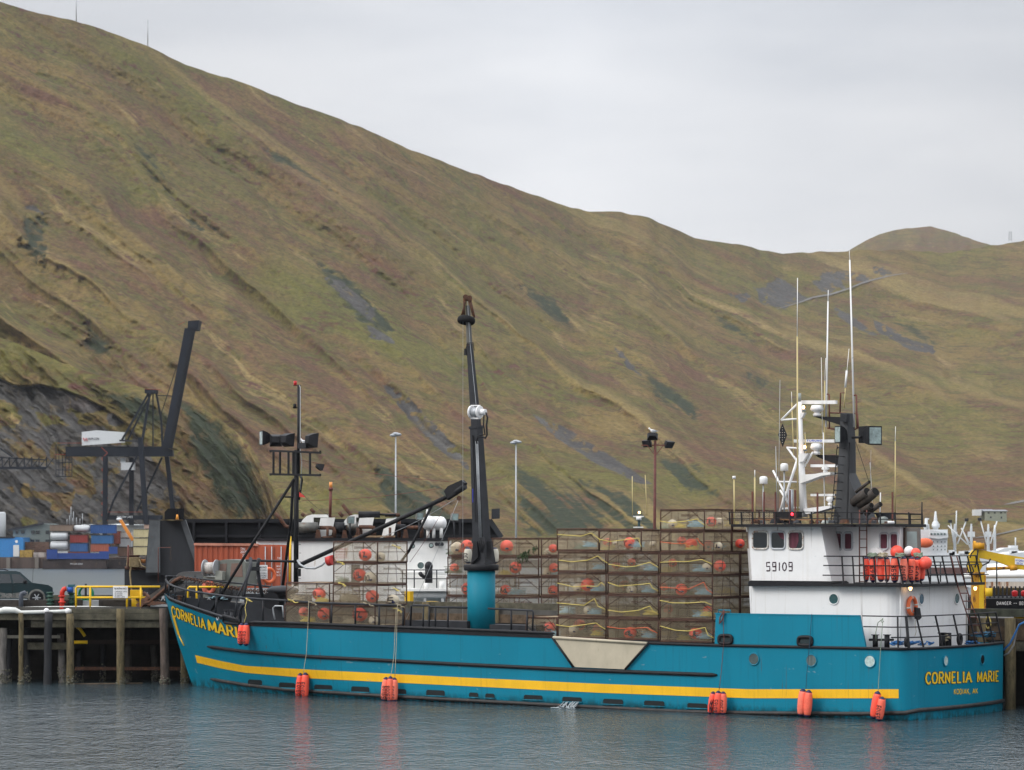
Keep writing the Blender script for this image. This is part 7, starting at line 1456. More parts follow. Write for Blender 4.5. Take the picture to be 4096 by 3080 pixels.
# machinery on its roof
def muffler(x0, x1, y, r, v, label=None, mat=None):
    o = P('muffler', MB().cyl(fb(x0, y, v), fb(x1, y, v), r, n=20).cyl(fb(x1, y, v), fb(x1+6, y, v), r*.25).cyl(fb(x1+4, y, v), fb(x1+7, y, v), r*.42), mat or M('stained_muffler', (.11, .11, .10), .45, .3, var=.4, scale=3, rust=.3, rustcol=(.12, .06, .03)), wv)
    P('exhaust_pipe', MB().tube([fb(x1+4, y, v), fb(x1+52, y, v), fb(x1+62, y+3, v), fb(x1+65, y+12, v), fb(x1+65, 2152, v)], .12, 10), rustm, o); P('cradle', MB().prism([fb(x1-6, y+8, v-.3), fb(x1+6, y+8, v-.3), fb(x1+12, 2153, v-.3), fb(x1-12, 2153, v-.3)], (0, .3, 0)), rustm, o); return o
muffler(1192, 1272, 2111, .32, 1.5); muffler(1340, 1378, 2112, .33, 1.9, mat=black); P('muffler', MB().cyl(fb(1434, 2058, 2.2), fb(1520, 2058, 2.2), .19, n=18).cyl(fb(1520, 2058, 2.2), fb(1584, 2059, 2.2), .06), black, wv); muffler(1582, 1622, 2110, .2, 2.2, mat=black); muffler(1390, 1432, 2108, .2, 1.6)
for x0, x1 in ((1200, 1312), (1370, 1468)):
    arc = [(x0, 2100), (x0+10, 2080), (x0+26, 2064), (x0+48, 2058), (x1, 2058), (x1, 2070), (x0+54, 2070)]
    P('air_duct', MB().prism([fb(x, y, 2.2) for x, y in arc+[(x0+54, 2100)]], (0, 2.0, 0)), whitew, wv); P('duct_mouth', pr(FB, [(x0+55, 2066), (x1-3, 2066), (x1-3, 2088), (x0+55, 2088)], 2.25, .1), M('duct_dark', (.03, .03, .02), .8), wv)
    P('duct_plate', MB().prism([fb(x, y, 1.9) for x, y in ((x1-30, 2072), (x1+28, 2070), (x1+14, 2140), (x1-46, 2150))], (0, .15, 0)), whitew, wv)
P('duct_plate', MB().prism([fb(x, y, 1.7) for x, y in ((1545, 2075), (1588, 2072), (1575, 2140), (1525, 2152))], (0, .15, 0)), whitew, wv)
for pts in (((1101, 2054), (1118, 2070), (1142, 2105), (1156, 2108)), ((1243, 2035), (1258, 2052)), ((1206, 2054), (1218, 2064)), ((1370, 2018), (1400, 2055), (1404, 2062)), ((1356, 2050), (1372, 2066)), ((1540, 2060), (1600, 2060)), ((1596, 2075), (1596, 2150))): P('stub_pipe', MB().tube([fb(x, y, 2.4) for x, y in pts], .11, 8), rustm, wv)
for x in (1310, 1430, 1560): P('pipe_stand', MB().cyl(fb(x, 2152, 1), fb(x, 2110, 1), .08).cyl(fb(x, 2153, 1), fb(x, 2145, 1), .3), rustm, wv)
P('crate', MB().box(fb(1418, 2150, 1)[0], fb(1580, 2150, 1)[0], .8, 1.4, fb(0, 2163, 1)[2]-.0+.2, fb(0, 2149, 1)[2]+.1), M('rusty_tan_metal', (.25, .17, .10), .8, var=.5, scale=5), wv)
tkp = P('tank', MB().lathe(fb(1738, 2093, 1.6), [(.02, -.72), (.2, -.68), (.36, -.55), (.40, -.4), (.40, .4), (.36, .55), (.2, .68), (.02, .72)], 24, 'x'), whiteclean, wv); P('tank_legs', MB().cyl(fb(1712, 2112, 1.4), fb(1712, 2152, 1.4), .1).cyl(fb(1735, 2112, 1.4), fb(1735, 2152, 1.4), .1).cyl(fb(1765, 2112, 1.4), fb(1765, 2152, 1.4), .1), whitew, tkp)
P('tank', MB().ball(fb(1715, 2092, 1.3), .43), whiteclean, wv); P('tank_vent', MB().tube([fb(1708, 2060, 1.4), fb(1708, 2045, 1.4), fb(1711, 2038, 1.4)], .06, 6), whiteclean, tkp)
for x, y in ((1404, 2080), (1680, 2065), (1820, 2068)): flood(FB, fb(x, y, .6), .45, .42, .3, .5, -.85, -.1, wv, M('grey_lamp_case', (.16, .16, .15), .5)); P('lamp_pole', MB().cyl(fb(x-4, y+12, .8), fb(x-4, 2152, .8), .05), dark, wv)
P('mast_pole', MB().tube([fb(1320, 2070, 1.5), fb(1323, 1960, 1.5)], .09, 8).cyl(fb(1323, 1962, 1.5), fb(1323, 1950, 1.5), .13), brownpaint, wv); P('pole_lamp', MB().cyl(fb(1323, 1950, 1.5), fb(1323, 1928, 1.5), .09), M('orange_lamp_paint', (.75, .30, .08), .4), wv)
# ------------------------------------------------------------------ light poles
def lamp_pole(x, ytop, Y, label, heads, r=.12, mat=alum):
    f = at(Y); t = T('lamp_post', label, 'lamp post', f, f.q(x, YH+F*(H-2)/Y, 0), 'tall lamp posts'); P('pole', MB().cyl(f.q(x, YH+F*(H-2.0)/Y, 0), f.q(x, ytop, 0), r, r*.6, 10), mat, t)
    for dx, dy in heads: P('lamp_head', MB().ball(f.q(x+dx, ytop+dy, 0), .38, .3, .16, 12, 6).bar(f.q(x, ytop+3, 0), f.q(x+dx, ytop+dy, 0), .08), mat, t)
lamp_pole(1583, 1738, 300, 'tall grey lamp post rising behind the rig, left of the crane boom', ((-10, 3), (9, 0), (0, -3)), .12); lamp_pole(2064, 1768, 310, 'tall grey lamp post right of the crane boom', ((-10, 3), (9, 0), (0, -3)), .12)
f3 = at(150.0); lp3 = T('lamp_post', 'rusty brown lamp post with three dark floodlights above the tall stack', 'lamp post', f3, f3.q(2617, 2430, 0), 'tall lamp posts')
P('pole', MB().cyl(f3.q(2616, 2430, 0), f3.q(2621, 1766, 0), .085, .07, 12).cyl(f3.q(2621, 1784, 0), f3.q(2621, 1762, 0), .06), M('rust_red_pole', (.11, .035, .03), .7, var=.3, scale=5), lp3)
P('cross_arm', MB().bar(f3.q(2565, 1781, 0), f3.q(2676, 1781, 0), .06).bar(f3.q(2590, 1783, 0), f3.q(2615, 1816, 0), .04).bar(f3.q(2652, 1783, 0), f3.q(2625, 1818, 0), .04), brownpaint, lp3)
for x, y, dx, dy, w in ((2587, 1776, -.5, -.75, .5), (2610, 1748, .1, 1, .56), (2680, 1780, .55, -.6, .52)):
    flood(f3, f3.q(x, y, 0), w, .38, .3, dx, dy, -.55, lp3, black, lensm=dark)
def gull(fr, c, s, label, face=-1):
    c = Vector(c); t = T('gull', label, 'gull', fr, c); b = MB(); b.loft([[c+Vector((face*x*s, y*s, z*s)) for y, z in ring] for x, ring in [(x, [(r*math.cos(a)*.8, zc+r*math.sin(a)) for a in np.linspace(0, 2*math.pi, 11)[:-1]]) for x, r, zc in ((-.26, .01, .12), (-.18, .05, .11), (-.05, .09, .11), (.06, .10, .12), (.13, .075, .17), (.16, .05, .22), (.19, .055, .26), (.235, .045, .27), (.26, .01, .265))]], True, True, True)
    P('body', b, white, t); P('wing', MB().loft([[c+Vector((face*x*s, y*s, z*s)) for x, y, z in row] for row in (((.05, -.085, .17), (.05, -.1, .12)), ((-.1, -.09, .17), (-.1, -.1, .11)), ((-.3, -.03, .13), (-.3, -.03, .11)))], False, False), M('gull_grey', (.28, .31, .35), .7), t)
    P('bill', MB().cyl(c+Vector((face*.255*s, 0, .265*s)), c+Vector((face*.31*s, 0, .255*s)), .014*s, .004*s, 6), M('bill_orange', (.7, .25, .05), .5), t); return t
gull(f3, f3.q(2612, 1733, 0), .95, 'white gull sitting on the top floodlight of the rusty lamp post'); gull(SH, q(1216, 1776, FV-.0), .9, 'white gull standing between the floodlights on the ship foremast', -1)
lp4 = at(240.0); mv = T('distant_boat', 'boat mast with whip antennas and radar seen over the tall stack', 'boat', lp4, lp4.q(2556, 2260, 0))
P('wheelhouse', MB().box(lp4.q(2500, 2200, 0)[0], lp4.q(2620, 2200, 0)[0], 0, 4, .3, lp4.q(0, 2160, 0)[2]), whitew, mv); P('mast', MB().tube([lp4.q(2556, 2170, 0), lp4.q(2556, 2040, 0)], .12, 8), M('mast_green_black', (.02, .05, .05), .5), mv)
P('radar', MB().box(*(lambda a, b: (a[0], b[0], -.2, .2, b[2], a[2]))(lp4.q(2533, 2064, 0), lp4.q(2575, 2068, 0))), whitew, mv); P('radar', MB().box(*(lambda a, b: (a[0], b[0], -.2, .2, b[2], a[2]))(lp4.q(2534, 2107, 0), lp4.q(2572, 2111, 0))), whitew, mv); P('radar_drum', MB().cyl(lp4.q(2555, 2080, -.2), lp4.q(2555, 2068, -.2), .22), whitew, mv)
P('whip_antenna', MB().tube([lp4.q(2530, 2060, 0), lp4.q(2529, 1905, 0)], .035, 5), fib, mv); P('whip_antenna', MB().tube([lp4.q(2588, 2058, 0), lp4.q(2581, 1900, 0)], .035, 5), fib, mv); P('lamp', MB().ball(lp4.q(2557, 2050, -.2), .1), lampon, mv); P('spreader', MB().bar(lp4.q(2530, 2060, 0), lp4.q(2590, 2060, 0), .04), dark, mv)
# ------------------------------------------------------------------ right side: yellow deck crane, black tank barge
FR = at(138.0); fq = FR.q
yc = T('deck_crane', 'rusty yellow knuckle crane on a post behind the stern rail', 'crane', FR, fq(3915, 2455, 0))
P('post', MB().bar(fq(3914, 2470, 0), fq(3914, 2300, 0), .62, .62), cranerust, yc); P('post_plate', MB().prism([fq(x, y, -.34) for x, y in ((3917, 2300), (3936, 2300), (3936, 2450), (3917, 2450))], (0, .03, 0)), craney, yc)
P('slew_base', MB().cyl(fq(3908, 2302, 0), fq(3908, 2288, 0), .38, n=20), cranerust, yc)
P('king_post', MB().prism([fq(x, y, -.3) for x, y in ((3877, 2288), (3877, 2226), (3895, 2200), (3912, 2198), (3920, 2240), (3932, 2262), (3918, 2288))], (0, .6, 0)), craney, yc)
bm2 = P('main_boom', MB().prism([fq(x, y, -.25) for x, y in ((3880, 2218), (3900, 2196), (3925, 2199), (3985, 2212), (4130, 2236), (4130, 2282), (4072, 2278), (3982, 2243), (3910, 2230))], (0, .5, 0)), craney, yc)
P('motor', MB().cyl(fq(3900, 2184, -.3), fq(3936, 2184, -.3), .17, n=14).cyl(fq(3893, 2182, -.2), fq(3903, 2182, -.2), .22), cranerust, bm2)
P('cylinder', MB().cyl(fq(3945, 2276, -.3), fq(4068, 2270, -.3), .08, n=12).cyl(fq(4040, 2273, -.3), fq(4068, 2271, -.3), .13), cranerust, yc)
sn = P('sign_board', MB().prism([fq(x, y, -.28) for x, y in ((4060, 2233), (4110, 2238), (4110, 2262), (4060, 2257))], (0, .02, 0)), whiteclean, bm2)
lt = MB(); text(lt, 'HYDRO', lambda s, h: fq(4063+s*31, 2245+s*3-h*8, -.29), .18, .3); text(lt, 'DECK', lambda s, h: fq(4067+s*24, 2256+s*3-h*7, -.29), .18, .3); P('sign_lettering', lt, M('blue_lettering', (.02, .08, .45), .4), sn)
P('float_drum', MB().tube([fq(3955, 2385, -.5), fq(3955, 2352, -.5)], .18, 12), craney, yc)
for i, pts in enumerate((((3902, 2195), (3885, 2215), (3880, 2232)), ((3912, 2198), (3908, 2240), (3900, 2270)), ((3930, 2262), (3955, 2250), (3962, 2235)), ((3875, 2245), (3866, 2260), (3875, 2290), (3890, 2296)), ((3885, 2260), (3895, 2285), (3880, 2300)))): P('hose', MB().tube([fq(x, y, -.5) for x, y in pts], .035, 6), black, yc)
tb = T('tank_barge', 'black tank barge with danger lettering and rust streaked deck at the right edge', 'barge', FR, fq(4120, 2446, 3))
P('hull', pr(FR, [(3940, 2395), (4260, 2397), (4260, 2520), (3940, 2520)], 2, 10), bk, tb)
P('deck_plate', pr(FR, [(3900, 2327), (4260, 2327), (4260, 2352), (3900, 2352)], 5, .3), M('rust_streaked_white', (.55, .50, .44), .7, var=.2, scale=2, rust=.45, rustcol=(.25, .12, .06), streak=.2), tb); P('coaming', pr(FR, [(3950, 2352), (4260, 2352), (4260, 2384), (3950, 2384)], 4, 1.0), M('olive_coaming', (.11, .08, .03), .8, var=.3, rust=.3), tb)
mb = MB(); [mb.bar(fq(x, 2345, 3.9), fq(x, 2398, 3.9), .08) for x in range(3960, 4250, 17)]; P('fittings', mb.bar(fq(3950, 2383, 3.9), fq(4250, 2383, 3.9), .06), dark, tb)
P('white_pipe', MB().tube([fq(3850, 2304, 5), fq(3880, 2304, 5), fq(4250, 2300, 5)], .14, 10), whitew, tb); P('white_cover', MB().loft([[fq(x, y+random.uniform(-3, 3), v) for x in range(3950, 4260, 18)] for y, v in ((2300, 5.2), (2278, 5.6), (2262, 6.4), (2256, 7.5))], False, False, True), whitew, tb)
lt = MB(); text(lt, 'DANGER -- BENZENE', lambda s, h: fq(3987+s*154, 2419-h*12, 1.97), .18, .3); P('barge_lettering', lt, white, tb)
for x in (4059, 4096): S('lantern', MB().lathe(fq(x, 2386, 1.2), [(.12, 0), (.14, .06), (.15, .2), (.14, .26), (.05, .3)], 14), redl, FR, 'red lantern standing on the black barge left of the frame edge' if x < 4080 else 'red lantern cut by the right frame edge on the black barge', 'lantern')
mb = MB()
for y in (2248, 2297): mb.tube([fq(3720, y, -.5), fq(3955, y, -.5)], .03, 6)
for x in (3722, 3987, 3762): mb.tube([fq(x, 2246, -.5), fq(x, 2355, -.5)], .035, 6)
P('railing', mb, dark, tb)
# ------------------------------------------------------------------ far ships at anchor, right
FS = at(430.0); s4 = FS.q; haz = M('pale_ship_white', (.60, .62, .63), .6, var=.06)
sp1 = T('refrigerated_ship', 'big white cargo ship with orange lifeboat and crossed derricks beyond the stern', 'ship', FS, s4(3850, 2340, 0))
P('hull', MB().prism([s4(x, y, 0) for x, y in ((3640, 2222), (3800, 2222), (3860, 2218), (4010, 2222), (4080, 2210), (4130, 2205), (4110, 2400), (3600, 2400))], (0, 14, 0)), haz, sp1)
P('boot_band', MB().prism([s4(x, y, -.1) for x, y in ((3600, 2270), (3880, 2270), (3880, 2300), (3600, 2300))], (0, .2, 0)), M('brown_hull_band', (.11, .06, .055), .7), sp1)
ac = P('accommodation', MB().prism([s4(x, y, 1) for x, y in ((3660, 2120), (3720, 2118), (3791, 2118), (3788, 2222), (3660, 2222))], (0, 10, 0)), haz, sp1)
P('bridge', MB().prism([s4(x, y, .5) for x, y in ((3718, 2118), (3792, 2132), (3793, 2150), (3755, 2156), (3718, 2150))], (0, 10, 0)), haz, ac); 
for x in (3722, 3735, 3748, 3762, 3775): P('window', pr(FS, [(x, 2132), (x+8, 2133), (x+8, 2140), (x, 2139)], .4, .1), slate, ac)
for j, y in enumerate((2165, 2182, 2196)):
    for x in (3732, 3748, 3764, 3778): P('window', pr(FS, [(x, y), (x+4, y), (x+4, y+5), (x, y+5)], .8, .1), slate, ac)
P('mast', MB().tube([s4(3742, 2120, 3), s4(3742, 2045, 3)], [.45, .12], 8).ball(s4(3742, 2095, 3), .5).tube([s4(3743, 2110, 3), s4(3743, 2095, 3)], .6, 8), haz, ac); P('radar_platform', MB().box(*(lambda a, b: (a[0], b[0], 2, 4, b[2], a[2]))(s4(3693, 2096, 2), s4(3716, 2099, 2))).tube([s4(3705, 2120, 3), s4(3705, 2075, 3)], .25, 6).bar(s4(3700, 2075, 3), s4(3716, 2075, 3), .2).bar(s4(3694, 2098, 3), s4(3700, 2120, 3), .2).bar(s4(3714, 2098, 3), s4(3716, 2125, 3), .2), haz, ac)
P('lifeboat', MB().ball(s4(3700, 2172, -.5), 1.25, .7, .75).box(*(lambda a, b: (a[0], b[0], -.8, 0, b[2], a[2]))(s4(3688, 2156, -.5), s4(3712, 2166, -.5))), M('lifeboat_orange', (.65, .12, .04), .5), sp1)
def derrick(x, yt, booms, plat):
    o = P('derrick_post', MB().tube([s4(x, 2225, 3), s4(x, yt+22, 3), s4(x, yt, 3)], [.24, .19, .12], 8).bar(s4(x-plat, 2137, 3), s4(x+plat, 2137, 3), .25, .8), haz, sp1)
    for a, b in booms: P('derrick_boom', MB().tube([s4(*a, 2.5), s4(*b, 2.5)], .10, 6), haz, o)
derrick(3819, 2095, (((3792, 2102), (3870, 2178)), ((3802, 2088), (3818, 2190)), ((3864, 2085), (3830, 2176))), 10); P('mast', MB().tube([s4(3824, 2150, 3), s4(3826, 2043, 3)], .1, 5), haz, sp1)
derrick(3885, 2095, (((3845, 2112), (3878, 2172)), ((3880, 2190), (3850, 2120))), 14); derrick(3953, 2096, (((3921, 2078), (3948, 2178)), ((3988, 2084), (3962, 2174))), 12); derrick(3979, 2100, (), 3)
for x, y in ((3800, 2086), (3866, 2080), (3918, 2077)): P('derrick_head', MB().box(*(lambda a: (a[0]-.25, a[0]+.25, 2.2, 2.8, a[2]-.2, a[2]+.25))(s4(x, y, 2.5))), dark, sp1)
rr = random.Random(5)
for i in range(18): x = rr.uniform(3800, 4070); P('deck_fitting', MB().box(*(lambda a, w, h: (a[0]-w, a[0]+w, 1, 2, a[2]-.3, a[2]+h))(s4(x, 2220, 1), rr.uniform(.2, .7), rr.uniform(.1, .8))), haz, sp1)
sp2 = T('distant_boat', 'small pale ship far off beyond the yellow crane boom', 'ship', FS, s4(4060, 2225, 20)); P('hull', MB().prism([s4(x, y, 20) for x, y in ((3985, 2205), (4020, 2192), (4066, 2190), (4076, 2200), (4058, 2222), (3985, 2222))], (0, 5, 0)), haz, sp2); P('wheelhouse', MB().prism([s4(x, y, 20.5) for x, y in ((4046, 2182), (4072, 2182), (4072, 2194), (4044, 2194))], (0, 3, 0)), haz, sp2); P('mast', MB().tube([s4(4062, 2184, 21), s4(4062, 2150, 21)], .12, 5), haz, sp2)
# ------------------------------------------------------------------ hillside house and relay masts
def bldg(fr, name, label, x0, x1, y0, y1, v, d, mat, roof=None, wins=(), cat='building', ridge_=6):
    a, b = fr.q(x0, y1, v), fr.q(x1, y0, v); t = T(name, label, cat, fr, ((a[0]+b[0])/2, v+d/2, a[2])); P('wall', MB().box(a[0], b[0], v, v+d, a[2]-1, b[2]), mat, t)
    if roof: rz = ridge_/fr.m(0, v); P('roof', MB().loft([[Vector((x, v-.3, b[2]-.05)), Vector((x, v+d/2, b[2]+rz)), Vector((x, v+d+.3, b[2]-.05)), Vector((x, v+d/2, b[2]-.06))] for x in (a[0]-.5, b[0]+.5)]), roof, t)
    for w in wins: P('window', MB().box(*(lambda p, q_: (p[0], q_[0], v-.08, v, q_[2], p[2]))(fr.q(w[0], w[2], v), fr.q(w[1], w[3], v))), glass, t)
    return t
FHs = at(930.0)
hy = hill_depth(np.array([3975.0]), np.array([2075.0]))[0][0]; FHs = at(hy-14)
bldg(FHs, 'hillside_house', 'pale green two storey house standing on the hillside slope', 3943, 4027, 2044, 2080, 0, 12, M('pale_green_siding', (.24, .26, .21), .8), M('grey_roof', (.20, .21, .23), .7), [(3951, 3957, 2048, 2055), (3976, 3982, 2048, 2054), (4001, 4007, 2048, 2054), (4018, 4022, 2048, 2053), (3960, 3966, 2066, 2072), (4003, 4008, 2066, 2074)], 'house', 6)
bldg(FHs, 'hillside_house', 'low shed with blue grey roof left of the pale green house', 3928, 3970, 2041, 2052, 6, 8, M('grey_siding', (.18, .18, .17), .8), M('blue_grey_roof', (.20, .24, .32), .6), (), 'house', 4); bldg(FHs, 'hillside_shed', 'small white shed left of the houses on the hillside', 3898, 3926, 2038, 2050, 2, 5, haz, None, (), 'shed')
def relay(x, y0, y1, label, lattice=False):
    Y = hill_depth(np.array([float(x)]), np.array([ridge(np.array([float(x)]))[0]]))[0][0]; f = at(Y); mb = MB()
    if lattice:
        for dx in (-6, 6): mb.bar(f.q(x+dx, y1, 0), f.q(x+dx*.8, y0, 0), .35)
        for k in range(4): ya = y1+(y0-y1)*k/4; yb = y1+(y0-y1)*(k+1)/4; mb.bar(f.q(x-6, ya, 0), f.q(x+6, yb, 0), .25).bar(f.q(x+6, ya, 0), f.q(x-6, yb, 0), .25)
    else: mb.tube([f.q(x, y1+6, 0), f.q(x, y0, 0)], .28, 6)
    S('radio_mast', mb, alum, f, label, 'radio mast')
relay(305, -20, 86, 'thin radio mast on the ridge at the top left corner'); relay(591, 79, 182, 'shorter thin radio mast further down the left ridge'); relay(4041, 925, 962, 'small lattice mast on the ridge at the far right', True)
# ------------------------------------------------------------------ far quay, left
FQ = at(690.0); fz = FQ.q
S('quay_wall', MB().box(fz(-300, 0, 0)[0], fz(900, 0, 0)[0], -1, 16, -2, fz(0, 2229, 0)[2]), M('rusty_sheet_piling', (.085, .06, .05), .8, var=.5, scale=.35, rust=.3, rustcol=(.05, .045, .045), streak=.1), FQ, 'rusty sheet pile quay across the water at the far left', 'quay')
for x in (38, 152): S('quay_fender', MB().box(*(lambda a, b: (a[0], b[0], -2, -1.1, -1, b[2]))(fz(x-7, 2270, 0), fz(x+7, 2230, 0))), M('pale_quay_pile', (.17, .15, .13), .9), FQ, 'pale timber fender pile on the far quay, left one' if x < 100 else 'pale timber fender pile on the far quay, right one', 'pile')
gs = M('grey_green_siding', (.13, .16, .155), .8, var=.1)
b_ = bldg(FQ, 'warehouse', 'grey green gabled office building across the harbour', 52, 206, 2126, 2172, 14, 20, gs, None, [(62, 73, 2122, 2134), (84, 98, 2122, 2134), (125, 138, 2122, 2134), (144, 158, 2122, 2134), (183, 198, 2122, 2134), (123, 137, 2158, 2168), (143, 158, 2158, 2168), (182, 200, 2158, 2168)])
P('gable', MB().prism([fz(x, y, 13.9) for x, y in ((40, 2120), (175, 2094), (206, 2098), (206, 2180), (52, 2180), (52, 2122))], (0, 18, 0)), gs, b_)
for w in ((62, 73, 2122, 2134), (84, 98, 2122, 2134), (125, 138, 2122, 2134), (144, 158, 2122, 2134), (183, 198, 2122, 2134), (123, 137, 2158, 2168), (143, 158, 2158, 2168), (182, 200, 2158, 2168)): P('window', MB().box(*(lambda p, q_: (p[0], q_[0], 13.7, 13.85, q_[2], p[2]))(fz(w[0], w[2], 13.8), fz(w[1], w[3], 13.8))), glass, b_)
P('eave', MB().bar(fz(32, 2121, 13.5), fz(175, 2093, 13.5), .25, .5), dark, b_)
bldg(FQ, 'warehouse', 'long low warehouse with a white roof behind the stacked containers', 176, 600, 2100, 2200, 40, 30, M('pale_wall', (.3, .32, .32), .8), M('white_roof', (.62, .66, .67), .6), (), 'building', 9)
S('storage_tank', MB().lathe(fz(-28, 2200, 30), [(3.2, 0), (3.2, 9.3), (2.9, 9.6)], 28), haz, FQ, 'white cylindrical storage tank cut by the left frame edge', 'tank')
bs = bldg(FQ, 'blue_shed', 'bright blue metal shed with rounded roof on the far quay', -60, 92, 2150, 2224, 4, 10, M('bright_blue_siding', (.035, .20, .48), .5, var=.1), None, (), 'shed'); P('porch', MB().prism([fz(x, y, 3.5) for x, y in ((48, 2224), (48, 2160), (62, 2149), (80, 2149), (93, 2160), (93, 2224))], (0, 2, 0)), M('bright_blue_siding', (.035, .20, .48)), bs); P('door', pr(FQ, [(53, 2180), (76, 2180), (76, 2226), (53, 2226)], 3.4, .1), haz, bs); P('roof', pr(FQ, [(-60, 2146), (60, 2147), (60, 2152), (-60, 2152)], 3.8, 6), dark, bs); P('roof_badge', disc(MB(), fz(66, 2166, 3.4), (0, -1, 0), .35), white, bs)
bldg(FQ, 'pallet_stack', 'brown stack of pallets between the blue shed and the containers', 100, 196, 2168, 2224, 6, 6, M('pallet_brown', (.10, .06, .045), .95, var=.6, scale=1.2, streak=3), None, (), 'pallets')
bldg(FQ, 'wood_stack', 'ochre stack of timber beside the blue shed door', 78, 128, 2200, 2226, 1, 3, M('ochre_timber', (.30, .20, .05), .9, var=.6, scale=1.4), None, (), 'timber'); bldg(FQ, 'wood_stack', 'low grey and white crates on the quay left of the barge', 134, 176, 2210, 2227, 1, 3, M('mixed_crates', (.30, .27, .25), .9, var=.7, scale=.8), None, (), 'crates')
# container barge
cb_ = T('container_barge', 'blue and black barge loaded with stacked containers across the harbour', 'barge', FQ, fz(330, 2272, -12), None)
FC = at(676.0); fc = FC.q
P('hull', MB().box(*(lambda a, b: (a[0], b[0], -14, -2, b[2], a[2]))(fc(170, 2236, 0), fc(425, 2278, 0))), M('black_rust_hull', (.03, .022, .022), .8, var=.6, scale=.3, rust=.3, rustcol=(.08, .055, .04)), cb_); P('bulwark', MB().box(*(lambda a, b: (a[0], b[0], -14.2, -13.6, b[2], a[2]))(fz(188, 2212, -14), fz(435, 2236, -14))), M('deep_blue_steel', (.012, .045, .20), .6, var=.2, scale=.3), cb_)
for x0, x1, y0, y1 in ((188, 230, 2198, 2236), (398, 436, 2205, 2236), (436, 470, 2187, 2215)): P('end_bulwark', MB().box(*(lambda a, b: (a[0], b[0], -14.5, -13.9, b[2], a[2]))(fz(x0, y0, -14), fz(x1, y1, -14))), M('deep_blue_steel', (.012, .045, .20)), cb_)
S('container_barge', MB().box(*(lambda a, b: (a[0], b[0], -12, 2, b[2], a[2]))(fz(426, 2238, -12), fz(620, 2276, -12))), M('black_rust_hull', (.03, .022, .022)), FQ, 'dark rusty barge moored right of the blue one below the cream containers', 'barge')
lt = MB(); text(lt, 'PORTLAND OREGON', lambda s, h: fz(281+s*50, 2258-h*5, -14.1), .2, .3); P('hull_lettering', lt, haz, cb_)
def cont(x0, x1, y0, y1, v, col, name, label, kind='shipping_container'):
    a, b = fz(x0, y1, v), fz(x1, y0, v); m_ = M('container_'+name, col, .65, var=.15, scale=.6, rust=.05)
    t = T(kind, label, 'container', FQ, ((a[0]+b[0])/2, v+1.2, a[2]), 'containers stacked across the harbour'); n = max(3, int((b[0]-a[0])/.5)); mb = MB(); xs = []
    w = (b[0]-a[0])/n
    for i in range(n): x = a[0]+i*w; xs += [(x, 0), (x+w*.5, 0), (x+w*.55, .08), (x+w*.95, .08)]
    xs.append((b[0], 0)); k = len(xs); mb.add([(x, v+o, a[2]) for x, o in xs]+[(x, v+o, b[2]) for x, o in xs], [(i, i+1, k+i+1, k+i) for i in range(k-1)]); mb.box(a[0], b[0], v+.1, v+2.4, a[2], b[2]-.02)
    P('side', mb, m_, t); P('top_edge', MB().bar((a[0], v, b[2]-.08), (b[0], v, b[2]-.08), .1), dark, t); return t
def tankc(x0, x1, y0, y1, v, label):
    a, b = fz(x0, y1, v), fz(x1, y0, v); t = T('tank_container', label, 'tank', FQ, ((a[0]+b[0])/2, v+1.2, a[2]), 'white tanks stacked across the harbour'); r = (b[2]-a[2])/2*.95; cz = (a[2]+b[2])/2
    P('tank', MB().lathe(((a[0]+b[0])/2, v+r, cz), [(.05, -(b[0]-a[0])/2), (r*.8, -(b[0]-a[0])/2+.2), (r, -(b[0]-a[0])/2+.6), (r, (b[0]-a[0])/2-.6), (r*.8, (b[0]-a[0])/2-.2), (.05, (b[0]-a[0])/2)], 20, 'x'), haz, t); P('tank_frame', MB().bar((a[0], v, a[2]), (b[0], v, a[2]), .12).bar((a[0], v, b[2]), (b[0], v, b[2]), .1).bar((a[0], v, a[2]), (a[0], v, b[2]), .12).bar((b[0], v, a[2]), (b[0], v, b[2]), .12), dark, t)
V_ = -10
tankc(198, 273, 2125, 2160, V_, 'upper white tank on the left of the container stacks'); tankc(198, 273, 2164, 2198, V_, 'lower white tank on the left of the container stacks'); tankc(292, 360, 2100, 2127, V_+1, 'white cylindrical tank on top of the red container')
cont(199, 290, 2098, 2124, V_, (.22, .16, .12), 'tan_crates', 'tan slatted crate bundle on top of the left white tanks', 'crate_bundle')
cont(231, 273, 2202, 2214, V_, (.55, .55, .54), 'white', 'white container low behind the blue bulwark, left'); cont(280, 350, 2138, 2170, V_, (.24, .035, .03), 'dark_red', 'dark red container below the white cylindrical tank'); cont(280, 350, 2172, 2206, V_, (.035, .11, .28), 'mid_blue', 'blue container with a bright edge below the dark red one'); cont(272, 354, 2206, 2216, V_, (.28, .08, .05), 'brick', 'brick red container low behind the blue bulwark, middle')
cont(362, 462, 2098, 2133, V_, (.02, .08, .25), 'navy', 'navy blue reefer container on top of the right stack'); cont(365, 450, 2140, 2174, V_, (.03, .12, .28), 'steel_blue', 'steel blue container in the middle of the right stack'); cont(363, 436, 2175, 2206, V_, (.34, .10, .06), 'orange_red', 'orange red container at the bottom of the right stack'); cont(362, 398, 2207, 2216, V_, (.55, .55, .54), 'white', 'white container low behind the blue bulwark, right')
cont(452, 480, 2124, 2175, V_+4, (.25, .07, .05), 'rusty', 'rust coloured container end right of the blue ones'); cont(478, 525, 2127, 2150, V_+5, (.55, .57, .58), 'white', 'upper white container left of the cream ones'); cont(478, 525, 2152, 2186, V_+5, (.50, .54, .57), 'white2', 'lower white container left of the cream ones')
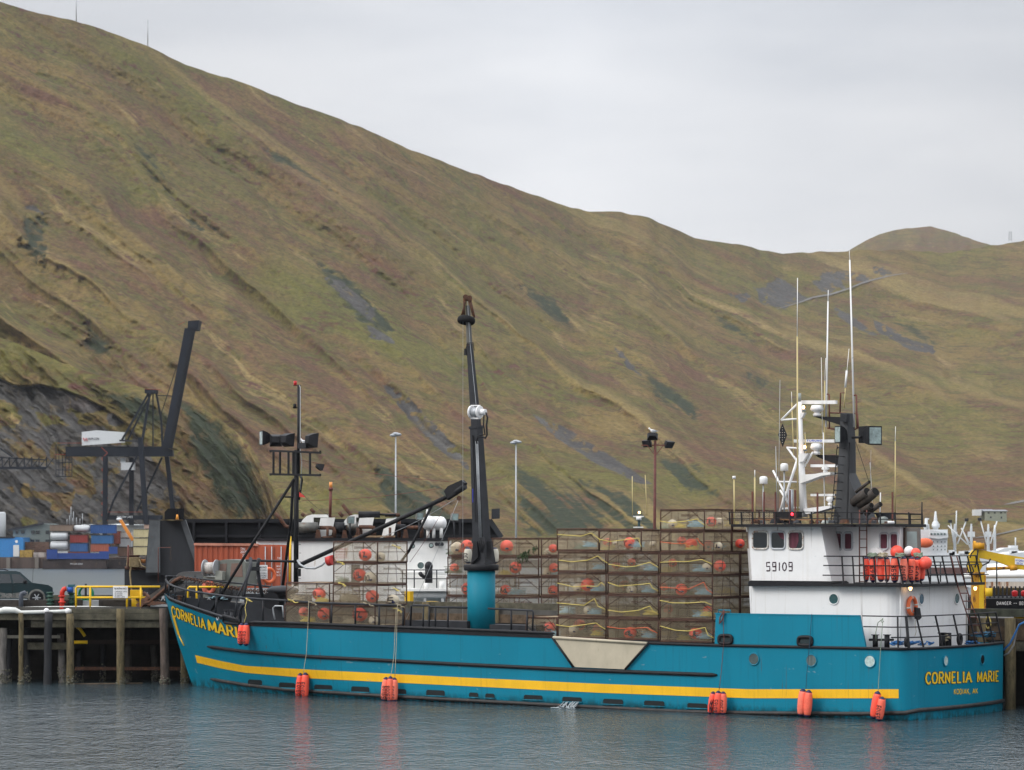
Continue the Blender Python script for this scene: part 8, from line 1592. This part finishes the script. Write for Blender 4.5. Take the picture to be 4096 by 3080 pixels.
for i, (y0, y1) in enumerate(((2116, 2149), (2151, 2184), (2186, 2220))): cont(534, 620, y0, y1, V_, (.52, .45, .26), 'cream', f"cream container, {['top', 'middle', 'bottom'][i]} of the three beside the dark barge wall")
cont(470, 534, 2188, 2224, V_+2, (.13, .075, .05), 'brown', 'brown slatted container below the white ones'); cont(576, 600, 2098, 2114, V_+10, (.40, .28, .22), 'pink_tan', 'pinkish container behind the top of the cream stack')
oc = T('mobile_crane', 'orange lattice boom of a mobile crane leaning over the white containers', 'crane', FQ, fz(540, 2170, 2)); P('boom', MB().bar(fz(482, 2080, -6), fz(532, 2162, -6), .9, .7), M('crane_orange', (.70, .25, .03), .5), oc); P('boom_head', MB().ball(fz(477, 2077, -6), .7, .6, .4, 8, 6), haz, oc)
mb = MB(); rr = random.Random(8)
for x, h_ in ((268, 16), (278, 30), (284, 66), (290, 20), (294, 46), (306, 22), (320, 18), (330, 38)): S('quay_pole', MB().tube([fz(x, 2098, 6), fz(x, 2092-h_, 6)], .09, 5), alum, FQ, {268: 'leftmost short pole above the white warehouse roof', 278: 'medium pole left of the tallest one above the warehouse roof', 284: 'tallest thin pole above the white warehouse roof', 290: 'short pole just right of the tallest pole', 294: 'second tallest pole above the warehouse roof', 306: 'short pole in the middle of the gap above the warehouse', 320: 'short pole left of the warehouse lamp', 330: 'rightmost pole with a lamp above the warehouse roof'}[x], 'pole', 'thin poles above the warehouse')
# ------------------------------------------------------------------ ship-to-shore gantry crane
FG = at(720.0); g = FG.q; gb = M('crane_blue_black', (.010, .014, .022), .7, spec=.2, var=.2, scale=.2); gr_ = M('crane_red_trim', (.22, .045, .025), .8)
gc = T('gantry_crane', 'tall dark ship to shore gantry crane with raised boom and white machinery house', 'crane', FG, g(500, 2230, 8))
def gbar(a, b, w, v=0, v2=None, mat=None, name='leg', par=None, h=None): return P(name, MB().bar(g(*a, v), g(*b, v if v2 is None else v2), w/16.5, (h or w)/16.5), mat or gb, par or gc)
P('girder', MB().prism([g(x, y, 1) for x, y in ((262, 1790), (662, 1790), (690, 1800), (690, 1825), (262, 1825))], (0, 3, 0)), gb, gc); P('girder', MB().prism([g(x, y, 8) for x, y in ((262, 1786), (662, 1786), (662, 1818), (262, 1818))], (0, 1.5, 0)), gb, gc)
mh = P('machinery_house', MB().loft([[g(x, y, v) for x, y in ((327, 1728), (385, 1721), (500, 1729), (500, 1770), (327, 1782))] for v in (1.5, 7)]), haz, gc)
lt = MB(); text(lt, 'HORIZON', lambda s, h: g(352+s*44, 1759-h*8, 1.3), .2, .3); P('house_lettering', lt, M('black_ink', (.01, .01, .02)), mh); P('logo', MB().tube([g(x, y, 1.3) for x, y in ((333, 1752), (339, 1764), (345, 1752), (349, 1764))], .13, 4), M('red_lettering', (.5, .04, .04)), mh)
gbar((738, 1288), (712, 1300), 2, 1, mat=gr_, name='trim'); bm3 = P('raised_boom', MB().loft([[g(x, y, v) for x, y, v in ((648, 1790, 0), (690, 1795, 0), (690, 1795, 7), (648, 1790, 7))], [g(x, y, v) for x, y, v in ((739, 1312, 0), (783, 1316, 0), (783, 1316, 7), (739, 1312, 7))]]), gb, gc)
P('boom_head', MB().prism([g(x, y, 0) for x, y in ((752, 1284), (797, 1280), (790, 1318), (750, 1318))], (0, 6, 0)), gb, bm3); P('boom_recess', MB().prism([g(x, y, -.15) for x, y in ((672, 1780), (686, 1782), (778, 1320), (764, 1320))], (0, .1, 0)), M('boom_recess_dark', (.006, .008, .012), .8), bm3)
tr_ = MB()
for k in range(18): t0, t1 = k/18, (k+1)/18; x0, y0, x1, y1 = 668+94*t0, 1790-470*t0, 686+94*t1, 1790-470*t1; tr_.bar(g(x0+4, y0, -.3), g(x1-6, y1, -.3), .12)
P('boom_bracing', tr_, gb, bm3)
gbar((598, 1566), (488, 1760), 8, 1); gbar((604, 1575), (510, 1762), 7, 7); gbar((600, 1568), (570, 1760), 10, 1); gbar((612, 1568), (612, 1790), 5, 3); gbar((625, 1572), (645, 1680), 8, 2); gbar((645, 1680), (650, 1790), 8, 2); gbar((704, 1475), (640, 1670), 3, 3); gbar((632, 1582), (688, 1584), 4, 2, name='cross_beam')
P('apex_platform', MB().box(*(lambda a, b: (a[0], b[0], 0, 5, b[2], a[2]))(g(581, 1557, 1), g(625, 1573, 1))), gb, gc); gbar((578, 1556), (645, 1560), 2, 0, mat=gr_, name='trim')
for a, b, w, v in (((422, 1825), (420, 2160), 19, 0), ((527, 1830), (526, 2100), 19, 9), ((562, 1750), (582, 2060), 20, 0), ((582, 2060), (596, 2160), 18, 0), ((665, 1800), (694, 2060), 18, 7), ((548, 1825), (455, 2000), 8, .5), ((455, 2000), (430, 2070), 8, .5), ((648, 1830), (545, 2050), 8, 7)): gbar(a, b, w, v)
gbar((410, 2070), (650, 2070), 18, .5, name='sill_beam'); gbar((405, 2048), (580, 2048), 2, 0, mat=gr_, name='trim'); gbar((478, 1762), (560, 1765), 7, .2, name='walkway', mat=dark); gbar((230, 1772), (330, 1772), 2, .5, mat=gr_, name='trim')
lt = MB(); text(lt, 'HORIZON LINES', lambda s, h: g(468+s*62, 2071-h*7, -.2), .2, .3); P('beam_lettering', lt, haz, gc)
P('operator_cab', MB().box(*(lambda a, b: (a[0], b[0], 2, 4.5, b[2], a[2]))(g(486, 1850, 3), g(538, 1880, 3))).box(*(lambda a, b: (a[0], b[0], 3, 4, b[2], a[2]))(g(482, 1832, 3), g(500, 1852, 3))), haz, gc)
st2 = MB()
for k in range(8): y = 1790+k*45; st2.bar(g(406, y, -.3), g(430, y+22, -.3), .2).bar(g(430, y+22, -.3), g(406, y+44, -.3), .2)
P('stairs', st2, gr_, gc)
lat = MB()
for x in (224, 236, 250, 262, 276, 288): lat.bar(g(x, 1780 if x < 240 else 1826, 1), g(x, 1906, 1), .16)
for y in (1780, 1818, 1850, 1880, 1906): lat.bar(g(224, y, 1), g(288 if y > 1820 else 262, y, 1), .18)
P('tail_cage', lat, gb, gc); gbar((222, 1818), (262, 1818), 2, .5, mat=gr_, name='trim')
c2 = T('gantry_crane', 'end of a dark lattice boom reaching in from the left frame edge', 'crane', FG, g(60, 1880, 1))
lat = MB()
for v in (1, 4):
    lat.bar(g(-60, 1827, v), g(187, 1840, v), .3).bar(g(-60, 1872, v), g(186, 1872, v), .6)
    for k in range(9): x = -50+k*29.5; lat.bar(g(x, 1828, v), g(x, 1872, v), .25).bar(g(x, 1872, v), g(x+29, 1832, v), .2)
lat.bar(g(-60, 1752, 2), g(50, 1828, 2), .3); P('lattice_boom', lat, gb, c2)
haze()
